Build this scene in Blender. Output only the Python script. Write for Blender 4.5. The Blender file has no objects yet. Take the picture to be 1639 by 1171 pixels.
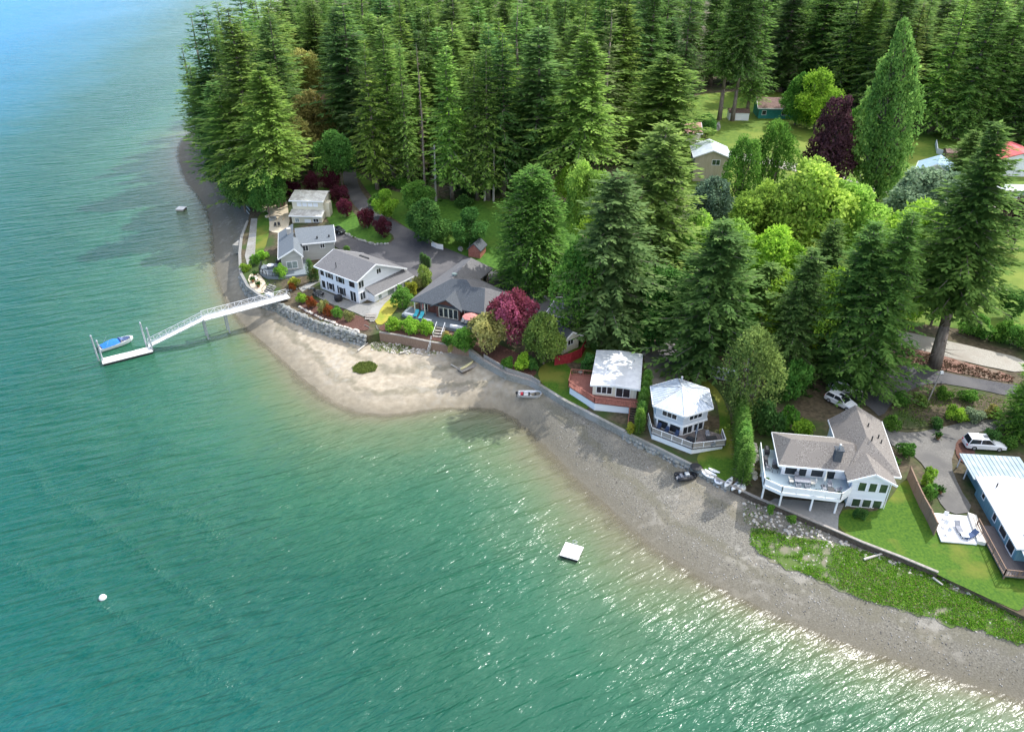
import bpy, math, random
import numpy as np
from mathutils import Vector, noise as mnoise
from mathutils.geometry import delaunay_2d_cdt
random.seed(7); np.random.seed(7)
R=math.radians
sc=bpy.context.scene; C=sc.collection
# ---------------------------------------------------------------- camera, sky, sun
FPX=1230.; CH=70.; TH=R(32); ct,st=math.cos(TH),math.sin(TH)
cam=bpy.data.cameras.new('camera'); co=bpy.data.objects.new('camera',cam); C.objects.link(co)
co.location=(0,0,CH); co.rotation_euler=(R(90)-TH,0,0)
cam.sensor_width=36; cam.lens=36*FPX/1639; cam.clip_start=1; cam.clip_end=9000
sc.camera=co
SUN_AZ,SUN_EL=50,48
w=bpy.data.worlds.new('World'); sc.world=w; w.use_nodes=True
nt=w.node_tree; sky=nt.nodes.new('ShaderNodeTexSky'); sky.sky_type='NISHITA'; sky.sun_disc=False
sky.sun_elevation=R(SUN_EL); sky.sun_rotation=R(SUN_AZ); sky.air_density=1.0; sky.dust_density=0.15; sky.ozone_density=3.0
bg=nt.nodes['Background']; bg.inputs[1].default_value=0.15; tn=nt.nodes.new('ShaderNodeMix'); tn.data_type='RGBA'; tn.blend_type='MULTIPLY'; tn.inputs[0].default_value=1; tn.inputs[7].default_value=(.66,.90,1.14,1); nt.links.new(sky.outputs[0],tn.inputs[6])
tc=nt.nodes.new('ShaderNodeTexCoord'); mpc=nt.nodes.new('ShaderNodeMapping'); mpc.inputs['Scale'].default_value=(1,1,2.6); mpc.inputs['Location'].default_value=(.4,.2,.1); nt.links.new(tc.outputs['Generated'],mpc.inputs[0]); cn=nt.nodes.new('ShaderNodeTexNoise'); cn.inputs['Scale'].default_value=2.2; cn.inputs['Detail'].default_value=6; nt.links.new(mpc.outputs[0],cn.inputs[0])
crp=nt.nodes.new('ShaderNodeValToRGB'); crp.color_ramp.elements[0].position=.38; crp.color_ramp.elements[1].position=.56; nt.links.new(cn.outputs[0],crp.inputs[0])
cm=nt.nodes.new('ShaderNodeMix'); cm.data_type='RGBA'; nt.links.new(tn.outputs[2],cm.inputs[6]); 
def wm(op,a_,b_):
    q=nt.nodes.new('ShaderNodeMath'); q.operation=op
    for i,v in enumerate((a_,b_)):
        if isinstance(v,(int,float)): q.inputs[i].default_value=v
        else: nt.links.new(v,q.inputs[i])
    return q.outputs[0]
# broken cloud out of view, shaped for fill and reflections: bright sunward, clear westward
dt=nt.nodes.new('ShaderNodeVectorMath'); dt.operation='DOT_PRODUCT'; nt.links.new(tc.outputs['Generated'],dt.inputs[0]); dt.inputs[1].default_value=(math.sin(R(SUN_AZ))*math.cos(R(SUN_EL)),math.cos(R(SUN_AZ))*math.cos(R(SUN_EL)),math.sin(R(SUN_EL)))
g1_=nt.nodes.new('ShaderNodeMapRange'); g1_.interpolation_type='SMOOTHSTEP'; nt.links.new(dt.outputs['Value'],g1_.inputs[0]); g1_.inputs[1].default_value=.55; g1_.inputs[2].default_value=1.; g1_.inputs[3].default_value=9.4; g1_.inputs[4].default_value=14.
sx_=nt.nodes.new('ShaderNodeSeparateXYZ'); nt.links.new(tc.outputs['Generated'],sx_.inputs[0]); g2_=nt.nodes.new('ShaderNodeMapRange'); g2_.interpolation_type='SMOOTHSTEP'; nt.links.new(sx_.outputs[0],g2_.inputs[0]); g2_.inputs[1].default_value=-.62; g2_.inputs[2].default_value=-.12
cc_=nt.nodes.new('ShaderNodeCombineColor'); [nt.links.new(wm('MULTIPLY',g1_.outputs[0],k_),cc_.inputs[i_]) for i_,k_ in enumerate((1.,.985,.96))]
nt.links.new(cc_.outputs[0],cm.inputs[7]); nt.links.new(wm('MULTIPLY',crp.outputs[0],g2_.outputs[0]),cm.inputs[0]); nt.links.new(cm.outputs[2],bg.inputs[0])
sl=bpy.data.lights.new('sun','SUN'); sl.energy=3.4; sl.angle=R(0.6); sl.color=(1,.968,.915)
so=bpy.data.objects.new('sun',sl); C.objects.link(so)
a,e=R(SUN_AZ),R(SUN_EL); sd=Vector((math.sin(a)*math.cos(e),math.cos(a)*math.cos(e),math.sin(e)))
so.rotation_euler=sd.to_track_quat('Z','Y').to_euler(); so.location=(0,0,200)
sc.view_settings.view_transform='Standard'; sc.view_settings.look='None'; sc.view_settings.gamma=1; sc.view_settings.exposure=0.76
# ---------------------------------------------------------------- photo pixel -> world at a height
def P(px,py,z=0.):
    u=(px-819.5)/FPX; v=(py-585.5)/FPX; t=(CH-z)/(st+v*ct)
    return (u*t,t*(ct-v*st))
def pj(x,y,z):
    zc=y*ct+(CH-z)*st; return (819.5+FPX*x/zc,585.5+FPX*((CH-z)*ct-y*st)/zc)
# ---------------------------------------------------------------- shorelines (world) and terrain
WATER=[P(*p) for p in [(287,240),(289,262),(300,290),(320,312),(336,340),(342,362),(344,385),(347,425),(358,465),(372,492),(395,522),(420,545),(445,566),(480,600),(515,628),(545,646),(575,658),(610,662),(650,659),(700,652),(750,650),(795,652),(828,668),(868,705),(905,742),(950,786),(1000,832),(1060,880),(1120,920),(1180,952),(1250,985),(1330,1018),(1400,1042),(1480,1070),(1560,1095),(1639,1116)]]
WATER=[(-200,760),(-150,520),(-128,400),(-114,335),(-106,290),P(318,205),P(295,222)]+WATER+[(75,36),(140,10)]
LAND=[P(*p,3.3) for p in [(345,232),(352,262),(372,292),(396,318),(402,345),(398,362),(388,385),(385,410),(386,440),(398,462),(420,478),(448,487),(470,500),(510,517),(550,530),(590,540),(608,535),(640,540),(692,551),(725,556),(752,562),(775,580),(812,601),(850,612),(868,622),(900,642),(950,668),(1000,694),(1050,718),(1110,748),(1170,781),(1210,800),(1240,812),(1320,846),(1380,872),(1440,895),(1500,920),(1560,950),(1639,990)]]
LAND=[(-195,762),(-144,520),(-121,400),(-106,335),(-98,295),P(330,210,3)]+LAND+[(75,45),(140,20)]
LANDPOLY=LAND+[(420,20),(420,760)]
def segd(X,Y,pl):
    d=np.full(X.shape,1e9)
    for (ax,ay),(bx,by) in zip(pl[:-1],pl[1:]):
        vx,vy=bx-ax,by-ay; t=np.clip(((X-ax)*vx+(Y-ay)*vy)/(vx*vx+vy*vy),0,1)
        d=np.minimum(d,(X-ax-t*vx)**2+(Y-ay-t*vy)**2)
    return np.sqrt(d)
def inpoly(X,Y,pl):
    r=np.zeros(X.shape,bool); n=len(pl)
    for i in range(n):
        x1,y1=pl[i]; x2,y2=pl[(i+1)%n]
        c=((y1>Y)!=(y2>Y)); 
        with np.errstate(divide='ignore',invalid='ignore'): r^=c&(X<(x2-x1)*(Y-y1)/(y2-y1+1e-12)+x1)
    return r
WPOLY=WATER+[(420,-20),(420,760)]
def wdist(X,Y): return np.where(inpoly(X,Y,WPOLY),1,-1)*segd(X,Y,WATER)
def ldist(X,Y): return np.where(inpoly(X,Y,LANDPOLY),1,-1)*segd(X,Y,LAND)
def smst(x,a,b): t=np.clip((x-a)/(b-a),0,1); return t*t*(3-2*t)
def zland(X,Y,w=None):
    X=np.asarray(X,float);Y=np.asarray(Y,float)
    if w is None: w=np.maximum(ldist(X,Y),0)
    h=3.6+0.5*smst(w,0,9)+4.5*smst(w,28,120)+4.5*np.exp(-((X+12)/42)**2-((Y-182)/24)**2)
    return h+1.2*smst(w,10,25)*smst(w,10,40)*np.exp(-((X-62)/14)**2-((Y-112)/9)**2)
def zbeach(X,Y,d=None):
    if d is None: d=wdist(X,Y)
    X=np.asarray(X,float); l_=segd(X,np.asarray(Y,float),LAND); cap=1.95+.85*smst(X,-20,4)+.2*smst(X,20,34); t=np.clip(d/(np.maximum(d,0)+np.where(ldist(X,Y)>0,0,l_)+1e-6),0,1); return np.where(d>0,cap*(1.25*t-.25*t*t),.16*d)
def zt(x,y): return float(zland(np.array([x]),np.array([y]))[0])
def zb(x,y): return float(zbeach(np.array([x]),np.array([y]))[0])
def G(px,py,dz=0.):
    z=4.
    for _ in range(8):
        x,y=P(px,py,z+dz); z=zt(x,y)
    return (x,y,z)
def GB(px,py):
    z=1.
    for _ in range(6):
        x,y=P(px,py,z); z=max(zb(x,y),0)
    return (x,y,z)
def B2(px,py): return GB(px,py)[:2]
def hgt(x,y,z,ty):
    h=0.
    while pj(x,y,z+h)[1]>ty and h<60: h+=.1
    return h
def zc_(x,y,z): return y*ct+(CH-z)*st
# ---------------------------------------------------------------- materials
def mat(name,c1,c2=None,scale=1.,rough=.8,bump=0.,metal=0.,spec=.3,detail=4,stretch=None,lo=.35,hi=.65,bdist=.05,c3=None,scale3=.1):
    m=bpy.data.materials.new(name); m.use_nodes=True; n=m.node_tree.nodes; l=m.node_tree.links; b=n['Principled BSDF']
    b.inputs['Roughness'].default_value=rough; b.inputs['Metallic'].default_value=metal; b.inputs['Specular IOR Level'].default_value=spec
    b.inputs['Base Color'].default_value=(*c1,1)
    if c2:
        geo=n.new('ShaderNodeNewGeometry'); mp=n.new('ShaderNodeMapping'); l.new(geo.outputs['Position'],mp.inputs[0])
        if stretch: mp.inputs['Rotation'].default_value=(0,0,R(stretch[0])); mp.inputs['Scale'].default_value=stretch[1]
        tx=n.new('ShaderNodeTexNoise'); tx.inputs['Scale'].default_value=scale; tx.inputs['Detail'].default_value=detail; l.new(mp.outputs[0],tx.inputs[0])
        cr=n.new('ShaderNodeValToRGB'); cr.color_ramp.elements[0].position=lo; cr.color_ramp.elements[1].position=hi
        cr.color_ramp.elements[0].color=(*c1,1); cr.color_ramp.elements[1].color=(*c2,1); l.new(tx.outputs[0],cr.inputs[0])
        out=cr.outputs[0]
        if c3:
            t3=n.new('ShaderNodeTexNoise'); t3.inputs['Scale'].default_value=scale3; t3.inputs['Detail'].default_value=5; l.new(geo.outputs['Position'],t3.inputs[0])
            r3=n.new('ShaderNodeValToRGB'); r3.color_ramp.elements[0].position=.48; r3.color_ramp.elements[1].position=.62; l.new(t3.outputs[0],r3.inputs[0])
            mx=n.new('ShaderNodeMix'); mx.data_type='RGBA'; l.new(r3.outputs[0],mx.inputs[0]); l.new(out,mx.inputs[6]); mx.inputs[7].default_value=(*c3,1); out=mx.outputs[2]
        l.new(out,b.inputs['Base Color'])
        if bump:
            bp=n.new('ShaderNodeBump'); bp.inputs['Strength'].default_value=bump; bp.inputs['Distance'].default_value=bdist; l.new(tx.outputs[0],bp.inputs['Height']); l.new(bp.outputs[0],b.inputs['Normal'])
    return m
M={}
def mm(k,*a,**q): M[k]=mat(k,*a,**q)
mm('white_paint',(.74,.75,.76),(.82,.83,.84),.8,.6)
mm('white_siding',(.70,.72,.76),(.80,.82,.85),.5,.7,stretch=(0,(.3,.3,9)))
mm('cream_siding',(.60,.57,.47),(.70,.67,.56),.6,.75,stretch=(0,(6,6,.4)))
mm('beige_siding',(.58,.54,.42),(.66,.62,.50),.7,.75,stretch=(0,(.3,.3,8)))
mm('tan_siding',(.40,.34,.24),(.47,.40,.30),.9,.75,stretch=(0,(5,5,.5)))
mm('grey_siding',(.36,.36,.34),(.43,.43,.41),.6,.75,stretch=(0,(.3,.3,9)))
mm('pale_grey_siding',(.46,.49,.54),(.54,.57,.62),.6,.7,stretch=(0,(.3,.3,8)))
mm('teal_siding',(.12,.25,.30),(.17,.31,.36),.8,.7,stretch=(0,(7,7,.4)))
mm('dark_shingle',(.045,.05,.055),(.07,.08,.085),2.5,.85)
mm('brown_shingle',(.16,.065,.05),(.10,.045,.038),3,.85)
mm('slate_roof',(.045,.052,.060),(.105,.118,.135),9,.9,.5,detail=6,c3=(.072,.082,.094),scale3=.5)
mm('blue_roof',(.09,.108,.12),(.19,.21,.235),9,.9,.5,detail=6,c3=(.14,.16,.18),scale3=.5)
mm('taupe_roof',(.108,.096,.086),(.26,.238,.216),7,.9,.6,detail=7,c3=(.18,.163,.148),scale3=.6)
mm('grey_roof',(.095,.093,.096),(.20,.197,.20),8,.9,.5,detail=6,c3=(.145,.142,.146),scale3=.6)
mm('pale_roof',(.42,.41,.38),(.58,.57,.53),3,.85,detail=5,c3=(.36,.34,.31),scale3=.8)
mm('white_roof',(.62,.63,.65),(.74,.75,.76),1.6,.65,detail=8,c3=(.58,.59,.60),scale3=.45)
mm('metal_roof',(.42,.47,.53),(.54,.59,.64),.7,.5,metal=.1,spec=.4)
mm('steel_roof',(.24,.31,.35),(.34,.41,.44),.6,.6,spec=.3)
mm('red_roof',(.55,.09,.10),(.62,.13,.13),1,.6)
mm('blue_metal',(.25,.38,.52),(.33,.46,.60),1,.5)
mm('pink_roof',(.36,.19,.16),(.44,.25,.21),3,.85)
mm('green_wall',(.02,.17,.15),(.03,.22,.19),1,.7)
mm('rust_roof',(.15,.09,.08),(.22,.14,.12),2,.85)
mm('asphalt',(.055,.055,.062),(.095,.093,.10),5,.9,.3,detail=8,lo=.3,hi=.7,c3=(.12,.115,.118),scale3=.13)
mm('old_asphalt',(.12,.115,.105),(.21,.20,.185),7,.9,.3,detail=8,lo=.3,hi=.7,c3=(.12,.115,.11),scale3=.16)
mm('gravel',(.10,.10,.105),(.19,.185,.19),6,.95,.4,detail=8,lo=.3,hi=.7,c3=(.24,.22,.19),scale3=.2)
mm('pale_gravel',(.27,.25,.215),(.39,.365,.32),5,.95,.4,detail=8,lo=.3,hi=.7,c3=(.30,.27,.23),scale3=.2)
mm('concrete',(.20,.195,.175),(.29,.28,.25),3,.9,.2,detail=6,c3=(.31,.305,.29),scale3=.3)
mm('grey_concrete',(.20,.20,.19),(.27,.265,.25),3,.9,.2,detail=6,c3=(.235,.23,.215),scale3=.4)
mm('sandstone',(.50,.42,.30),(.58,.50,.38),3,.9,.2,detail=6)
mm('grass',(.030,.088,.006),(.080,.158,.010),3.2,.9,.8,detail=10,lo=.3,hi=.72,c3=(.15,.165,.025),scale3=.16)
mm('deep_grass',(.035,.10,.010),(.075,.17,.018),1.6,.9,.6,detail=8,lo=.3,hi=.7,c3=(.09,.16,.02),scale3=.1)
mm('field_grass',(.065,.125,.012),(.125,.19,.020),1.1,.9,.5,detail=9,lo=.32,hi=.7,c3=(.165,.21,.030),scale3=.09)
mm('marsh_ground',(.075,.13,.025),(.20,.185,.13),.9,.95,.6,detail=9,lo=.40,hi=.55,c3=(.09,.14,.03),scale3=.3)
mm('pebble',(.12,.11,.10),(.42,.40,.37),.7,.9)
mm('dry_grass',(.27,.24,.03),(.36,.33,.055),1.3,.9,.4,detail=7,c3=(.20,.25,.03),scale3=.25)
mm('soil',(.055,.045,.028),(.12,.095,.06),1.8,.95,.5,detail=8,c3=(.045,.075,.018),scale3=.16)
mm('mulch',(.07,.033,.025),(.13,.065,.05),6,.95,.6,detail=8)
mm('earth_bank',(.17,.085,.062),(.29,.18,.14),1.6,.95,.8,detail=9,c3=(.19,.145,.11),scale3=.3)
mm('wood_deck',(.115,.10,.10),(.17,.15,.145),2,.8,stretch=(20,(7,.4,1)))
mm('slate_deck',(.15,.18,.20),(.20,.23,.255),2,.8,stretch=(20,(7,.4,1)))
mm('blue_deck',(.42,.52,.57),(.50,.60,.64),2,.7,stretch=(8,(.4,6,1)))
mm('red_deck',(.20,.075,.06),(.27,.115,.09),2.5,.75,stretch=(10,(6,.4,1)))
mm('red_wood',(.30,.10,.075),(.38,.16,.12),3,.75)
mm('red_paint',(.23,.012,.02),(.29,.03,.035),3,.75)
mm('weathered_wood',(.24,.215,.19),(.36,.33,.30),3,.85,stretch=(0,(1,1,5)))
mm('brown_wood',(.20,.13,.09),(.28,.19,.14),3,.85,stretch=(0,(6,6,.6)))
mm('dark_wood',(.06,.045,.035),(.11,.085,.065),3,.85)
mm('bark',(.15,.12,.10),(.26,.22,.19),3,.95,.6,stretch=(0,(1,1,.3)))
mm('grey_bark',(.34,.31,.28),(.46,.43,.40),3,.95,.4,stretch=(0,(1,1,.3)))
mm('stone',(.16,.165,.16),(.36,.36,.34),1.6,.9,.5,detail=6,c3=(.22,.23,.21),scale3=.9)
mm('aluminium',(.62,.63,.65),(.72,.73,.75),2,.38,metal=.5,spec=.5)
mm('galvanised',(.40,.43,.46),(.52,.54,.56),2,.45,metal=.5,spec=.5)
mm('dock_board',(.74,.72,.69),(.82,.80,.77),3,.8,stretch=(35,(8,.5,1)))
mm('gel_coat',(.78,.79,.78),(.84,.84,.83),1,.25,spec=.5)
mm('blue_canvas',(.02,.15,.50),(.03,.19,.60),3,.8)
mm('navy_glass',(.06,.09,.25),None,rough=.15,spec=.6)
mm('black_rubber',(.018,.019,.022),(.03,.03,.034),4,.55)
mm('dark_metal',(.03,.032,.036),(.05,.052,.056),4,.5,metal=.3)
mm('red_plastic',(.50,.03,.05),(.56,.05,.07),3,.35)
mm('yellow_plastic',(.62,.56,.30),(.68,.62,.36),3,.4)
mm('turquoise_fabric',(.06,.42,.50),(.09,.50,.58),4,.8)
mm('salmon_fabric',(.50,.19,.17),(.56,.25,.22),3,.8)
mm('cream_fabric',(.66,.63,.56),(.73,.70,.63),4,.85)
mm('grey_fabric',(.20,.21,.24),(.27,.28,.31),4,.85)
mm('blue_fabric',(.04,.07,.14),(.06,.09,.18),4,.85)
mm('car_paint',(.80,.81,.82),None,rough=.22,spec=.6)
mm('dark_paint',(.02,.021,.025),None,rough=.2,spec=.6)
mm('terracotta',(.30,.12,.07),(.36,.16,.10),4,.8)
mm('glass',(.012,.016,.02),(.03,.038,.045),.9,.08,spec=.7)
mm('pale_glass',(.16,.21,.21),(.26,.32,.31),1.2,.1,spec=.7)
mm('green_glass',(.025,.05,.03),(.06,.09,.05),1.4,.08,spec=.7)
mm('driftwood',(.42,.38,.33),(.56,.52,.47),3,.9,.4)
# leaves: hue from the object's own colour, varied leaf by leaf
def leafmat(name,trans=.3,rough=.75,sp=.05):
    m=bpy.data.materials.new(name); m.use_nodes=True; n=m.node_tree.nodes; l=m.node_tree.links; b=n['Principled BSDF']
    oi=n.new('ShaderNodeObjectInfo'); at=n.new('ShaderNodeAttribute'); at.attribute_name='v'
    hs=n.new('ShaderNodeHueSaturation'); l.new(oi.outputs['Color'],hs.inputs['Color'])
    mr=n.new('ShaderNodeMapRange'); mr.inputs[3].default_value=.35; mr.inputs[4].default_value=1.8; l.new(at.outputs['Fac'],mr.inputs[0]); l.new(mr.outputs[0],hs.inputs['Value'])
    ad=n.new('ShaderNodeMath'); ad.operation='MULTIPLY_ADD'; ad.inputs[1].default_value=-.045; ad.inputs[2].default_value=.522; l.new(at.outputs['Fac'],ad.inputs[0]); l.new(ad.outputs[0],hs.inputs['Hue'])
    l.new(hs.outputs[0],b.inputs['Base Color']); b.inputs['Roughness'].default_value=rough; b.inputs['Specular IOR Level'].default_value=sp
    tr=n.new('ShaderNodeBsdfTranslucent'); l.new(hs.outputs[0],tr.inputs[0]); mx=n.new('ShaderNodeMixShader'); mx.inputs[0].default_value=trans
    l.new(b.outputs[0],mx.inputs[1]); l.new(tr.outputs[0],mx.inputs[2]); l.new(mx.outputs[0],n['Material Output'].inputs[0])
    return m
M['needles']=leafmat('needles',.5); M['leaves']=leafmat('leaves',.48)
# ---------------------------------------------------------------- object helpers
LOC={}
def tag(o,label=None,cat=None,group=None,kind=None):
    if label: o['label']=label
    if cat: o['category']=cat
    if group: o['group']=group
    if kind: o['kind']=kind
    return o
def thing(name,label,cat,loc=(0,0,0),group=None):
    o=bpy.data.objects.new(name,None); C.objects.link(o); o.location=loc; o.empty_display_size=.3; LOC[o]=Vector(loc)
    return tag(o,label,cat,group)
def link(name,me,m,parent=None,loc=None):
    o=bpy.data.objects.new(name,me); C.objects.link(o)
    if m is not None and len(me.materials)==0: me.materials.append(m)
    if parent: o.parent=parent
    if loc is not None: o.location=loc
    return o
class MB:
    def __init__(s): s.v=[]; s.f=[]
    def poly(s,pts): i=len(s.v); s.v+=[tuple(p) for p in pts]; s.f.append(tuple(range(i,i+len(pts)))); return s
    def prism(s,pts,z0,z1):
        n=len(pts); i=len(s.v); zz=(lambda z,k: z[k] if hasattr(z,'__len__') else z)
        s.v+=[(p[0],p[1],zz(z0,k)) for k,p in enumerate(pts)]+[(p[0],p[1],zz(z1,k)) for k,p in enumerate(pts)]
        s.f.append(tuple(range(i+n-1,i-1,-1))); s.f.append(tuple(range(i+n,i+2*n)))
        for k in range(n): s.f.append((i+k,i+(k+1)%n,i+n+(k+1)%n,i+n+k))
        return s
    def slab(s,pts,t=.2): return s.prism(pts,[p[2]-t for p in pts],[p[2] for p in pts])
    def box(s,cx,cy,z0,z1,lx,ly,a=0.):
        c,q=math.cos(a),math.sin(a)
        return s.prism([(cx+c*x-q*y,cy+q*x+c*y) for x,y in ((-lx/2,-ly/2),(lx/2,-ly/2),(lx/2,ly/2),(-lx/2,ly/2))],z0,z1)
    def tube(s,p,q,r0,r1=None,n=6):
        r1=r0 if r1 is None else r1; p=Vector(p);q=Vector(q);d=(q-p).normalized(); u=d.orthogonal().normalized(); w=d.cross(u); i=len(s.v)
        for P0,r in ((p,r0),(q,r1)):
            for k in range(n): t=2*math.pi*k/n; s.v.append(tuple(P0+u*(r*math.cos(t))+w*(r*math.sin(t))))
        for k in range(n): s.f.append((i+k,i+(k+1)%n,i+n+(k+1)%n,i+n+k))
        s.f.append(tuple(range(i+n-1,i-1,-1))); s.f.append(tuple(range(i+n,i+2*n))); return s
    def bar(s,p,q,wd,h):
        p=Vector(p);q=Vector(q);d=(q-p).normalized(); u=Vector((0,0,1)).cross(d)
        u=Vector((1,0,0)) if u.length<1e-3 else u.normalized(); w=d.cross(u); i=len(s.v)
        for P0 in (p,q):
            for a_,b_ in ((-1,-1),(1,-1),(1,1),(-1,1)): s.v.append(tuple(P0+u*(a_*wd/2)+w*(b_*h/2)))
        for k in range(4): s.f.append((i+k,i+(k+1)%4,i+4+(k+1)%4,i+4+k))
        s.f.append((i+3,i+2,i+1,i)); s.f.append((i+4,i+5,i+6,i+7)); return s
    def rings(s,rs,cap=True,close=True):
        n=len(rs[0]); i=len(s.v)
        for r in rs: s.v+=[tuple(p) for p in r]
        for a_ in range(len(rs)-1):
            for k in range(n if close else n-1): s.f.append((i+a_*n+k,i+a_*n+(k+1)%n,i+(a_+1)*n+(k+1)%n,i+(a_+1)*n+k))
        if cap: s.f.append(tuple(range(i+n-1,i-1,-1))); s.f.append(tuple(range(i+(len(rs)-1)*n,i+len(rs)*n)))
        return s
    def lathe(s,cx,cy,prof,n=12):
        return s.rings([[(cx+r*math.cos(2*math.pi*k/n),cy+r*math.sin(2*math.pi*k/n),z) for k in range(n)] for r,z in prof])
    def mesh(s,name,off=(0,0,0),smooth=False):
        me=bpy.data.meshes.new(name); me.from_pydata([(x-off[0],y-off[1],z-off[2]) for x,y,z in s.v],[],s.f); me.validate()
        if smooth: me.polygons.foreach_set('use_smooth',[True]*len(me.polygons))
        return me
    def build(s,name,m,parent=None,smooth=False,label=None):
        off=LOC.get(parent,Vector((0,0,0))) if parent else Vector((0,0,0))
        if not parent:
            off=Vector(s.v[0]) if s.v else off
            xs=np.array(s.v); off=Vector((float(xs[:,0].mean()),float(xs[:,1].mean()),float(xs[:,2].min())))
        o=link(name,s.mesh(name,off,smooth),M[m] if isinstance(m,str) else m,parent)
        if not parent: o.location=off
        LOC[o]=off
        if label: o['label']=label
        return o
class Fr:
    def __init__(s,o,ang,z=0.): s.o=o; s.c=math.cos(R(ang)); s.s=math.sin(R(ang)); s.a=R(ang); s.z=z
    def __call__(s,x,y,z=None):
        X=s.o[0]+s.c*x-s.s*y; Y=s.o[1]+s.s*x+s.c*y
        return (X,Y) if z is None else (X,Y,z)
    def l(s,*pts): return [s(*p) for p in pts]
    def box(s,mb,x0,x1,y0,y1,z0,z1): return mb.prism([s(x0,y0),s(x1,y0),s(x1,y1),s(x0,y1)],z0,z1)
def window(par,A,B,t0,t1,z0,z1,frame='white_paint',pane='glass',mull=0,name='window',fw=.09,label=None):
    A=Vector((*A,0));B=Vector((*B,0)); d=(B-A).normalized(); n=Vector((d.y,-d.x,0))
    p0=A+d*t0; p1=A+d*t1
    def rect(mb,a_,b_,za,zb_,o0,o1):
        q=[p0+d*a_+n*o0,p0+d*b_+n*o0,p0+d*b_+n*o1,p0+d*a_+n*o1]; mb.prism([(v.x,v.y) for v in q][::-1],za,zb_)
    L=t1-t0; f=MB(); rect(f,-fw,L+fw,z1,z1+fw,-.02,.06); rect(f,-fw,L+fw,z0-fw,z0,-.02,.08)
    rect(f,-fw,0,z0,z1,-.02,.06); rect(f,L,L+fw,z0,z1,-.02,.06)
    for k in range(mull): c=L*(k+1)/(mull+1); rect(f,c-.035,c+.035,z0,z1,-.02,.055)
    o=f.build(name,frame,par,label=label); g=MB(); rect(g,0,L,z0,z1,-.02,.02); q=g.build('pane',pane,o)
    return o
# fix child offsets: panes hang under a window whose own origin is the house's base
def railing(par,pts,z,h=1.,mt='white_paint',panel=None,step=1.6,pickets=0,name='railing',z2=None):
    mb=MB(); pn=MB()
    for (p,q) in zip(pts[:-1],pts[1:]):
        L=math.dist(p[:2],q[:2]); n=max(1,round(L/step))
        for k in range(n+1):
            x=p[0]+(q[0]-p[0])*k/n; y=p[1]+(q[1]-p[1])*k/n; mb.box(x,y,z,z+h+.04,.09,.09)
        for hh in (h,.12): mb.bar((p[0],p[1],z+hh),(q[0],q[1],z+hh),.09,.06)
        for k in range(int(L/.3) if pickets else 0):
            t=(k+.5)/int(L/.3); x=p[0]+(q[0]-p[0])*t; y=p[1]+(q[1]-p[1])*t; mb.box(x,y,z+.1,z+h,.04,.04)
        if panel: pn.bar((p[0],p[1],z+h*.53),(q[0],q[1],z+h*.53),.02,h*.72)
    o=mb.build(name,mt,par)
    if panel: pn.build('infill_panel',panel,par)
    return o
def stairs(name,label,p0,p1,wd,z0,z1,mt='weathered_wood',group=None,rail=None,par=None):
    n=max(3,round(abs(z1-z0)/.2)); t=par or thing(name,label,'stairs',(p0[0],p0[1],z0),group)
    d=Vector((p1[0]-p0[0],p1[1]-p0[1])); L=d.length; d/=L; a=math.atan2(d.y,d.x); s=MB()
    for k in range(n):
        c=(k+.5)*L/n; z=z0+(z1-z0)*(k+1)/n; s.box(p0[0]+d.x*c,p0[1]+d.y*c,z-.06,z,L/n*.86,wd,a)
    s.build('treads' if not par else 'stair_treads',mt,t); g=MB()
    for q in (-1,1):
        ox,oy=-d.y*q*(wd/2+.04),d.x*q*(wd/2+.04); g.bar((p0[0]+ox,p0[1]+oy,z0-.05),(p1[0]+ox,p1[1]+oy,z1-.05),.07,.26)
    g.build('stringer',mt,t)
    if rail:
        r=MB()
        for q in (-1,1):
            ox,oy=-d.y*q*(wd/2),d.x*q*(wd/2); r.bar((p0[0]+ox,p0[1]+oy,z0+.95),(p1[0]+ox,p1[1]+oy,z1+.95),.07,.07)
            for k in range(3): u=k/2; r.box(p0[0]+ox+(p1[0]-p0[0])*u,p0[1]+oy+(p1[1]-p0[1])*u,z0+(z1-z0)*u,z0+(z1-z0)*u+.95,.07,.07)
        r.build('handrail',rail,t)
    return t
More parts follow.
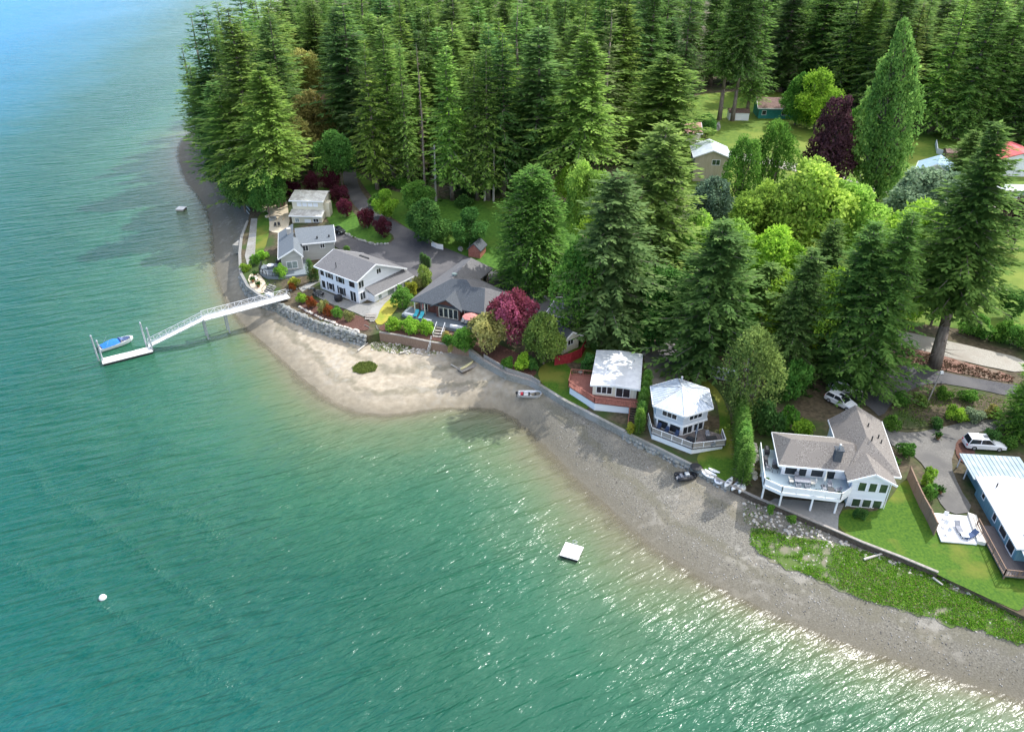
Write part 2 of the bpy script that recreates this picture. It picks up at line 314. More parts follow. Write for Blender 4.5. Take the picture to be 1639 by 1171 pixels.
# ---------------------------------------------------------------- draped ground sheets
def smooth_poly(pts,step=1.,it=2,jit=0.):
    p=[Vector(q[:2]) for q in pts]
    for _ in range(it):
        r=[]
        for i in range(len(p)): a_,b_=p[i],p[(i+1)%len(p)]; r+=[a_*.75+b_*.25,a_*.25+b_*.75]
        p=r
    out=[]
    for i in range(len(p)):
        a_,b_=p[i],p[(i+1)%len(p)]; n=max(1,int((b_-a_).length/step))
        for k in range(n):
            q=a_+(b_-a_)*(k/n)
            if jit: q=q+Vector((random.uniform(-jit,jit),random.uniform(-jit,jit)))
            out.append(q)
    return out
def drape(name,poly,off,m,zf=zland,step=1.5,sm=2,jit=0.,bstep=1.,grid=None,thick=0.):
    b=smooth_poly(poly,bstep,sm,jit) if sm or jit else smooth_poly(poly,bstep,0)
    bx=np.array([p.x for p in b]);by=np.array([p.y for p in b]); bl=[(p.x,p.y) for p in b]
    if grid is None:
        xs=np.arange(bx.min(),bx.max(),step); ys=np.arange(by.min(),by.max(),step); X,Y=np.meshgrid(xs,ys); X=X.ravel();Y=Y.ravel()
    else: X,Y=grid
    k=inpoly(X,Y,bl)&(segd(X,Y,bl+[bl[0]])>.35*bstep); X=X[k];Y=Y[k]
    n=len(b); pts=[Vector(p) for p in bl]+[Vector((float(x),float(y))) for x,y in zip(X,Y)]
    r=delaunay_2d_cdt(pts,[(i,(i+1)%n) for i in range(n)],[],1,1e-4)
    vx=np.array([v.x for v in r[0]]);vy=np.array([v.y for v in r[0]]); vz=zf(vx,vy)+off
    vs=np.stack([vx,vy,vz],1).tolist(); fs=[tuple(f) for f in r[2]]
    fs2=[]
    for f in fs:
        a_,b_,c_=[vs[i] for i in f[:3]]; cr=(b_[0]-a_[0])*(c_[1]-a_[1])-(b_[1]-a_[1])*(c_[0]-a_[0]); fs2.append(f if cr>0 else f[::-1])
    if thick:
        ed={}
        for f in fs2:
            for i in range(len(f)):
                e_=(f[i],f[(i+1)%len(f)]); ed[e_]=1
        bd=[e_ for e_ in ed if (e_[1],e_[0]) not in ed]; mp={}
        for e_ in bd:
            for i in e_:
                if i not in mp: mp[i]=len(vs); vs.append([vs[i][0],vs[i][1],vs[i][2]-thick])
        for i,j in bd: fs2.append((j,i,mp[i],mp[j]))
    me=bpy.data.meshes.new(name); me.from_pydata(vs,[],fs2); me.polygons.foreach_set('use_smooth',[not thick]*len(me.polygons))
    o=link(name,me,M[m]); o['kind']='structure'; return o
# ================================================================ water
ax=lambda segs: np.concatenate([np.arange(a_,b_,s_) for a_,b_,s_ in segs])
xs=ax([(-1400,-400,60),(-400,-150,12),(-150,80,2.),(80,200,10),(200,500,60)]); ys=ax([(-60,20,6),(20,180,2.),(180,320,4),(320,800,20),(800,3200,120)])
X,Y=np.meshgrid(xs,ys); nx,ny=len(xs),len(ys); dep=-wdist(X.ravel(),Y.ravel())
me=bpy.data.meshes.new('water'); me.from_pydata(np.stack([X.ravel(),Y.ravel(),np.zeros(nx*ny)],1).tolist(),[],[(j*nx+i,j*nx+i+1,(j+1)*nx+i+1,(j+1)*nx+i) for j in range(ny-1) for i in range(nx-1)])
# shallow bank off the spit
sx,sy=P(905,770); sx2,sy2=P(1000,905); sx3,sy3=P(470,640); sx4,sy4=P(690,720)
bank=lambda cx,cy,rx,ry,a_: np.exp(-(((X.ravel()-cx)*math.cos(a_)+(Y.ravel()-cy)*math.sin(a_))/rx)**2-((-(X.ravel()-cx)*math.sin(a_)+(Y.ravel()-cy)*math.cos(a_))/ry)**2)
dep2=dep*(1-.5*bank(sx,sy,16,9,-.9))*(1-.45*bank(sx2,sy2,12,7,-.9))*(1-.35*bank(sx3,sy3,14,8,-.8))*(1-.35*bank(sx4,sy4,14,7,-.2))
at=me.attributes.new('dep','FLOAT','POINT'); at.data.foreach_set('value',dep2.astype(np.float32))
water=link('water',me,None); water['kind']='structure'
m=bpy.data.materials.new('water'); m.use_nodes=True; n=m.node_tree.nodes; l=m.node_tree.links; b=n['Principled BSDF']; me.materials.append(m)
def N(t,**k):
    q=n.new(t)
    for a_,v in k.items(): setattr(q,a_,v)
    return q
def mth(op,a_,b_=None,c_=None):
    q=N('ShaderNodeMath',operation=op)
    for i,v in enumerate((a_,b_,c_)):
        if v is None: continue
        if isinstance(v,(int,float)): q.inputs[i].default_value=v
        else: l.new(v,q.inputs[i])
    return q.outputs[0]
geo=N('ShaderNodeNewGeometry'); pos=geo.outputs['Position']
A=N('ShaderNodeAttribute',attribute_name='dep').outputs['Fac']
def noise(scale,detail=4,vec=None,dist=0.,rough=.5):
    q=N('ShaderNodeTexNoise'); q.inputs['Scale'].default_value=scale; q.inputs['Detail'].default_value=detail; q.inputs['Distortion'].default_value=dist; q.inputs['Roughness'].default_value=rough; l.new(vec or pos,q.inputs[0]); return q.outputs[0]
def mapped(rot,scl):
    q=N('ShaderNodeMapping'); q.vector_type='TEXTURE' ; q.inputs['Rotation'].default_value=(0,0,rot); q.inputs['Scale'].default_value=scl; l.new(pos,q.inputs[0]); return q.outputs[0]
n1=noise(.06,5); n2=noise(.35,4)
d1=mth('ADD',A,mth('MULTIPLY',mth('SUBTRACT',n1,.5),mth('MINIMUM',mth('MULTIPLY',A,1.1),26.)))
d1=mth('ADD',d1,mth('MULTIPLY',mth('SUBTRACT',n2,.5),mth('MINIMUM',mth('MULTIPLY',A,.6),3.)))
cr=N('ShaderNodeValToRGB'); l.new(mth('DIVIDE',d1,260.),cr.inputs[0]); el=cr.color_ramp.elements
stops=[(0,(.17,.145,.10)),(.004,(.140,.138,.085)),(.014,(.095,.138,.072)),(.032,(.052,.122,.066)),(.070,(.020,.100,.056)),(.13,(.007,.074,.046)),(.21,(.005,.078,.062)),(.30,(.007,.110,.155)),(.5,(.010,.15,.29)),(1,(.015,.20,.52))]  # far stops turn blue: sky reflection painted into the base colour
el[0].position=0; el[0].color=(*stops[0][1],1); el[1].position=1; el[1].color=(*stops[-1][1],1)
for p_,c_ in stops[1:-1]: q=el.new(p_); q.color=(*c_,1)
# weed patches on the bottom of the shallows
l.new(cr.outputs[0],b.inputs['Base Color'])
CA=math.atan2(*(lambda p,q:(q[1]-p[1],q[0]-p[0]))(P(1200,1000),P(1290,962)))
mv=mapped(CA,(6.,1.0,1)); mv2=mapped(CA+.22,(2.2,.5,1)); mv3=mapped(CA-.2,(14.,2.4,1))
h=mth('ADD',mth('MULTIPLY',noise(.75,2,mv,.5),2.1),mth('MULTIPLY',noise(1.,3,mv2,.5),.62))
h=mth('ADD',h,mth('MULTIPLY',noise(.6,2,mv3,.8),1.1)); h=mth('ADD',h,mth('MULTIPLY',noise(1.5,2,mapped(CA+.1,(1.5,.5,1)),.3),.28))
gust=noise(.022,4,mapped(CA+.9,(2.5,1,1)))
gm=N('ShaderNodeMapRange'); l.new(gust,gm.inputs[0]); gm.inputs[1].default_value=.35; gm.inputs[2].default_value=.65; gm.inputs[3].default_value=.5; gm.inputs[4].default_value=1.35
shal=N('ShaderNodeMapRange'); l.new(A,shal.inputs[0]); shal.inputs[1].default_value=.3; shal.inputs[2].default_value=9.; shal.inputs[3].default_value=.5; shal.inputs[4].default_value=1.
h=mth('MULTIPLY',h,mth('MULTIPLY',gm.outputs[0],shal.outputs[0]))
# old wakes: bands of choppy ripples crossing the bay
wk=None; sx=N('ShaderNodeSeparateXYZ'); l.new(pos,sx.inputs[0]); wn_=noise(.05,3)
for pq in (((-60,865),(420,1112)),((20,748),(380,995)),((150,760),(380,858))):
    (x0,y0),(x1,y1)=[P(*q) for q in pq]; L_=math.dist((x0,y0),(x1,y1)); ux,uy=(x1-x0)/L_,(y1-y0)/L_
    dd=mth('ADD',mth('ADD',mth('MULTIPLY',sx.outputs[0],-uy),mth('MULTIPLY',sx.outputs[1],ux)),uy*x0-ux*y0); dd=mth('ADD',dd,mth('MULTIPLY',mth('SUBTRACT',wn_,.5),9.)); al=mth('ADD',mth('ADD',mth('MULTIPLY',sx.outputs[0],ux),mth('MULTIPLY',sx.outputs[1],uy)),-(ux*x0+uy*y0))
    m1=N('ShaderNodeMapRange'); l.new(mth('ABSOLUTE',dd),m1.inputs[0]); m1.inputs[1].default_value=1.6; m1.inputs[2].default_value=0.; m2=N('ShaderNodeMapRange'); l.new(mth('ABSOLUTE',mth('SUBTRACT',al,L_/2)),m2.inputs[0]); m2.inputs[1].default_value=L_*.56; m2.inputs[2].default_value=L_*.4
    q=mth('MULTIPLY',m1.outputs[0],m2.outputs[0]); wk=q if wk is None else mth('MAXIMUM',wk,q)
h=mth('ADD',h,mth('MULTIPLY',mth('MULTIPLY',wk,noise(2.2,2,mapped(CA+.9,(1.6,.8,1)))),.42))
bp=N('ShaderNodeBump'); bp.inputs['Strength'].default_value=1.; bp.inputs['Distance'].default_value=.50; l.new(h,bp.inputs['Height']); l.new(bp.outputs[0],b.inputs['Normal'])
b.inputs['Roughness'].default_value=.21; b.inputs['IOR'].default_value=1.33; b.inputs['Specular IOR Level'].default_value=.5
# the last centimetres are clear
tr=N('ShaderNodeBsdfTransparent'); mx=N('ShaderNodeMixShader'); em=N('ShaderNodeMapRange'); l.new(mth('ADD',A,mth('MULTIPLY',mth('SUBTRACT',n2,.5),2.)),em.inputs[0]); em.inputs[1].default_value=-.2; em.inputs[2].default_value=1.3
l.new(em.outputs[0],mx.inputs[0]); l.new(tr.outputs[0],mx.inputs[1]); l.new(b.outputs[0],mx.inputs[2]); l.new(mx.outputs[0],n['Material Output'].inputs[0])
# ================================================================ beach and seabed
xs=ax([(-160,-115,3.),(-115,85,.8),(85,140,3)]); ys=ax([(10,150,.8),(150,300,1.6),(300,760,12)]); X,Y=np.meshgrid(xs,ys); nx,ny=len(xs),len(ys); X=X.ravel();Y=Y.ravel()
wd=wdist(X,Y); ld=ldist(X,Y); keep=(wd>-14)&(ld<1.2)
Z=zbeach(X,Y,wd)+.03*np.sin(X*1.7+Y*.6)*np.sin(Y*1.3-X*.4)*(wd>0); idx=np.full(nx*ny,-1); ids=[]; fs=[]
K=keep.reshape(ny,nx); kk=K[:-1,:-1]&K[1:,:-1]&K[:-1,1:]&K[1:,1:]; jj,ii=np.nonzero(kk); qf=np.stack([jj*nx+ii,jj*nx+ii+1,(jj+1)*nx+ii+1,(jj+1)*nx+ii],1)
u=np.unique(qf); idx[u]=np.arange(len(u)); me=bpy.data.meshes.new('beach'); me.from_pydata(np.stack([X[u],Y[u],Z[u]],1).tolist(),[],idx[qf].tolist()); me.polygons.foreach_set('use_smooth',[True]*len(qf))
def gau(px,py,rx,ry,ang=0.,z=1.):
    cx,cy=P(px,py,z); c_,s_=math.cos(ang),math.sin(ang); dx=X[u]-cx;dy=Y[u]-cy; return np.exp(-((dx*c_+dy*s_)/rx)**2-((-dx*s_+dy*c_)/ry)**2)
sand=np.clip(1.5*gau(600,590,22,11)+.9*gau(760,625,16,6)+.9*gau(440,520,13,5,-.6)+.5*gau(1130,800,9,3,-.8)+.6*gau(395,440,4,14)+.4*gau(1020,690,8,3,-.8),0,1)
me.attributes.new('sand','FLOAT','POINT').data.foreach_set('value',sand.astype(np.float32)); me.attributes.new('wd','FLOAT','POINT').data.foreach_set('value',wd[u].astype(np.float32))
m=bpy.data.materials.new('beach'); m.use_nodes=True; n=m.node_tree.nodes; l=m.node_tree.links; b=n['Principled BSDF']; me.materials.append(m); beach=link('beach',me,None); beach['kind']='structure'
geo=N('ShaderNodeNewGeometry'); pos=geo.outputs['Position']
def ramp(fac,stops):
    q=N('ShaderNodeValToRGB'); l.new(fac,q.inputs[0]); e_=q.color_ramp.elements; e_[0].position=stops[0][0]; e_[0].color=(*stops[0][1],1); e_[1].position=stops[-1][0]; e_[1].color=(*stops[-1][1],1)
    for p_,c_ in stops[1:-1]: k=e_.new(p_); k.color=(*c_,1)
    return q.outputs[0]
def mixc(f,a_,b_,mode='MIX'):
    q=N('ShaderNodeMix',data_type='RGBA',blend_type=mode)
    if isinstance(f,(int,float)): q.inputs[0].default_value=f
    else: l.new(f,q.inputs[0])
    for i,v in ((6,a_),(7,b_)):
        if isinstance(v,tuple): q.inputs[i].default_value=(*v,1)
        else: l.new(v,q.inputs[i])
    return q.outputs[2]
g1=noise(5.5,8,None,0,.6); g2=noise(.25,5); g3=noise(.9,6)
grav=ramp(g1,[(.30,(.10,.093,.078)),(.52,(.178,.166,.138)),(.72,(.285,.268,.228))])
snd=ramp(noise(1.1,7),[(.3,(.30,.255,.19)),(.55,(.39,.335,.255)),(.8,(.47,.42,.335))])
SA=N('ShaderNodeAttribute',attribute_name='sand').outputs['Fac']; WD=N('ShaderNodeAttribute',attribute_name='wd').outputs['Fac']
f=N('ShaderNodeMapRange'); l.new(mth('ADD',SA,mth('MULTIPLY',mth('SUBTRACT',g2,.5),1.9)),f.inputs[0]); f.inputs[1].default_value=.2; f.inputs[2].default_value=1.0
col=mixc(f.outputs[0],grav,snd)
# tide lines: wrack and damp gravel in bands along the shore
wv=mth('SINE',mth('MULTIPLY',mth('ADD',WD,mth('MULTIPLY',g2,5.)),1.15)); tl=N('ShaderNodeMapRange'); l.new(mth('MULTIPLY',wv,g3),tl.inputs[0]); tl.inputs[1].default_value=.15; tl.inputs[2].default_value=.5; tl.inputs[4].default_value=.6
col=mixc(tl.outputs[0],col,(.135,.125,.085))
shell=N('ShaderNodeMapRange'); l.new(mth('MULTIPLY',g3,noise(.12,3)),shell.inputs[0]); shell.inputs[1].default_value=.30; shell.inputs[2].default_value=.38; shell.inputs[4].default_value=.45
col=mixc(shell.outputs[0],col,(.36,.335,.29))
wt=N('ShaderNodeMapRange'); l.new(mth('ADD',WD,mth('MULTIPLY',g3,1.6)),wt.inputs[0]); wt.inputs[1].default_value=5.5; wt.inputs[2].default_value=1.2; wt.inputs[4].default_value=.62
col=mixc(wt.outputs[0],col,(.13,.115,.082))
l.new(col,b.inputs['Base Color']); b.inputs['Roughness'].default_value=.9; b.inputs['Specular IOR Level'].default_value=.2
bp=N('ShaderNodeBump'); bp.inputs['Strength'].default_value=.6; bp.inputs['Distance'].default_value=.07; l.new(g1,bp.inputs['Height']); l.new(bp.outputs[0],b.inputs['Normal'])
# ================================================================ land
gx,gy=[],[]
for x0,x1,y0,y1,s_ in ((-75,90,30,200,2.2),(-140,330,200,300,4.),(90,330,20,200,5.),(-210,400,300,740,16.),(-140,-75,120,200,3.)):
    a_,b_=np.meshgrid(np.arange(x0,x1,s_)+.01,np.arange(y0,y1,s_)+.01); gx.append(a_.ravel()+np.random.uniform(-.2,.2,a_.size)*s_); gy.append(b_.ravel()+np.random.uniform(-.2,.2,a_.size)*s_)
land=drape('ground',LANDPOLY,0.,'soil',sm=0,grid=(np.concatenate(gx),np.concatenate(gy)),bstep=1.6,thick=3.2)
def sheet(name,px,off,m,sm=2,jit=0.,step=1.6,bstep=1.,ext=()): return drape(name,[G(*p)[:2] for p in px]+list(ext),off,m,sm=sm,jit=jit,step=step,bstep=bstep)
sheet('lawn',[(560,262),(582,300),(612,338),(650,364),(700,392),(752,412),(790,430),(830,450),(868,464),(905,474),(930,440),(930,350),(900,318),(800,318),(700,322),(600,302)],.05,'deep_grass',jit=.12)
sheet('lawn',[(500,300),(545,300),(556,330),(574,350),(600,366),(630,378),(622,390),(600,391),(575,384),(550,372),(532,362),(522,350),(520,335)],.10,'deep_grass',jit=.08)
sheet('lawn',[(598,470),(632,468),(642,486),(628,504),(614,520),(602,520),(598,505)],.10,'dry_grass',jit=.05)
sheet('lawn',[(866,584),(896,574),(916,592),(922,620),(936,645),(945,656),(925,652),(898,636),(868,616),(860,600)],.07,'grass',jit=.05)
sheet('lawn',[(905,560),(935,543),(1000,538),(1030,545),(1040,562),(1000,575),(950,575),(920,585)],.06,'deep_grass',jit=.08)
sheet('lawn',[(1082,596),(1098,590),(1140,612),(1162,645),(1176,700),(1178,768),(1160,772),(1112,742),(1120,722),(1150,716),(1152,660),(1140,625)],.06,'grass',jit=.05)
sheet('lawn',[(1342,826),(1352,812),(1400,822),(1425,800),(1442,770),(1458,768),(1480,810),(1500,848),(1560,868),(1600,872),(1645,880),(1645,984),(1600,966),(1540,938),(1440,892),(1342,852)],.06,'grass',jit=.05)
sheet('lawn',[(1000,225),(1060,190),(1108,150),(1200,146),(1290,150),(1300,190),(1400,205),(1500,215),(1580,215),(1700,225),(1800,300),(1800,420),(1760,520),(1639,545),(1560,530),(1440,515),(1380,440),(1300,420),(1200,420),(1100,300),(1010,245)],.05,'field_grass',jit=.5,step=3,bstep=2.5)
sheet('driveway',[(550,248),(568,254),(571,290),(583,316),(612,343),(652,366),(700,392),(746,410),(790,430),(815,447),(850,457),(866,470),(884,480),(905,482),(905,520),(860,520),(810,500),(740,470),(660,440),(600,420),(535,400),(531,372),(552,374),(576,387),(606,394),(632,386),(628,374),(600,356),(572,336),(556,312),(548,285)],.07,'asphalt',jit=.03,step=1.4,sm=1)
sheet('driveway',[(1026,548),(1060,545),(1110,552),(1140,575),(1170,590),(1150,606),(1110,592),(1085,600),(1088,625),(1046,625),(1040,600),(1028,570)],.10,'gravel',jit=.1)
sheet('driveway',[(1395,655),(1372,640),(1350,632),(1330,632),(1330,612),(1370,616),(1400,596),(1440,585),(1480,590),(1540,602),(1620,616),(1700,628),(1700,646),(1612,634),(1560,622),(1495,612),(1460,622),(1430,642),(1410,670)],.10,'asphalt',jit=.03,sm=1)
sheet('driveway',[(1408,668),(1426,690),(1460,694),(1500,686),(1560,672),(1645,670),(1645,684),(1606,686),(1560,692),(1530,712),(1521,745),(1535,780),(1560,820),(1520,824),(1500,800),(1488,760),(1470,735),(1440,718),(1424,712)],.11,'old_asphalt',jit=.03,sm=1)
sheet('road',[(1425,528),(1470,536),(1560,556),(1645,576),(1645,600),(1560,583),(1500,568),(1440,552),(1330,545),(1240,556),(1215,590),(1190,592),(1215,560),(1250,535),(1330,528)],.12,'pale_gravel',jit=.06,sm=1)
sheet('road',[(1118,236),(1160,240),(1240,255),(1310,270),(1400,300),(1500,318),(1600,330),(1600,338),(1500,328),(1400,310),(1310,283),(1240,268),(1160,254),(1120,246)],.10,'pale_gravel',jit=.1,step=2.5)
sheet('soil_bank',[(1440,552),(1500,568),(1560,584),(1622,600),(1620,614),(1540,598),(1480,586),(1440,580),(1400,590),(1390,570)],.10,'earth_bank',jit=.15)
sheet('garden_bed',[(1440,640),(1462,626),(1498,616),(1560,626),(1612,638),(1606,672),(1560,668),(1500,682),(1460,688),(1428,684),(1415,668)],.10,'soil',jit=.1)
sheet('garden_bed',[(484,480),(505,478),(560,500),(590,512),(592,532),(550,525),(510,510),(475,493)],.08,'mulch',jit=.05)
sheet('garden_bed',[(606,522),(640,510),(700,522),(760,535),(800,552),(840,570),(862,585),(855,608),(815,596),(780,574),(756,556),(725,550),(692,545),(640,535),(608,530)],.07,'mulch',jit=.05)
sheet('patio',[(498,470),(510,462),(545,478),(580,488),(612,482),(596,496),(588,510),(562,498),(530,488)],.12,'grey_concrete',sm=1)
sheet('patio',[(1226,806),(1240,798),(1352,806),(1342,826),(1341,850),(1312,840),(1240,810)],.11,'grey_concrete',sm=0)
sheet('patio',[(420,312),(458,310),(466,372),(440,374),(428,368),(420,345)],.08,'sandstone',sm=1)
sheet('patio',[(396,444),(408,434),(422,446),(428,462),(418,472),(402,462)],.11,'sandstone',sm=1,jit=.05)
sheet('path',[(604,484),(628,466),(634,470),(610,492),(602,515),(590,516),(590,500)],.13,'concrete',sm=1)
sheet('path',[(478,462),(512,446),(515,450),(484,468)],.13,'concrete',sm=0)
sheet('path',[(402,350),(412,350),(408,410),(396,425),(392,410),(398,380)],.10,'concrete',sm=0)
sheet('lawn',[(412,345),(430,335),(432,370),(424,400),(410,420),(404,415),(410,380)],.09,'grass',jit=.05)
sheet('path',[(1530,706),(1545,700),(1562,722),(1556,740),(1538,742),(1528,724)],.13,'mulch',sm=1)
# ================================================================ sea walls
def wallstrip(name,label,pts,zt_,zb_,th,m,cat='sea wall',group=None,cap=None):
    mb=MB(); n=len(pts); vs=[Vector(p[:2]) for p in pts]; L=[];Rr=[]
    for i in range(n):
        d=(vs[min(i+1,n-1)]-vs[max(i-1,0)]).normalized(); q=Vector((d.y,-d.x)); L.append(vs[i]+q*th/2); Rr.append(vs[i]-q*th/2)
    tz=[zt_(*v) if callable(zt_) else zt_ for v in vs]; bz=[zb_(*v) if callable(zb_) else zb_ for v in vs]
    for a_,b_,za,zb2 in ((L,Rr,0,0),): mb.rings([[(L[i].x,L[i].y,bz[i]),(L[i].x,L[i].y,tz[i]),(Rr[i].x,Rr[i].y,tz[i]),(Rr[i].x,Rr[i].y,bz[i])] for i in range(n)])
    o=mb.build(name,m); tag(o,label,cat,group)
    if cap:
        c=MB(); c.rings([[(L[i].x+(L[i].x-Rr[i].x)*.12,L[i].y+(L[i].y-Rr[i].y)*.12,tz[i]+.004),(L[i].x+(L[i].x-Rr[i].x)*.12,L[i].y+(L[i].y-Rr[i].y)*.12,tz[i]+.14),(Rr[i].x,Rr[i].y,tz[i]+.14),(Rr[i].x,Rr[i].y,tz[i]+.004)] for i in range(n)]); c.build('coping',cap,o)
    return o
LP=lambda i0,i1: LAND[i0:i1]
ICO=[]
_t=(1+5**.5)/2
for p in [(-1,_t,0),(1,_t,0),(-1,-_t,0),(1,-_t,0),(0,-1,_t),(0,1,_t),(0,-1,-_t),(0,1,-_t),(_t,0,-1),(_t,0,1),(-_t,0,-1),(-_t,0,1)]: ICO.append(Vector(p).normalized())
ICF=[(0,11,5),(0,5,1),(0,1,7),(0,7,10),(0,10,11),(1,5,9),(5,11,4),(11,10,2),(10,7,6),(7,1,8),(3,9,4),(3,4,2),(3,2,6),(3,6,8),(3,8,9),(4,9,5),(2,4,11),(6,2,10),(8,6,7),(9,8,1)]
def rock(mb,x,y,z,r):
    i=len(mb.v); a_=random.uniform(0,6.28); sx_,sy_,sz_=r*random.uniform(.8,1.35),r*random.uniform(.7,1.1),r*random.uniform(.55,.85)
    for p in ICO:
        k=random.uniform(.85,1.12); px,py=p.x*sx_*k,p.y*sy_*k; mb.v.append((x+px*math.cos(a_)-py*math.sin(a_),y+px*math.sin(a_)+py*math.cos(a_),z+p.z*sz_*k))
    mb.f+=[tuple(i+q for q in f_) for f_ in ICF]
def resample(pts,step):
    out=[]
    for a_,b_ in zip(pts[:-1],pts[1:]):
        L=math.dist(a_[:2],b_[:2]); n=max(1,int(L/step))
        for k in range(n): out.append((a_[0]+(b_[0]-a_[0])*k/n,a_[1]+(b_[1]-a_[1])*k/n))
    return out+[tuple(pts[-1][:2])]
def rockwall(name,label,pts,zlo,zhi,r=.5,cat='rock wall',lean=.25,step=None):
    mb=MB(); q=resample(pts,step or r*1.25)
    for i in range(len(q)-1):
        d=Vector((q[i+1][0]-q[i][0],q[i+1][1]-q[i][1])).normalized(); nn=Vector((d.y,-d.x))
        lo=zlo(*q[i]) if callable(zlo) else zlo; hi=zhi(*q[i]) if callable(zhi) else zhi; rows=max(1,round((hi-lo)/(r*.95)))
        for k in range(rows):
            z=lo+(hi-lo)*(k+.5)/rows; o=lean*(hi-z)+random.uniform(-.08,.08); rock(mb,q[i][0]+nn.x*o+random.uniform(-.1,.1),q[i][1]+nn.y*o+random.uniform(-.1,.1),z,r*random.uniform(.75,1.25))
    o=mb.build(name,'stone'); tag(o,label,cat); return o
i0=7 # index of first listed LAND pixel point
idxof=lambda px: i0+px
zl_=lambda x,y: zt(x,y)+.12
def seg(a_,b_): return [P(*p,3.6) for p in (a_,b_)]
LPX=[(345,232),(352,262),(372,292),(396,318),(402,345),(398,362),(388,385),(385,410),(386,440),(398,462),(420,478),(448,487),(470,500),(510,517),(550,530),(590,540),(608,535),(640,540),(692,551),(725,556),(752,562),(775,580),(812,601),(850,612),(868,622),(900,642),(950,668),(1000,694),(1050,718),(1110,748),(1170,781),(1210,800),(1240,812),(1320,846),(1380,872),(1440,895),(1500,920),(1560,950),(1639,990)]
def LS(a_,b_): return [P(*p,3.3) for p in LPX if a_<=p[0]<=b_][0:] 
lw=[P(*p,3.3) for p in LPX[5:12]]
wallstrip('sea_wall','curved grey concrete bulkhead below the beige two tier building',lw,zl_,1.2,.5,'concrete',cap='grey_concrete')
rockwall('boulder_facing','dark boulders stacked at the foot of the curved bulkhead by the gangway',[P(*p,3.3) for p in LPX[8:12]],1.6,3.5,.45)
rockwall('stone_wall','tall grey boulder wall along the beach below the white two storey house',[P(*p,3.3) for p in LPX[11:16]],1.5,zl_,.52,lean=.3)
wallstrip('timber_wall','low brown timber retaining wall below the dark shingled house',[P(*p,3.3) for p in LPX[16:21]],zl_,1.4,.35,'brown_wood',cap='weathered_wood')
wallstrip('sea_wall','weathered concrete bulkhead curving below the purple leaved maple',[P(*p,3.3) for p in LPX[20:24]],zl_,1.2,.45,'concrete',cap='weathered_wood')
wallstrip('sea_wall','smooth grey concrete bulkhead in front of the red decked cabin',[P(*p,3.3) for p in LPX[23:28]],zl_,1.2,.45,'concrete',cap='concrete')
rockwall('riprap','grey riprap rocks below the hexagonal house',[P(*p,3.3) for p in LPX[27:31]],1.6,3.3,.42,lean=.45)
wallstrip('sea_wall','plain concrete bulkhead behind the riprap of the hexagonal house',[P(*p,3.3) for p in LPX[27:31]],zl_,1.2,.4,'concrete')
wallstrip('timber_wall','long thin dark timber bulkhead in front of the house with the taupe roof',[P(*p,3.3) for p in LPX[30:37]],zl_,1.2,.3,'dark_wood',cap='weathered_wood')
# ================================================================ trees
rng=np.random.default_rng(11)
def nrm(a_): return a_/np.maximum(np.linalg.norm(a_,axis=-1,keepdims=True),1e-9)
def kites(name,p0,d,s,L,W,v,fold=.15):
    """leaf sprays: a bent kite per entry"""
    n=len(p0); up=np.cross(s,d); L=L[:,None];W=W[:,None]
    a_=p0; b_=p0+d*L*.42+s*W*.5-up*W*fold; c_=p0+d*L; e_=p0+d*L*.42-s*W*.5-up*W*fold
    V=np.stack([a_,b_,c_,e_],1).reshape(-1,3); me=bpy.data.meshes.new(name)
    me.vertices.add(4*n); me.vertices.foreach_set('co',V.astype(np.float32).ravel()); me.loops.add(4*n); me.loops.foreach_set('vertex_index',np.arange(4*n,dtype=np.int32))
    me.polygons.add(n); me.polygons.foreach_set('loop_start',np.arange(0,4*n,4,dtype=np.int32)); me.update(calc_edges=True)
    me.attributes.new('v','FLOAT','FACE').data.foreach_set('value',np.clip(v,0,1).astype(np.float32)); return me
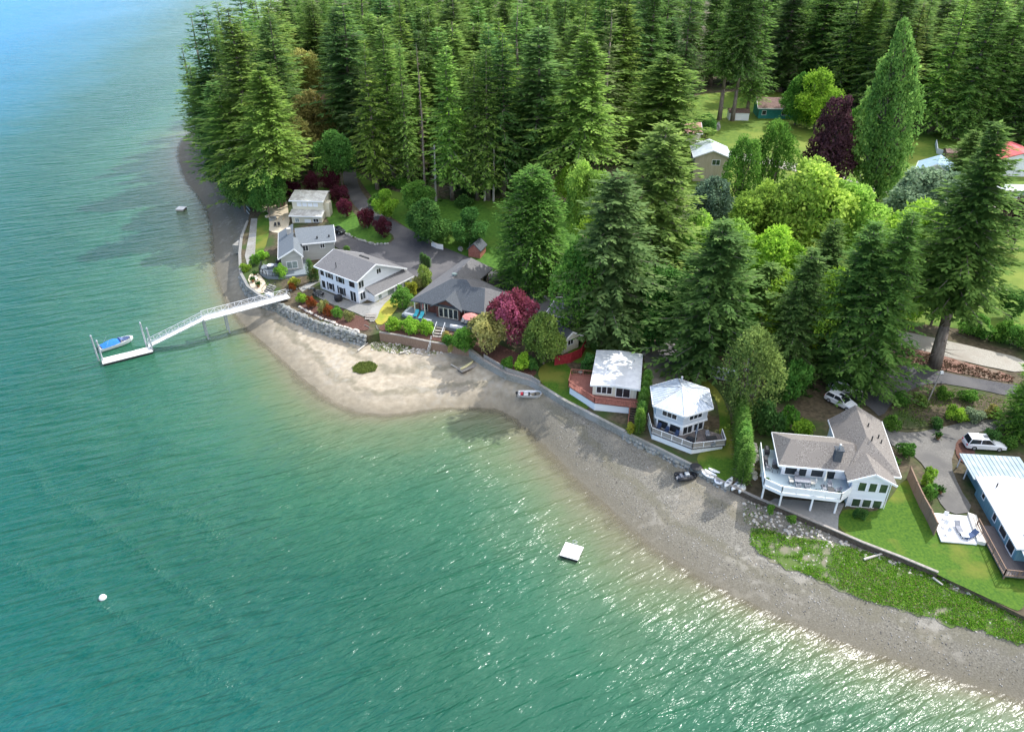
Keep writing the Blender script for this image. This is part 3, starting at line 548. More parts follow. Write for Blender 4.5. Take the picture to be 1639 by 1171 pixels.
def fir_arrays(H=34.,Rr=4.8,z0=.22,levels=46,nb=6.5,ns=11,sz=1.,droop=.28,seed=0,power=.85,lowtaper=.25,gap=.12,wid=.34,rag=.35):
    g=np.random.default_rng(seed); P0=[];D=[];S=[];L=[];W=[];V=[]; twigs=[]; ph1,ph2=g.uniform(0,6.28,2); as1=g.uniform(.1,.24)
    for i in range(levels):
        t=(i+g.uniform(-.4,.4))/levels; t=min(max(t,0),.995); z=H*(z0+(1-z0)*t)
        prof=(1-t)**power; prof*= 1-lowtaper*max(0,1-t/.22); nbr=int(round(g.normal(nb,1))) if t<.93 else 4
        ph=g.uniform(0,6.28)
        for k in range(max(3,nbr)):
            if g.random()<gap: continue
            az=ph+6.283*k/max(3,nbr)+g.normal(0,.25); bl=max(.35,Rr*prof*g.uniform(1-rag,1.15)*(1+as1*math.sin(az+ph1+z*.11)+as1*.8*math.sin(az*2+z*.45+ph2))*(1+.13*math.sin(z*1.15+ph1))); dr=-droop*(1-t)*g.uniform(.6,1.4)+.25*t
            d0=np.array([math.cos(az),math.sin(az),dr]); side=np.array([-math.sin(az),math.cos(az),0]); bv=g.normal(.5,.13)
            n=max(3,int(ns*(.35+.65*bl/Rr))); twigs.append((z,az,bl,dr))
            for q in range(n):
                u=(q+.8)/n; z_=-.10*bl*u*u*(1-t)+.06*bl*u; base=np.array([0,0,z])+d0*bl*u*.88+np.array([0,0,z_])
                for sg in (-1,1):
                    dd=d0*g.uniform(.45,.9)+side*sg*g.uniform(.5,1.1)*(1.15-u*.6)+np.array([0,0,g.uniform(-.45,.05)])
                    P0.append(base+g.normal(0,.12,3)); D.append(dd); S.append(np.cross(dd,[0,0,1])+g.normal(0,.25,3)); ll=sz*g.uniform(.7,1.35)*(.55+.6*(1-u))*(.55+.45*min(1,bl/2.5)); L.append(ll); W.append(ll*wid*g.uniform(.8,1.3)); V.append(bv+g.normal(0,.13)+.18*(u-.5))
            P0.append(np.array([0,0,z])+d0*bl*.8); D.append(d0); S.append(side); L.append(sz*.9); W.append(sz*.3); V.append(bv+.15)
    P0,D,S=map(np.array,(P0,D,S)); D=nrm(D); S=nrm(S-D*np.sum(S*D,1,keepdims=True)); return P0,D,S,np.array(L),np.array(W),np.array(V),twigs
def fir_proto(name,bark='bark',tr=.0115,**k):
    H=k.get('H',34.); P0,D,S,L,W,V,tw=fir_arrays(**k); cr=kites(name+'_crown',P0,D,S,L,W,V)
    t=MB(); r=H*tr; g=random.Random(k.get('seed',0)); pts=[(0,0,-1.)]; 
    for q in range(1,6): pts.append((g.uniform(-.1,.1)*q*.4,g.uniform(-.1,.1)*q*.4,H*q/5*.985))
    for a_,(p,q) in enumerate(zip(pts[:-1],pts[1:])): t.tube(p,q,r*(1-a_/5.4)*(1.25 if a_==0 else 1),r*(1-(a_+1)/5.4),7)
    for z,az,bl,dr in tw[::2]:
        if bl>1.4: t.tube((0,0,z),(math.cos(az)*bl*.8,math.sin(az)*bl*.8,z+dr*bl*.8),.06,.02,3)
    z0=k.get('z0',.22)
    for q in range(14): # dead stubs below the crown
        z=H*g.uniform(.06,max(.07,z0)); az=g.uniform(0,6.28); ln=g.uniform(.5,1.8); t.tube((0,0,z),(math.cos(az)*ln,math.sin(az)*ln,z-.1*ln),.05,.015,3)
    tm=t.mesh(name+'_trunk',smooth=True); tm.materials.append(M[bark]); cr.materials.append(M['needles'])
    rad=float(np.percentile(np.hypot(P0[:,0],P0[:,1]),88))+.2; return dict(crown=cr,trunk=tm,H=H,R=rad)
def broad_proto(name,H=12.,Rr=5.,z0=.22,lobes=14,leaf=.42,n=8500,seed=0,shape='round',bark='bark',tr=.022,stems=1):
    g=np.random.default_rng(seed); ce=[];ra=[]
    zc=H*(z0+(1-z0)*.5); hz=H*(1-z0)/2
    for i in range(lobes):
        for _ in range(40):
            u=g.uniform(-1,1); 
            if shape=='round': pr=math.sqrt(max(0,1-u*u))
            elif shape=='cone': pr=(1-(u+1)/2)**.7
            elif shape=='flat': pr=math.sqrt(max(0,1-u*u))**.6
            elif shape=='column': pr=min(1,(1-u)*1.6+.15)*min(1,(u+1.25)*1.1)
            elif shape=='spire': pr=min(1,((1-u)/1.25)**.75)*min(1,(u+1.12)*4)
            rr=math.sqrt(g.random())*.78*pr; az=g.uniform(0,6.28); r_=g.uniform(.18,.42)*Rr*(.3+.8*pr) if shape=='spire' else (g.uniform(.30,.48) if shape!='column' else g.uniform(.38,.6))*Rr*(.65+.35*pr)
            c_=np.array([math.cos(az)*rr*Rr,math.sin(az)*rr*Rr,zc+u*hz*.82]); 
            if all(np.linalg.norm(c_-q)>.45*(r_+s_) for q,s_ in zip(ce,ra)) : break
        ce.append(c_); ra.append(r_)
    ce=np.array(ce); ra=np.array(ra); w_=ra**2/np.sum(ra**2); ix=g.choice(len(ra),n,p=w_); nn=nrm(g.normal(size=(n,3))); nn[:,2]=np.where(g.random(n)<.5,np.abs(nn[:,2]),nn[:,2]); nn=nrm(nn)
    k=g.uniform(.62,1.08,n)**.7; st_=np.array([1,1,1.05 if shape not in('column','spire') else 2.3]); P0=ce[ix]+nn*(ra[ix]*k)[:,None]*st_
    # shoots: bumps on the surface
    bump=nrm(g.normal(size=(n//9,3))); P0=P0+.10*Rr*np.sin(P0*5.1/Rr*2.2+g.uniform(0,6,3))*.5+g.normal(0,.05*Rr*.5,P0.shape)
    inside=np.zeros(n,bool)
    for j in range(len(ra)): inside|=(np.linalg.norm((P0-ce[j])/st_,axis=1)<ra[j]*.6)
    inside|=P0[:,2]<H*z0*.6
    P0=P0[~inside]; nn=nn[~inside]; ix=ix[~inside]; n=len(P0)
    d=nrm(nn*.5+g.normal(size=(n,3))*.7+np.array([0,0,-.1])); s=nrm(np.cross(d,nn+g.normal(0,.5,(n,3)))); lob=g.normal(.5,.11,len(ra))
    L=leaf*g.uniform(.7,1.5,n); cr=kites(name+'_crown',P0,d,s,L,L*.72,lob[ix]+g.normal(0,.16,n),.1); cr.materials.append(M['leaves'])
    t=MB(); q=random.Random(seed); r=H*tr
    for sidx in range(stems):
        a_=q.uniform(0,6.28); bx,by=(0,0) if stems==1 else (.25*math.cos(a_),.25*math.sin(a_)); top=zc*.9; tp=(bx*2,by*2,top); t.tube((bx*.3,by*.3,-.6),tp,r,r*.6,7)
        for c_,r_ in list(zip(ce,ra))[sidx::stems]:
            f_=q.uniform(.35,.95); st0=(bx*2*f_,by*2*f_,top*f_); mid=((st0[0]+c_[0])/2+q.uniform(-.2,.2),(st0[1]+c_[1])/2,(st0[2]+c_[2])/2-.3); t.tube(st0,mid,r*.38,r*.24,5); t.tube(mid,tuple(c_),r*.24,r*.08,4)
            for _ in range(3): t.tube(mid,(c_[0]+q.uniform(-.6,.6)*r_,c_[1]+q.uniform(-.6,.6)*r_,c_[2]+q.uniform(-.3,.6)*r_),r*.12,r*.04,3)
    tm=t.mesh(name+'_trunk',smooth=True); tm.materials.append(M[bark])
    return dict(crown=cr,trunk=tm,H=float(np.percentile(P0[:,2],99.5)),R=float(np.percentile(np.hypot(P0[:,0],P0[:,1]),97)))
PR={}
PR['fir']=[fir_proto('fir%d'%i,seed=i,tr=.0085,z0=[.14,.22,.10,.18,.26,.12,.2,.08,.3,.16][i],Rr=[4.6,4.2,5.2,4.8,4.2,5.0,4.4,5.4,3.9,4.9][i],levels=[44,40,48,42,38,46,36,50,34,44][i],droop=[.3,.2,.4,.25,.15,.45,.1,.35,.3,.5][i],power=[.8,.7,.95,.85,.7,.9,.55,1.05,.62,.78][i],rag=[.35,.5,.3,.45,.6,.35,.6,.3,.55,.4][i],gap=[.1,.2,.08,.15,.25,.1,.25,.08,.22,.12][i],sz=[1,1.1,.85,.95,1.15,.9,1.1,.85,1,.95][i]) for i in range(10)]
PR['sparse']=[fir_proto('sparse%d'%i,seed=20+i,z0=.12,levels=34,nb=5,gap=.3,Rr=4.2,droop=.25,rag=.55,ns=9) for i in range(2)]
PR['pine']=[fir_proto('pine%d'%i,seed=30+i,z0=.06,levels=50,nb=9,ns=19,Rr=6.2,H=30.,droop=.12,power=.60,lowtaper=.25,sz=.78,rag=.55,wid=.42) for i in range(2)]
PR['bigfir']=[fir_proto('bigfir%d'%i,seed=40+i,z0=[.30,.05][i],levels=58,nb=9,ns=21,Rr=6.,H=36.,droop=.32,power=[.85,.66][i],lowtaper=.2,sz=.72,rag=.55,gap=.15,wid=.38) for i in range(2)]
PR['cedar']=[fir_proto('cedar%d'%i,seed=50+i,z0=.01,levels=70,nb=19,ns=13,Rr=5.2,H=20.,droop=.1,power=.52,lowtaper=.2,sz=.62,gap=.02,rag=.2,wid=.42) for i in range(2)]
PR['column']=[fir_proto('column0',seed=60,z0=.01,levels=40,nb=9,ns=4,Rr=1.1,H=8.,droop=-.8,power=.33,lowtaper=.25,sz=.45,gap=0,rag=.15,wid=.4,tr=.012)]
PR['poplar']=[broad_proto('poplar',H=30,Rr=6.,z0=.0,lobes=110,leaf=.5,n=46000,seed=5,shape='spire')]
PR['broad']=[broad_proto('broad%d'%i,seed=70+i,H=12,Rr=5,n=13000,leaf=.42,lobes=[16,20,14,18][i],z0=[.2,.12,.25,.15][i],shape=['round','round','flat','cone'][i]) for i in range(4)]
PR['tall']=[broad_proto('tall0',seed=81,H=16,Rr=4.5,n=14000,leaf=.42,lobes=22,z0=.16,shape='column')]
PR['shrub']=[broad_proto('shrub%d'%i,seed=90+i,H=3,Rr=1.9,n=2600,leaf=.26,lobes=9,z0=.02,stems=3,tr=.012) for i in range(3)]
PR['maple']=[broad_proto('maple%d'%i,seed=95+i,H=5,Rr=3,n=7000,leaf=.28,lobes=15,z0=.22,shape='flat',stems=2,tr=.02) for i in range(2)]
PR['beech']=[broad_proto('beech0',seed=99,H=20,Rr=6.5,n=17000,leaf=.5,lobes=26,z0=.14,shape='cone')]
def jit_col(c_,a_=.19): k=1+random.uniform(-a_,a_); return (c_[0]*k*(1+random.uniform(-a_,a_)*.6),c_[1]*k,c_[2]*k*(1+random.uniform(-a_,a_)*.6),1)
def plant(kind,x,y,z,h,rad,col,name,label,cat='tree',group=None,i=None,rot=None,lean=(0,0)):
    p=PR[kind][random.randrange(len(PR[kind])) if i is None else i]
    t=thing(name,label,cat,(x,y,z-.1),group); t.rotation_euler=(lean[0],lean[1],random.uniform(0,6.28) if rot is None else rot)
    s_=rad/p['R']; t.scale=(s_,s_,h/p['H'])
    cr=link('crown' if cat=='tree' else 'foliage',p['crown'],None,t); cr.color=jit_col(col) if len(col)==3 else col
    link('trunk' if cat=='tree' else 'stems',p['trunk'],None,t); return t
COL=dict(fir=(.165,.29,.066),firb=(.225,.37,.078),fird=(.115,.225,.060),brightl=(.27,.46,.055),lime=(.29,.45,.075),mid=(.125,.28,.048),dark=(.09,.21,.05),purple=(.26,.075,.12),plum=(.11,.028,.045),beech=(.11,.055,.06),poplar=(.20,.35,.075),olive=(.36,.36,.12),greyg=(.24,.33,.21),brown=(.135,.20,.075),pine=(.19,.29,.07),cedar=(.13,.265,.052),yellow=(.42,.42,.06),rust=(.30,.10,.03))
def T(kind,bx,by,ty,wpx,col,label,name='fir_tree',cat='tree',group=None,i=None,gb=False,hm=None):
    x,y,z=(GB if gb else G)(bx,by); h=hm or hgt(x,y,z,ty); zc=zc_(x,y,z+h*.4); return plant(kind,x,y,z,h,wpx/2*zc/FPX,COL[col] if isinstance(col,str) else col,name,label,cat,group,i)
NT=[ # kind, base x, base y, top y, width, colour, label, name
('sparse',346,228,18,52,'fird','thin ragged fir whose tip stands alone against the water','fir_tree'),
('sparse',322,224,70,44,'fird','short spiky fir leaning over the point, farthest left against the water','fir_tree'),
('sparse',332,246,100,50,'fir','low ragged fir at the waterline of the wooded point','fir_tree'),
('fir',372,262,8,62,'fird','dark fir between the thin ragged fir and the tall sunlit fir of the point','fir_tree'),
('bigfir',418,312,8,104,'firb','largest sunlit fir of the point, its crown reaching down to the dark beach','fir_tree'),
('fir',385,318,150,74,'fir','low broad fir hanging over the dark shaded gravel of the point','fir_tree'),
('bigfir',450,330,110,96,'fir','broad fir just behind the beige two tier building','fir_tree'),
('fir',466,262,20,74,'fird','dark fir rising behind the flowering olive madrona','fir_tree'),
('fir',560,258,6,76,'fird','dark fir beside the top bend of the driveway','fir_tree'),
('fir',574,262,0,70,'fird','dark fir on the uphill side of the driveway top','fir_tree'),
('fir',604,303,62,62,'firb','front row fir with pale trunk, first above the curving driveway','fir_tree'),
('fir',632,290,38,64,'firb','sunlit front row fir just right of the first one above the driveway','fir_tree'),
('fir',655,296,60,50,'fir','slim fir beside the bare dead tree','fir_tree'),
('fir',724,320,72,66,'firb','solitary looking fir with long pale trunk above the round green bush','fir_tree'),
('fir',764,320,85,54,'fir','fir of the front row standing above the steep green lawn','fir_tree'),
('fir',782,320,70,66,'fir','fir with two pale trunks close by at the top of the green lawn','fir_tree'),
('fir',806,310,49,70,'fird','dark fir behind the pair of pale trunks above the lawn','fir_tree'),
('fir',859,300,40,94,'fird','wide dark fir directly behind the dense cedar','fir_tree'),
('bigfir',928,318,50,112,'firb','wide fir with sunlit right side left of the bright yellow gap','fir_tree'),
('bigfir',985,215,-30,92,'fird','tall dark layered fir reaching the top of the picture, centre right','fir_tree'),
('bigfir',1052,262,84,124,'pine','bright feathery fir leaning over the pink roofed house','fir_tree'),
('pine',1036,480,194,140,'pine','tall olive green pine left of the tan two storey house','pine_tree'),
('pine',968,548,272,142,'brown','huge brownish pine in the dark clump behind the white roofed cabin','pine_tree'),
('pine',1124,592,350,130,'fird','dark fir with bare lower trunk beside the gravel driveway','fir_tree'),
('pine',1290,560,350,80,'fird','dark slim fir in front of the lime green bushes','fir_tree'),
('pine',1335,612,352,100,'fird','dark dense fir above the parked white car','fir_tree'),
('pine',1378,628,335,102,'fir','bushy fir left of the paved driveway fork','fir_tree'),
('pine',1258,600,395,80,'fird','dark fir behind the house with the taupe roof','fir_tree'),
('bigfir',1208,560,420,110,'fird','shaded fir behind the small white shed','fir_tree'),
('cedar',853,452,264,104,'cedar','dense cone shaped cedar standing on the green lawn slope','cedar_tree'),
('fir',352,262,110,70,'fir','leaning fir at the bank edge above the dark shaded beach','fir_tree'),('fir',372,300,130,84,'fird','dark fir whose low boughs cover the bank of the shaded beach','fir_tree'),('pine',1534,300,208,56,'pine','yellow green conifer beside the red roofed garage','fir_tree'),
]
for k,bx,by,ty,wp,cl,lb,nm in NT: T(k,bx,by,ty,wp,cl,lb,nm)
for q_,(bx,by,ty,wp,i_,cl,lb) in enumerate([(1086,190,-70,80,1,'fird','dark fir left of the far lawn behind the pink roofed house'),(1151,192,-80,70,0,'fird','fir with tall bare trunk, left one of three beside the plain white shed'),(1172,194,-90,66,0,'fird','fir with tall bare trunk, middle one of three beside the plain white shed'),(1194,190,-85,70,0,'fird','fir with tall bare trunk, right one of three beside the plain white shed'),(1246,146,-90,96,1,'fird','dark fir behind the green walled building'),(1296,150,-80,100,1,'fird','dark fir behind the round bright green tree'),(1338,168,-70,90,1,'fir','fir left of the poplar tip at the far field edge'),(1368,172,-60,74,0,'fir','fir with dark bare trunk left of the poplar'),(1402,190,-50,100,1,'fir','fir behind the poplar'),(1488,214,-20,104,1,'fir','tall sunlit fir just right of the poplar'),(1530,222,-30,100,1,'firb','sunlit fir behind the blue roofed house'),(1572,220,0,96,1,'fir','fir behind the yellow green conifer'),(1614,222,-20,96,1,'fird','dark fir behind the red roofed garage'),(1650,232,-10,100,1,'fird','dark fir cut by the right edge behind the red roofed garage'),(1030,206,-60,90,1,'fir','fir left of the far lawn edge')]): T('bigfir' if q_%3 else 'fir',bx,by,ty,wp*.72,{'fird':'fir','fir':'firb'}.get(cl,cl) if q_%2 else cl,lb,'fir_tree',i=i_ if q_%3 else [2,0][i_==0])
t=T('bigfir',1496,586,190,146,(.13,.23,.055),'giant fir with thick bare lower trunk on the brown bank at right','fir_tree',i=0); t.rotation_euler=(0,R(-4.),0)
BT=[
('broad',508,262,150,78,'olive','rounded olive yellow madrona in the middle of the wooded point','madrona_tree'),
('broad',500,185,82,60,'olive','pale olive madrona high among the firs of the point','madrona_tree'),
('broad',478,275,190,70,'olive','lower olive madrona left of the hidden cottage roof','madrona_tree'),
('broad',548,300,212,72,'dark','dark broadleaf tree shading the top of the driveway','broadleaf_tree'),
('broad',432,348,275,66,'dark','dark leafy tree at the beach edge left of the beige building','broadleaf_tree'),
('broad',392,335,262,60,'dark','dark leafy tree hanging over the top of the dark beach','broadleaf_tree'),
('broad',355,300,235,48,'dark','small dark leafy tree at the bank where the beach narrows','broadleaf_tree'),
('broad',412,338,300,46,'mid','low green leafy tree by the white ramp','broadleaf_tree'),
('broad',928,400,262,74,'lime','lime green tree between the cedar and the brownish pine','broadleaf_tree'),
('broad',908,330,265,50,'brightl','small bright tree peeping over the shoulder of the cedar','broadleaf_tree'),
('tall',925,545,385,92,'mid','ivy green tree rising behind the half hidden cream house','broadleaf_tree'),
('broad',1035,545,440,100,'dark','dark leafy tree in the shade behind the back lawn','broadleaf_tree'),
('broad',1075,480,360,84,'mid','green leafy tree between the olive pine and the dark fir','broadleaf_tree'),
('broad',1135,366,285,78,'greyg','glossy dark and silver leaved tree below the tan house','broadleaf_tree'),
('tall',1176,350,222,64,'mid','upright green tree with dark trunk right of the tan house','broadleaf_tree'),
('tall',1226,330,196,66,'mid','upright green tree left of the copper beech','broadleaf_tree'),
('broad',1268,425,262,140,'lime','large lime green tree mass below the copper beech','broadleaf_tree'),
('broad',1214,425,300,116,'lime','lime green tree left of the largest lime mass','broadleaf_tree'),
('broad',1335,425,296,112,'lime','lime green tree just right of the largest lime mass','broadleaf_tree'),
('broad',1165,490,362,120,'lime','bright leafy tree behind the dark fir by the gravel driveway','broadleaf_tree'),
('broad',1228,500,372,116,'brightl','green leafy tree left of the slim dark fir','broadleaf_tree'),
('broad',1190,545,450,92,'mid','shaded leafy tree with leaning grey trunk','broadleaf_tree'),
('broad',1110,440,340,70,'lime','lime tree just below the glossy silver leaved tree','broadleaf_tree'),
('beech',1315,312,158,92,'beech','dark purple copper beech standing on the open field','beech_tree'),
('broad',1302,208,114,72,'brightl','round bright green tree behind the copper beech','broadleaf_tree'),
('broad',1272,200,120,56,'mid','soft green tree beside the green walled building','broadleaf_tree'),
('broad',1372,235,168,60,'mid','green tree between the copper beech and the poplar','broadleaf_tree'),
('broad',1462,390,272,124,'greyg','silvery grey green tree right of the poplar base','broadleaf_tree'),
('broad',1432,505,330,136,'brightl','yellow green tree standing behind the paved driveway fork','broadleaf_tree'),
('broad',1490,520,420,80,'mid','green tree behind the giant fir trunk','broadleaf_tree'),
('broad',1618,405,318,60,'beech','purple leaved tree at the right edge above the lawn','plum_tree'),
('broad',1128,222,182,38,'dark','round dark green tree beside the pink roofed house','broadleaf_tree'),
('broad',1000,530,410,92,'mid','leafy green tree filling the gap between the brownish and the olive pine','broadleaf_tree'),('broad',1062,545,430,92,'dark','dark leafy tree at the foot of the olive pine','broadleaf_tree'),('broad',1160,580,468,84,'mid','leafy tree right of the dark fir beside the gravel driveway','broadleaf_tree'),('broad',1240,565,440,100,'brightl','leafy tree between the shaded fir and the slim dark fir','broadleaf_tree'),('broad',1312,590,440,104,'brightl','green leafy tree wedged between the slim and the dense dark firs','broadleaf_tree'),('broad',1400,560,420,96,'brightl','bright leafy tree at the left end of the pale road','broadleaf_tree'),('broad',948,470,350,70,'brightl','bright leafy tree on the left flank of the brownish pine','broadleaf_tree'),
('tall',1188,676,532,88,'pine','light green tree standing between the hexagonal house and the tall hedge','broadleaf_tree'),
('broad',688,390,320,78,'dark','big round dark green tree beside the white picket gate','broadleaf_tree'),
('broad',752,396,336,58,'dark','upright dark green tree behind the little red playhouse','broadleaf_tree'),
('broad',618,350,305,40,'brightl','small bright green tree on the slope above the driveway','broadleaf_tree'),
('broad',668,345,292,56,'mid','leafy young tree below the front row fir trunks','broadleaf_tree'),
('broad',870,582,502,70,'pine','round yellow green tree beside the cream gabled house','broadleaf_tree'),
('maple',786,560,503,66,'olive','yellow green tree in front of the purple maple','broadleaf_tree'),
('maple',745,560,525,40,'mid','leafy green tree at the right end of the slate blue deck','broadleaf_tree'),
('cedar',1645,690,556,78,'mid','dense rounded green tree cut by the right edge beside the driveway','broadleaf_tree'),
('broad',1612,512,466,48,'dark','small round dark tree alone on the right hand lawn','broadleaf_tree'),
]
for k,bx,by,ty,wp,cl,lb,nm in BT: T(k,bx,by,ty,wp,cl,lb,nm)
T('poplar',1402,322,44,88,'poplar','giant upright Lombardy poplar standing alone above the field','poplar_tree').rotation_euler=(0,R(-5.5),0)
T('maple',823,548,470,78,'purple','large magenta purple leaved maple beside the dark shingled house','maple_tree')
for bx,by,ty,wp,lb in [(500,308,276,26,'purple maple beside the shaded bank, leftmost above the beige building'),(532,306,268,34,'purple maple nearest to the top of the driveway'),(545,330,296,32,'wide purple maple on the island lawn, below the topmost one'),(553,348,320,26,'small purple maple in the middle of the island lawn'),(588,366,335,28,'purple maple on the driveway edge of the island lawn'),(613,381,350,29,'purple maple at the lower tip of the island lawn')]:
    T('maple',bx,by,ty,wp,'plum',lb,'maple_tree',group='purple maples round the island lawn')
# bare dead tree among the firs
x,y,z=G(680,300); d=MB(); h=hgt(x,y,z,70); d.tube((0,0,-.5),(.3,0,h*.5),.3,.18,7); d.tube((.3,0,h*.5),(0,.2,h),.18,.04,6); tr_=MB(); g=random.Random(4)
for k in range(90): z_=h*g.uniform(.15,.97); a_=g.uniform(0,6.28); ln=g.uniform(.8,2.6)*(1.1-z_/h); tr_.tube((.2,0,z_),(.2+math.cos(a_)*ln,math.sin(a_)*ln,z_-.25*ln),.06,.015,3)
t=thing('dead_tree','bare brown dead tree with stubby branches among the front firs','tree',(x,y,z)); link('trunk',d.mesh('dead_trunk'),M['bark'],t); link('branches',tr_.mesh('dead_branches'),M['brown_wood'],t)
for bx,by,ty,lb in [(698,322,275,'thin pale bare trunk left of the solitary looking fir'),(776,322,262,'thin pale bare trunk above the green lawn'),(790,322,272,'crooked pale bare trunk right of the thin one above the lawn'),(627,280,215,'grey bare trunk behind the sunlit front row fir')]:
    x,y,z=G(bx,by); h=hgt(x,y,z,ty)+6; d=MB(); d.tube((x,y,z-.3),(x+.3,y,z+h),.28,.16,7); b_=MB(); g=random.Random(bx)
    for k in range(16): q=z+h*g.uniform(.3,1); a_=g.uniform(0,6.28); ln=g.uniform(.4,1.2); b_.tube((x+.15,y,q),(x+math.cos(a_)*ln,y+math.sin(a_)*ln,q),.05,.01,3)
    t=thing('dead_tree',lb,'tree',(x,y,z)); d.build('trunk','grey_bark',t); b_.build('branches','grey_bark',t)
# cypress hedge columns and small evergreens
NO_=['nearest','second','third','fourth','fifth','sixth','seventh','eighth']
for i,by in enumerate((772,757,743,730,717,705,694,683)): T('column',1187-i*.9,by,by-(62-i*1.6),27-i*.7,'cedar',NO_[i]+' cypress from the beach in the tall hedge beside the hexagonal house','cypress_tree',group='cypresses of the tall hedge')
for i,by in enumerate((692,680,668,657,646,635,625)): T('column',1022+i*2.1,by,by-(40-i),17,'cedar',NO_[i]+' cypress from the beach in the row right of the white roofed cabin','cypress_tree',group='cypresses beside the cabin')
for bx,by,ty,wp,lb in [(499,452,414,13,'slim dark cypress between the grey house and the white house'),(508,450,424,10,'smaller dark cypress close to the white house corner'),(676,424,404,9,'left one of three narrow cypresses behind the white house'),(681,426,407,9,'middle one of three narrow cypresses behind the white house'),(686,428,410,9,'right one of three narrow cypresses behind the white house'),(555,402,393,10,'tiny cone cypress on the corner of the parking area')]:
    T('column',bx,by,ty,wp,'dark',lb,'cypress_tree')
SH=[ # base x,y, top y, width, colour, label
(683,458,424,30,'pine','rounded conical bush below the three narrow cypresses'),(646,492,460,34,'mid','bright green bush beside the yellow lawn'),(662,470,450,24,'yellow','golden bush at the end of the lean-to of the white house'),(672,462,442,20,'olive','olive bush against the lean-to'),
(632,528,508,28,'brightl','bright mounded bush, left one in front of the turquoise loungers'),(656,532,510,32,'brightl','bright mounded bush in the middle in front of the slate blue deck'),(681,534,514,30,'brightl','bright mounded bush nearest to the deck stairs'),
(724,553,536,26,'mid','low green bush right of the beach stairs'),(740,558,540,26,'mid','low green bush above the red kayak'),(715,548,530,18,'olive','feathery bush beside the deck stairs'),
(812,592,570,20,'mid','round green bush above the concrete bulkhead'),(834,590,564,32,'brightl','bright bush beside the round yellow green tree'),(852,592,572,22,'dark','dark bush at the foot of the round yellow green tree'),
(945,595,568,30,'dark','dark blue green bush left of the cabin wall'),(952,560,545,20,'dark','dark bush behind the red fence'),
(1010,692,676,18,'yellow','small yellow bush at the foot of the cabin stairs'),(1222,690,638,56,'dark','large dark rhododendron right of the tall hedge'),(1252,690,655,40,'mid','green bush between the rhododendron and the taupe roof'),(1262,640,585,56,'mid','tall green bush above the large rhododendron'),(1285,700,672,44,'brightl','leafy bush behind the living wing of the taupe roofed house'),(1245,640,598,40,'dark','dark bush in the shade near the pale track'),
(1446,728,708,30,'mid','round bush beside the right wall of the taupe roofed house'),(1424,688,662,26,'mid','round bush above the driveway junction'),(1480,778,752,26,'brightl','bright bush behind the wooden fence'),(1484,800,776,24,'mid','green bush beside the top of the pad'),
(1588,710,688,30,'dark','dark bush behind the parked white estate car'),(1608,716,696,28,'mid','green bush right of the parked white estate car'),
(450,445,424,22,'brightl','small round tree on the terrace of the grey house'),(470,458,444,20,'yellow','golden yellow bush in the terrace bed'),(468,464,454,16,'rust','rust red bush below the golden yellow bush'),(508,440,428,14,'rust','dark red bush by the grey house wall'),
(486,484,470,20,'brightl','lime bush at the landward end of the gangway'),(500,492,474,18,'rust','red leaved bush, first in the bed below the white house'),(518,500,482,20,'olive','orange green bush in the middle of the bed below the white house'),(527,506,488,16,'rust','red leaved bush beside the olive one'),(542,508,492,20,'mid','green bush near the right end of the bed'),(560,513,498,18,'olive','pale flowering bush at the right end of the bed'),
(395,434,422,18,'brightl','bright bush beside the concrete beach path'),(408,424,408,18,'mid','green bush on the terrace above the curved bulkhead'),(420,414,400,20,'brightl','lime green bush beside the strip lawn'),
(720,562,552,12,'olive','small tuft bush at the beach stairs'),(1145,210,196,16,(.6,.6,.6),'white flowering bush on the far lawn'),(640,300,284,30,'mid','low green bush at the feet of the front firs'),(600,330,312,26,'mid','wild bush on the slope above the driveway bend'),
(470,312,290,30,'plum','dark red bush in the shade above the beige building'),(740,330,312,30,'dark','dark bush at the top of the steep lawn'),
(1440,650,630,26,'mid','wild bush at the lower left corner of the garden triangle'),(1475,648,632,24,'pine','tufted bush beside the leaning pole'),(1510,640,622,26,'mid','wild bush along the upper edge of the garden triangle'),(1545,640,624,30,'mid','green bush in the upper right of the garden triangle'),(1530,672,652,36,'brightl','bright bushy patch in the middle of the garden triangle'),(1560,674,656,34,'greyg','grey green bush in the garden triangle'),(1588,668,650,26,'olive','olive bush in the right corner of the garden triangle'),(1500,684,668,24,'dark','dark bush at the lower edge of the garden triangle'),
(1368,828,812,12,'dark','clipped dark bush under the windows, left'),(1382,830,815,16,'dark','clipped dark bush under the windows, right'),
(1232,822,806,14,'mid','weedy bush on the beach side of the timber bulkhead, left'),(1265,836,824,16,'mid','weedy bush on the beach side of the timber bulkhead, right'),
]
for bx,by,ty,wp,cl,lb in SH: T('shrub',bx,by,ty,wp,cl,lb,'bush','bush')
HB=[(1570,520),(1595,526),(1620,534),(1642,540),(1548,514)]
for i,(bx,by) in enumerate(HB): T('shrub',bx,by+18,by-14,40,'mid',['third','fourth','fifth','sixth','second'][i]+' hedge bush from the giant fir along the pale road','bush','bush',group='hedge bushes along the pale road')
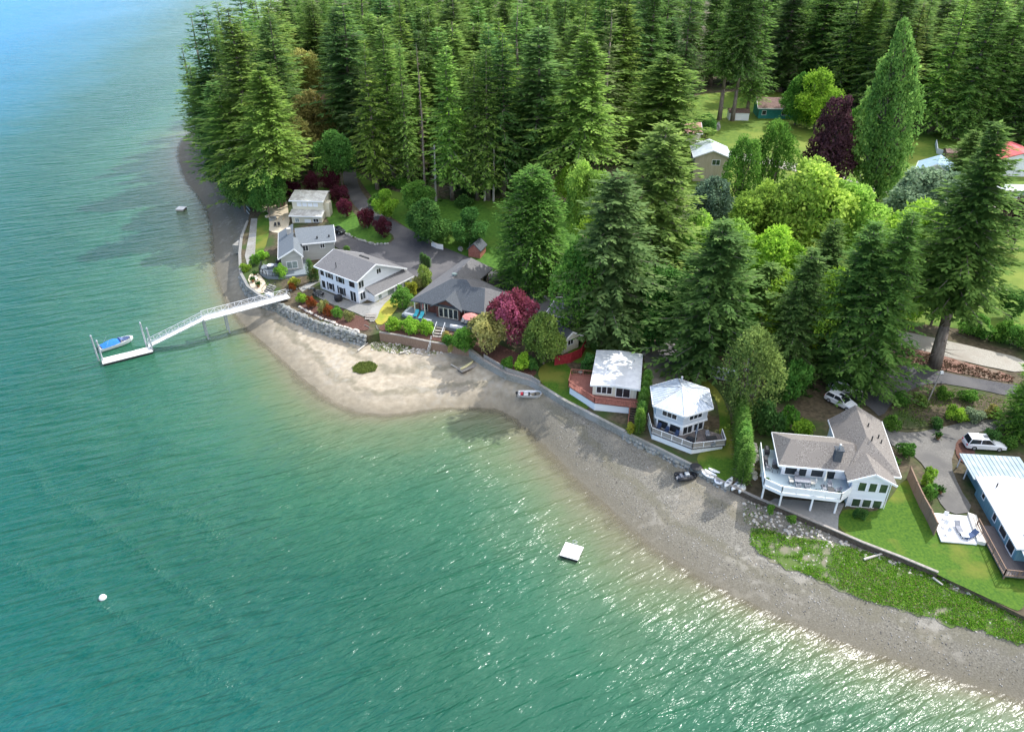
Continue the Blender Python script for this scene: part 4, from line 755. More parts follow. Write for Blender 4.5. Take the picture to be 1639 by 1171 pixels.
# ---------------------------------------------------------------- forest behind
front=[G(*p)[:2] for p in [(352,222),(380,292),(430,312),(470,292),(520,268),(560,240),(585,268),(610,292),(700,308),(790,308),(850,292),(925,292),(985,245),(1000,205),(1060,170),(1108,143),(1200,139),(1292,143),(1340,165),(1390,190),(1480,200),(1580,205),(1700,212)]]
fpoly=front+[(330,262),(330,372),(-104,372),(-96,300)]
cand=[]; g=random.Random(3)
def ok(x,y,dm):
    return all((x-a_)**2+(y-b_)**2>dm*dm for a_,b_ in cand)
occ=[(o.location.x,o.location.y) for o in C.objects if o.get('category')=='tree']
occ_big=[p for p in occ if p[1]>150]
xs_=[p[0] for p in fpoly]; cellc={}
for _ in range(26000):
    x=g.uniform(-125,300); y=g.uniform(150,372)
    if x>0.72*y+12: continue
    dm=6.8 if y<250 else 7.6
    k=(int(x//8),int(y//8)); nb=[q for i in (-1,0,1) for j in (-1,0,1) for q in cellc.get((k[0]+i,k[1]+j),[])]
    if any((x-a_)**2+(y-b_)**2<dm*dm for a_,b_ in nb) or any((x-a_)**2+(y-b_)**2<25 for a_,b_ in occ_big): continue
    q_=pj(x,y,6.)
    if 462<q_[0]<556 and q_[1]>165: continue
    cellc.setdefault(k,[]).append((x,y)); cand.append((x,y))
ca=np.array(cand); kin=inpoly(ca[:,0],ca[:,1],fpoly)&(ldist(ca[:,0],ca[:,1])>3); ca=ca[kin]; ca=ca[np.argsort(ca[:,1])]
NIND=240
zz=zland(ca[:,0],ca[:,1]); 
MARK=[(402,'at the tip of the wooded point'),(470,'behind the largest sunlit fir of the point'),(560,'uphill of the olive madrona'),(625,'above the driveway bend'),(690,'behind the bare dead tree'),(745,'behind the solitary looking fir'),(820,'above the steep green lawn'),(895,'behind the dense cedar'),(960,'behind the wide sunlit fir'),(1060,'left of the far lawn'),(1140,'behind the pink roofed house'),(1220,'behind the plain white shed'),(1300,'behind the green walled building'),(1400,'left of the poplar'),(1500,'right of the poplar'),(1580,'behind the blue roofed house'),(9999,'behind the red roofed garage')]
ON_='first|second|third|fourth|fifth|sixth|seventh|eighth|ninth|tenth|eleventh|twelfth|thirteenth|fourteenth|fifteenth|sixteenth|seventeenth|eighteenth|nineteenth'.split('|'); NTH=['nearest']+[q+' nearest' for q in ON_[1:]+['twentieth']+['twenty-'+q for q in ON_[:9]]+['thirtieth']+['thirty-'+q for q in ON_[:9]]+['fortieth']+['forty-'+q for q in ON_[:9]]]
cnt={}
for i,(x,y) in enumerate(ca[:NIND]):
    px=pj(x,y,zz[i]+15)[0]; mk=[m_[1] for m_ in MARK if px<m_[0]][0]; cnt[mk]=cnt.get(mk,-1)+1
    r_=g.random(); kd='fir' if r_<.68 else 'sparse' if r_<.78 else 'pine' if r_<.92 else 'bigfir'; cn_=g.choice(['fir','fir','fird','firb','pine','brown' if g.random()<.4 else 'fird']); h_=g.uniform(21,36) if y<200 else g.uniform(24,40)
    lb=('short ' if h_<27 else 'tall ' if h_>34 else 'medium ')+dict(fir='green',fird='dark green',firb='bright green',pine='yellow green',brown='brownish')[cn_]+' '+dict(fir='fir',sparse='ragged fir',pine='bushy fir',bigfir='broad fir')[kd]+', '+NTH[cnt[mk]]+' '+mk
    if r_>.965 and 450<px: plant('tall',x,y,float(zz[i]),h_*.62,g.uniform(3.5,5),COL[g.choice(['mid','brightl'])],'broadleaf_tree',lb.split(' ')[0]+' leafy broad crowned tree among the firs, '+lb.split(', ')[1]); continue
    plant(kd,x,y,float(zz[i]),h_,g.uniform(4.2,6.4),COL[cn_],'fir_tree',lb,'tree','firs of the woods '+mk)
# the rest of the forest is one far-off mass
fp=[fir_arrays(levels=24,nb=6,ns=6,sz=1.7,seed=200+k,z0=.3,wid=.42) for k in range(4)]
B=[[],[],[],[],[],[]]
for i,(x,y) in enumerate(ca[NIND:]):
    a_=fp[i%4]; s_=g.uniform(.9,1.15); r_=g.uniform(0,6.28); c_,q_=math.cos(r_),math.sin(r_); Rm=np.array([[c_,q_,0],[-q_,c_,0],[0,0,1]])
    B[0].append((a_[0]*s_)@Rm+np.array([x,y,zz[NIND+i]])); B[1].append(a_[1]@Rm); B[2].append(a_[2]@Rm); B[3].append(a_[3]*s_); B[4].append(a_[4]*s_); B[5].append(a_[5]+g.uniform(-.15,.15))
me=kites('forest',*[np.concatenate(q) for q in B]); me.materials.append(M['needles']); o=link('forest',me,None); o.color=(*COL['fir'],1); tag(o,kind='stuff')
print('forest trees',len(ca))
# ground cover under the trees and tidal grass
def cover(name,poly,n,size,col,zf,label=None,up=.6,dz=0.,dens=None,wid=.5,vm=.5):
    g=np.random.default_rng(sum(map(ord,name))+n); bx=[p[0] for p in poly]; by=[p[1] for p in poly]
    x=g.uniform(min(bx),max(bx),n*4); y=g.uniform(min(by),max(by),n*4); k=inpoly(x,y,poly); x=x[k][:n];y=y[k][:n]
    if dens is not None:
        f_=np.array([mnoise.fractal(Vector((a_*.22,b_*.22,3.3)),1.,2.,4)+.5*mnoise.noise(Vector((a_*1.1,b_*1.1,7.))) for a_,b_ in zip(x,y)])*1.9+g.uniform(-.35,.35,len(x)); k=f_>dens; x=x[k];y=y[k]
    n=len(x); z=zf(x,y)+dz; P0=np.stack([x,y,z],1); d=nrm(g.normal(size=(n,3))*np.array([1,1,.4])+np.array([0,0,up])); s=nrm(np.cross(d,g.normal(size=(n,3)))); L=size*g.uniform(.5,1.4,n)
    me=kites(name,P0,d,s,L,L*wid,g.normal(vm,.2,n)); me.materials.append(M['leaves']); o=link(name,me,None); o.color=(*col,1); tag(o,kind='stuff'); return o
# ================================================================ marsh, ground cover
marsh=[B2(*p) for p in [(1203,846),(1222,846),(1262,858),(1330,868),(1400,888),(1480,908),(1545,938),(1600,962),(1650,985),(1650,1035),(1560,1010),(1500,992),(1430,972),(1380,960),(1320,932),(1270,911),(1216,887),(1200,866)]]
zmar=lambda x,y: zbeach(x,y)+.10
drape('marsh_ground',[(x_+0,y_) for x_,y_ in marsh],-.05,'marsh_ground',zf=zmar,jit=.5,bstep=.7)
cover('tidal_grass',marsh,40000,.17,(.17,.36,.035),zmar,up=.7,dens=-.6); cover('tidal_grass_dry',marsh,5000,.2,(.30,.27,.12),zmar,up=.6,dens=-.2)
drift=[B2(*p) for p in [(1190,800),(1240,815),(1330,852),(1440,896),(1560,940),(1650,990),(1600,975),(1480,925),(1400,900),(1330,880),(1250,862),(1190,835)]]
cover('beach_weeds',drift,2600,.28,(.12,.20,.04),zmar,up=.8,dens=.25)
SHORE_R=[B2(*p) for p in [(905,660),(1000,704),(1110,762),(1190,806),(1260,868),(1330,908),(1440,975),(1560,1022),(1650,1060),(1650,1110),(1560,1088),(1400,1035),(1250,978),(1120,912),(1000,822),(930,752),(880,700)]]
def stones(name,poly,n,r0,r1,m,dz=0.,zf=zbeach):
    g=random.Random(n); mb=MB(); bx=[p[0] for p in poly]; by=[p[1] for p in poly]; k=0
    while k<n:
        x=g.uniform(min(bx),max(bx)); y=g.uniform(min(by),max(by))
        if not inpoly(np.array([x]),np.array([y]),poly)[0]: continue
        rock(mb,x,y,float(zf(np.array([x]),np.array([y]))[0])+dz,g.uniform(r0,r1)); k+=1
    o=mb.build(name,m); tag(o,kind='stuff'); return o
stones('beach_stones',drift,260,.08,.28,'driftwood'); stones('marsh_stones',marsh,330,.05,.17,'driftwood')
stones('beach_pebbles',SHORE_R,1400,.03,.10,'pebble',dz=.01)
cover('wrack',SHORE_R,1500,.14,(.07,.055,.02),lambda x,y: zbeach(x,y)+.02,up=.1,dens=.35)
isl=[B2(*p) for p in [(565,588),(575,581),(592,579),(604,586),(600,594),(580,598),(567,595)]]
cover('salt_grass',isl,3600,.3,(.17,.22,.055),lambda x,y: zbeach(x,y)+.05,up=.7); drape('salt_grass_mound',isl,.06,'soil',zf=zbeach,bstep=.5,jit=.3)
tide=[B2(*p) for p in [(590,545),(640,545),(700,556),(740,562),(700,568),(640,566),(596,560)]]
cover('tideline_weeds',tide,1500,.28,(.14,.22,.04),zmar,up=.6,dens=.0); stones('tideline_stones',tide,220,.1,.35,'driftwood')
under=[G(*p)[:2] for p in [(352,230),(400,335),(455,318),(500,296),(545,268),(575,262),(600,300),(700,324),(800,322),(900,318),(1000,262),(1010,205),(900,150),(600,150),(400,180)]]
cover('undergrowth',under,9000,1.1,(.055,.12,.03),zland,up=.9,dens=-.5)
under2=[G(*p)[:2] for p in [(905,470),(1010,420),(1200,430),(1420,470),(1440,540),(1390,590),(1330,610),(1290,640),(1240,610),(1180,540),(1120,550),(1040,545),(930,540),(890,500)]]
cover('undergrowth',under2,7000,.8,(.055,.12,.03),zland,up=.9,dens=-.3)
gt=[G(*p)[:2] for p in [(1440,642),(1462,628),(1498,618),(1560,628),(1610,640),(1604,670),(1560,666),(1500,680),(1460,686),(1430,682)]]
cover('garden_weeds',gt,4200,.30,(.13,.22,.04),zland,up=.9,dens=-.25)
bk=[G(*p)[:2] for p in [(1445,556),(1500,572),(1560,588),(1620,604),(1616,612),(1540,597),(1480,584),(1440,577)]]
cover('bank_brush',bk,2200,.45,(.13,.09,.06),zland,up=.5)
for i,(p,q,r,lb) in enumerate([((1382,897),(1411,888),.16,'short pale driftwood log lying on the tidal grass'),((1532,938),(1655,986),.17,'very long straight pale log along the top of the beach'),((1472,904),(1502,914),.16,'pale log at the end of the timber bulkhead'),((1492,926),(1508,938),.13,'small pale log among the stones below the long log'),((573,563),(592,548),.14,'grey driftwood log near the beach steps'),((640,567),(662,561),.15,'driftwood log below the timber retaining wall'),((722,585),(735,592),.10,'thin stick of driftwood beside the small wooden float')]):
    a_=B2(*p);b_=B2(*q); a_=(*a_,zb(*a_)+.25);b_=(*b_,zb(*b_)+.25); mb=MB(); mb.tube(a_,b_,r,r*.7,8); tag(mb.build('driftwood_log','driftwood',smooth=False),lb,'driftwood log')
# ================================================================ buildings
def H_(name,label,px,py,z,cat='house'): 
    x,y=px,py; return thing(name,label,cat,(x,y,z))
def walls(par,F,pts,z0,z1,m,name='wall'):
    mb=MB(); mb.prism([F(*p) for p in pts],z0,z1); return mb.build(name,m,par)
def roof(par,F,faces,m,t=.22,name='roof',fas=None,label=None):
    mb=MB()
    for f_ in faces: mb.slab([F(*p) for p in f_],t)
    o=mb.build(name,m,par,label=label)
    if fas:
        fb=MB()
        for ln in fas:
            for p,q in zip(ln[:-1],ln[1:]):
                a_=Vector(F(*p));b_=Vector(F(*q)); a_.z-=.12;b_.z-=.12; fb.bar(a_,b_,.10,.26)
        fb.build('fascia','white_paint',o)
    return o
def seam(par,F,faces,sp,mt='metal_roof'):
    """standing seams running up each slope: faces given eave first (A,B ... ) with up-slope point"""
    mb=MB()
    for A_,B_,Cc in faces:
        A_,B_,Cc=[Vector(F(*p)) for p in (A_,B_,Cc)]; e_=(B_-A_); L=e_.length; e_.normalize(); up=(Cc-A_); u0=up.dot(e_); upv=(up-e_*u0); Hh=upv.length; upv.normalize(); k=sp/2
        while k<L:
            f_=min(k/max(u0,1e-3) if k<u0 else 1,(L-k)/max(L-u0,1e-3) if k>u0 else 1); p=A_+e_*k; q=p+upv*Hh*min(1,f_); mb.bar(p+Vector((0,0,.03)),q+Vector((0,0,.03)),.05,.06); k+=sp
    mb.build('standing_seams',mt,par)
def wn(par,F,p,q,lst,**k):
    for t0,t1,z0,z1 in lst: window(par,F(*p),F(*q),t0,t1,z0,z1,**k)
def gable(name,label,o,ang,L,W,z0,hw,hr,wall,rf,over=.5,axis='x',cat='house',fas=True,wins=(),asym=.5,thick=.2):
    """L along local x, W along local y, ridge along the chosen axis; o is the front left corner"""
    F=Fr(o[:2],ang); t=thing(name,label,cat,(*F(0,0),z0)); ze=z0+hw; zr=ze+hr
    if axis=='x':
        ym=W*asym; mb=MB(); mb.prism([F(0,0),F(L,0),F(L,W),F(0,W)],z0-.8,ze-.06)
        for x in (0,L): mb.prism([F(x-.0 if x else x,0),F(x+(.12 if not x else -.12),0),F(x+(.12 if not x else -.12),W),F(x,W)],ze-.1,ze-.05)
        mb.v+=[F(0,0,ze-.06),F(0,W,ze-.06),F(0,ym,zr-.1),F(L,0,ze-.06),F(L,W,ze-.06),F(L,ym,zr-.1)]; i=len(mb.v)-6; mb.f+=[(i,i+2,i+1),(i+3,i+4,i+5),(i,i+3,i+5,i+2),(i+1,i+2,i+5,i+4)]
        mb.build('wall',wall,t); s1=hr/ym; s2=hr/(W-ym)
        fc=[[(-over,-over,ze-over*s1),(L+over,-over,ze-over*s1),(L+over,ym,zr),(-over,ym,zr)],[(-over,ym,zr),(L+over,ym,zr),(L+over,W+over,ze-over*s2),(-over,W+over,ze-over*s2)]]
        fl=[[fc[0][0],fc[0][1]],[fc[0][1],fc[0][2],fc[1][2]],[fc[0][0],fc[0][3],fc[1][3]]]
    else:
        xm=L*asym; mb=MB(); mb.prism([F(0,0),F(L,0),F(L,W),F(0,W)],z0-.8,ze-.06)
        mb.v+=[F(0,0,ze-.06),F(L,0,ze-.06),F(xm,0,zr-.1),F(0,W,ze-.06),F(L,W,ze-.06),F(xm,W,zr-.1)]; i=len(mb.v)-6; mb.f+=[(i,i+1,i+2),(i+4,i+3,i+5),(i,i+2,i+5,i+3),(i+2,i+1,i+4,i+5)]
        mb.build('wall',wall,t); s1=hr/xm; s2=hr/(L-xm)
        fc=[[(-over,-over,ze-over*s1),(xm,-over,zr),(xm,W+over,zr),(-over,W+over,ze-over*s1)],[(xm,-over,zr),(L+over,-over,ze-over*s2),(L+over,W+over,ze-over*s2),(xm,W+over,zr)]]
        fl=[[fc[0][0],fc[0][1],fc[1][1]],[fc[0][0],fc[0][3]],[fc[1][1],fc[1][2]]]
    roof(t,F,fc,rf,thick,fas=fl if fas else None); return t,F
# ---- the house with the taupe roof ---------------------------------------------------------
F=Fr((33.5,75.3),-8.4); mh=thing('house','large house with taupe shingled roof, raised blue deck and bay wing of six windows','house',F(0,0,3.5))
walls(mh,F,[(.8,.8),(8.6,.8),(8.6,6.2),(.8,6.2)],5.9,8.25,'white_siding'); walls(mh,F,[(1.4,2.),(8.6,2.),(8.6,6.),(1.4,6.)],2.6,5.9,'white_siding',name='lower_wall')
walls(mh,F,[(8.55,.9),(14,.9),(14,11.),(8.55,11.)],2.8,8.25,'white_siding'); 
mb=MB(); mb.prism([F(8.8,-1.4),F(13.1,-1.4),F(13.1,1.),F(8.8,1.)],2.8,8.2); mb.v+=[F(8.8,-1.4,8.2),F(13.1,-1.4,8.2),F(10.95,-1.4,9.35)]; i=len(mb.v)-3; mb.f.append((i,i+1,i+2)); mb.build('bay_wall','white_siding',mh)
ze=8.3
roof(mh,F,[[(0,0,ze),(9.5,0,ze),(9.5,3.4,10.),(1.7,3.4,10.)],[(1.7,3.4,10.),(9.5,3.4,10.),(9.5,6.9,ze),(0.1,6.9,ze)],[(0.1,6.9,ze),(0,0,ze),(1.7,3.4,10.)]],'taupe_roof',fas=[[(0,0,ze),(7.9,0,ze)],[(0,0,ze),(.1,6.9,ze),(8.2,6.9,ze)]])
roof(mh,F,[[(8.1,-.25,ze),(14.6,-.25,ze),(11.0,4.4,10.75)],[(14.6,-.25,ze),(15.2,11.6,ze),(11.2,11.4,10.75),(11.0,4.4,10.75)],[(8.1,11.,ze),(8.1,-.25,ze),(11.0,4.4,10.75),(11.2,11.4,10.75)]],'taupe_roof',name='main_roof',fas=[[(13.4,-.25,ze),(14.6,-.25,ze),(15.2,11.6,ze)],[(8.1,11.,ze),(8.1,6.9,ze)]])
roof(mh,F,[[(7.9,-2.,ze),(10.9,-2.,9.75),(10.6,2.2,9.75),(7.9,.4,ze)],[(10.9,-2.,9.75),(13.7,-2.,ze),(13.7,.4,ze),(10.6,2.2,9.75)]],'taupe_roof',name='bay_roof',fas=[[(7.9,-2,ze),(10.9,-2,9.75),(13.7,-2,ze)]])
wn(mh,F,(8.8,-1.4),(13.1,-1.4),[(.75+1.25*k,1.6+1.25*k,6.55,7.85) for k in range(3)],pane='green_glass')
wn(mh,F,(8.8,-1.4),(13.1,-1.4),[(.55+1.25*k,1.5+1.25*k,4.0,5.2) for k in range(3)],pane='green_glass')
wn(mh,F,(.8,.8),(8.6,.8),[(.35,1.75,6.4,7.9),(2.05,2.95,6.1,7.9),(3.55,5.0,6.4,7.9),(5.35,6.8,6.3,7.9)])
wn(mh,F,(14,.9),(14,11),[(2.,3.3,6.7,7.7),(6,7.2,6.7,7.7)]); wn(mh,F,(.8,6.2),(.8,.8),[(1,2.4,6.7,7.8),(3.4,4.6,6.7,7.8)]); wn(mh,F,(1.4,2.),(8.6,2.),[(1,3,3.7,5.4),(4,6,3.7,5.4)]); wn(mh,F,(13.1,-1.4),(13.1,.9),[(.7,1.5,6.6,7.7)])
window(mh,F(8.8,1.),F(8.8,-1.4),.5,1.3,6.4,8.,name='door_window')
mb=MB(); mb.prism([F(7.2,.72),F(8.1,.72),F(8.1,.80),F(7.2,.80)],6.35,8.1); mb.build('door','white_paint',mh)
mb=MB(); F.box(mb,6.7,7.6,1.0,1.8,8.2,10.5); F.box(mb,6.6,7.7,.9,1.9,10.5,10.62); c=mb.build('chimney','slate_roof',mh); mb=MB(); mb.tube(F(7.15,1.4,10.6),F(7.15,1.4,11.3),.14,n=8); mb.build('flue','galvanised',c)
for x,y,z in ((11.6,4.0,10.6),(13.1,6.,9.5),(13.3,5.2,9.3),(12.,7.4,10.2)): mb=MB(); mb.tube(F(x,y,z-.3),F(x,y,z+.5),.09,n=6); mb.build('roof_vent','dark_metal',mh)
dk=[(-1.3,5.7),(-1.7,-1.7),(.3,-2.9),(7.2,-3.2),(8.72,-1.6),(8.72,.8),(.8,.8),(.8,5.7)]; mb=MB(); mb.prism([F(*p) for p in dk],6.12,6.3); dko=mb.build('deck','blue_deck',mh)
railing(dko,[F(*p) for p in [(-1.3,5.7),(-1.7,-1.7),(.3,-2.9),(7.2,-3.2),(8.7,-1.7)]],6.3,1.0,panel='white_paint',step=1.9)
mb=MB(); 
for p,q in zip(dk[:5][:-1],dk[1:5]): mb.bar(F(*p,6.1),F(*q,6.1),.1,.42)
mb.build('rim_joist','white_paint',dko)
for x,y in ((-1.5,-1.4),(.5,-2.5),(4.2,-2.75),(7.1,-2.85),(-1.1,3.)): mb=MB(); xx,yy=F(x,y); mb.box(xx,yy,3.,6.1,.2,.2,F.a); mb.build('deck_post','white_paint',dko)
MH=F
def Ln(v): return v
# furniture builders (real sized, built in place)
def frl(x,y,a=0.): return Fr((x,y),math.degrees(a))
def chair(x,y,z,a,m,label,name='deck_chair',group=None):
    f=frl(x,y,a); t=thing(name,label,'chair',(x,y,z),group)
    mb=MB(); f.box(mb,-.26,.26,-.26,.26,z+.38,z+.46); mb.build('seat',m,t); mb=MB(); mb.rings([[f(-.26,.2,z+.44),f(.26,.2,z+.44),f(.26,.27,z+.44),f(-.26,.27,z+.44)],[f(-.24,.34,z+.95),f(.24,.34,z+.95),f(.24,.40,z+.95),f(-.24,.40,z+.95)]]); mb.build('backrest',m,t)
    for sx_ in (-.23,.23):
        for sy_ in (-.23,.23): mb=MB(); mb.tube(f(sx_,sy_,z),f(sx_,sy_,z+.4),.025,n=4); mb.build('leg','dark_metal',t)
    mb=MB(); [mb.bar(f(s_,-.25,z+.62),f(s_,.3,z+.62),.06,.03) for s_ in (-.27,.27)]; mb.build('armrest',m,t); return t
def table(x,y,z,a,lx,ly,m,label,h=.74,round_=False):
    f=frl(x,y,a); t=thing('deck_table',label,'table',(x,y,z)); mb=MB()
    if round_: mb.lathe(x,y,[(lx/2,z+h-.05),(lx/2,z+h)],16)
    else: f.box(mb,-lx/2,lx/2,-ly/2,ly/2,z+h-.06,z+h)
    mb.build('tabletop',m,t)
    for sx_ in (-1,1):
        for sy_ in (-1,1): mb=MB(); mb.tube(f(sx_*lx*.36,sy_*ly*.36,z),f(sx_*lx*.36,sy_*ly*.36,z+h-.05),.035,n=5); mb.build('leg','dark_metal',t)
    return t
def lounger(x,y,z,a,m,label,group=None):
    f=frl(x,y,a); t=thing('sun_lounger',label,'sun lounger',(x,y,z),group); mb=MB(); f.box(mb,-.33,.33,-.95,.35,z+.28,z+.38); mb.build('seat',m,t)
    mb=MB(); mb.rings([[f(-.33,.36,z+.28),f(.33,.36,z+.28),f(.33,.36,z+.38),f(-.33,.36,z+.38)],[f(-.33,.95,z+.66),f(.33,.95,z+.66),f(.33,.9,z+.75),f(-.33,.9,z+.75)]]); mb.build('backrest',m,t)
    for sx_ in (-.3,.3):
        for sy_ in (-.8,.3): mb=MB(); mb.tube(f(sx_,sy_,z),f(sx_,sy_,z+.3),.03,n=4); mb.build('leg','white_paint',t)
    return t
def closed_umbrella(x,y,z,m,label,h=2.4):
    t=thing('patio_umbrella',label,'umbrella',(x,y,z)); mb=MB(); mb.tube((x,y,z),(x,y,z+h),.03,n=6); mb.build('pole','galvanised',t); mb=MB(); mb.lathe(x,y,[(.13,z+.9),(.17,z+1.2),(.10,z+1.9),(.05,z+h-.05)],8); mb.build('canopy',m,t); mb=MB(); mb.lathe(x,y,[(.28,z+.004),(.26,z+.1)],10); mb.build('base','dark_metal',t); return t
def grill(x,y,z,a,label,name='barbecue_grill',cover=True):
    f=frl(x,y,a); t=thing(name,label,'grill',(x,y,z)); mb=MB(); mb.rings([[f(-.6,-.3,z+.35),f(.6,-.3,z+.35),f(.6,.3,z+.35),f(-.6,.3,z+.35)],[f(-.62,-.32,z+.85),f(.62,-.32,z+.85),f(.62,.32,z+.85),f(-.62,.32,z+.85)],[f(-.4,-.2,z+1.12),f(.4,-.2,z+1.12),f(.4,.2,z+1.12),f(-.4,.2,z+1.12)]]); mb.build('hood','black_rubber',t)
    for sx_ in (-.5,.5):
        for sy_ in (-.24,.24): mb=MB(); mb.box(*f(sx_,sy_),z,z+.36,.06,.06,a); mb.build('leg','dark_metal',t)
    return t
def pot(x,y,z,label,s=1.,col=(.05,.13,.03),m='terracotta',name='potted_plant'):
    t=thing(name,label,'potted plant',(x,y,z)); mb=MB(); mb.lathe(x,y,[(.14*s,z),(.22*s,z+.34*s),(.25*s,z+.36*s)],10); mb.build('pot',m,t)
    g=np.random.default_rng(int(x*100)%999); n=160; P0=np.array([0,0,.34*s])+g.normal(0,.12*s,(n,3)); d=nrm(g.normal(size=(n,3))+np.array([0,0,1.])); s_=nrm(np.cross(d,g.normal(size=(n,3)))); me=kites('pot_foliage',P0,d,s_,np.full(n,.24*s),np.full(n,.12*s),g.random(n)); me.materials.append(M['leaves']); o=link('foliage',me,None,t); o.color=(*col,1); return t
dz=6.304; A0=F.a
table(*F(3.0,-.9),dz,A0,1.9,1.0,'grey_fabric','long grey dining table in the middle of the blue deck')
for x,y,a_,lb in ((2.4,-1.75,3.14,'front left dining chair of the long grey table on the blue deck'),(3.5,-1.75,3.14,'front right dining chair of the long grey table on the blue deck'),(1.7,-.9,1.57,'dining chair at the left end of the long grey table'),(4.3,-.9,-1.57,'dining chair at the right end of the long grey table'),(2.5,-.05,0,'dining chair on the house side of the long grey table')): chair(*F(x,y),dz,A0+a_,'cream_fabric' if 'left end' in lb or 'right end' in lb else 'grey_fabric',lb)
table(*F(6.3,-1.9),dz,A0,.8,.8,'dark_metal','low square coffee table near the right end of the blue deck',.45)
for x,y,a_,lb in ((5.5,-1.8,1.57,'armchair left of the low square coffee table'),(7.1,-1.9,-1.57,'armchair right of the low square coffee table'),(6.3,-1.1,0,'armchair behind the low square coffee table')): chair(*F(x,y),dz,A0+a_,'grey_fabric',lb)
closed_umbrella(*F(5.6,-.9),dz,'cream_fabric','closed white umbrella standing on the blue deck')
grill(*F(-.6,4.6),dz,A0+1.5,'black covered grill in the far left corner of the blue deck'); grill(*F(-1.1,2.4),dz,A0+1.5,'black smoker halfway along the left edge of the blue deck','smoker_grill')
table(*F(0,1.2),dz,A0,.9,.9,'dark_metal','small round table on the left side of the blue deck',round_=True); chair(*F(-.8,1.4),dz,A0+1.5,'grey_fabric','chair left of the small round table'); chair(*F(.1,2.1),dz,A0,'grey_fabric','chair behind the small round table')
for x,y,lb in ((-1.3,-1.2,'pot at the left front corner of the blue deck'),(4.4,-2.6,'pot at the middle of the blue deck front rail'),(7.1,-2.7,'pot at the right front corner of the blue deck')): pot(*F(x,y),dz,lb,m='dark_metal')
# ---- hexagonal house -------------------------------------------------------------------------
F=Fr((19.6,87.8),-34.6); S=4.8; hx=[(0,0),(S,0),(S*1.5,S*.866),(S,S*1.732),(0,S*1.732),(-S*.5,S*.866)]; cx,cy=S/2,S*.866
hh=thing('house','hexagonal pale grey house with a white seamed metal roof and wrap-around deck','house',F(cx,cy,4.3)); ins=lambda k:[(cx+(x-cx)*k,cy+(y-cy)*k) for x,y in hx]
w1=ins(.86); walls(hh,F,w1,6.55,8.66,'pale_grey_siding'); w2=ins(.80); walls(hh,F,w2,3.4,6.55,'white_siding',name='lower_wall')
mb=MB(); mb.prism([F(*p) for p in ins(.885)],6.35,6.62); mb.build('belt_course','white_paint',hh)
zr=10.35; r=roof(hh,F,[[(*hx[k],8.7),(*hx[(k+1)%6],8.7),(cx,cy,zr)] for k in range(6)],'metal_roof',.18,fas=[[(*hx[k],8.72) for k in (0,1,2,3,4,5,0)]])
seam(r,F,[((*hx[k],8.7),(*hx[(k+1)%6],8.7),(cx,cy,zr)) for k in range(6)],.55)
mb=MB(); [mb.bar(F(*hx[k],8.74),F(cx,cy,zr+.04),.16,.07) for k in range(6)]; mb.build('hip_cap','galvanised',r)
mb=MB(); mb.tube(F(cx-1.2,cy+2.6,9.2),F(cx-1.2,cy+2.6,10.3),.16,n=8); mb.build('roof_vent','galvanised',r)
def sidewn(par,F,w,i,lst,**k): wn(par,F,w[i],w[(i+1)%6],lst,**k)
L1=S*.86; L2=S*.80
sidewn(hh,F,w1,0,[(1.0,3.1,7.3,8.1)],mull=2); sidewn(hh,F,w1,1,[(1.0,3.1,7.3,8.1)],mull=2); sidewn(hh,F,w1,2,[(1.2,2.8,7.3,8.1)],mull=1); sidewn(hh,F,w1,5,[(1.2,2.8,7.3,8.1)],mull=1)
sidewn(hh,F,w2,0,[(.25,1.75,4.9,6.3),(2.1,3.6,4.9,6.3)]); sidewn(hh,F,w2,1,[(.25,1.75,4.86,6.3),(2.1,3.6,4.9,6.3)],mull=1); sidewn(hh,F,w2,5,[(.5,1.8,5.,6.2)])
dk=[(-1.2,1.6),(.5,-1.),(6.9,-1.1),(10.2,2.2),(9.9,4.2),(8.6,5.),(w2[2][0],w2[2][1]),w2[1],w2[0],(-.6,2.4)]
dk=[(-1.3,1.9),(.6,-.9),(6.8,-1.0),(10.2,2.3),(8.9,4.3),w2[2],w2[1],w2[0]]; mb=MB(); mb.prism([F(*p) for p in dk],4.55,4.75); d=mb.build('deck','wood_deck',hh); railing(d,[F(*p) for p in dk[:5]],4.75,.95,panel='weathered_wood',step=1.6)
mb=MB(); mb.prism([F(*p) for p in [(-1.2,1.8),(.7,-.75),(6.7,-.85),(9.9,2.3),(8.8,4.1),w2[2],w2[0]]],3.3,4.55); mb.build('skirting','white_paint',d)
dz=4.754; a_=F.a
table(*F(8.3,1.9),dz,a_+.7,1.5,.8,'dark_metal','dark picnic table on the deck of the hexagonal house'); chair(*F(8.9,1.0),dz,a_+3.9,'grey_fabric','chair on the beach side of the dark picnic table'); chair(*F(7.5,2.6),dz,a_+.7,'grey_fabric','chair on the house side of the dark picnic table')
for k,(x,y,lb) in enumerate([(1.1,.4,'navy lounge chair at the left end of the hexagonal house deck'),(2.4,.2,'navy lounge chair, second from the left, on the hexagonal house deck'),(3.9,.2,'navy lounge chair nearest the corner on the hexagonal house deck')]): chair(*F(x,y),dz,a_,'blue_fabric',lb,'lounge_chair')
grill(*F(6.1,-.1),dz,a_,'black covered grill on the deck of the hexagonal house'); closed_umbrella(*F(6.3,1.3),dz,'blue_fabric','closed navy umbrella beside the glass doors of the hexagonal house')
mb=MB(); mb.tube(F(7.0,-.8,4.6),F(7.0,-.8,9.4),.05,.03,n=6); t=mb.build('flag_pole','galvanised'); tag(t,'thin bare flag pole at the front corner of the hexagonal house deck','flag pole')
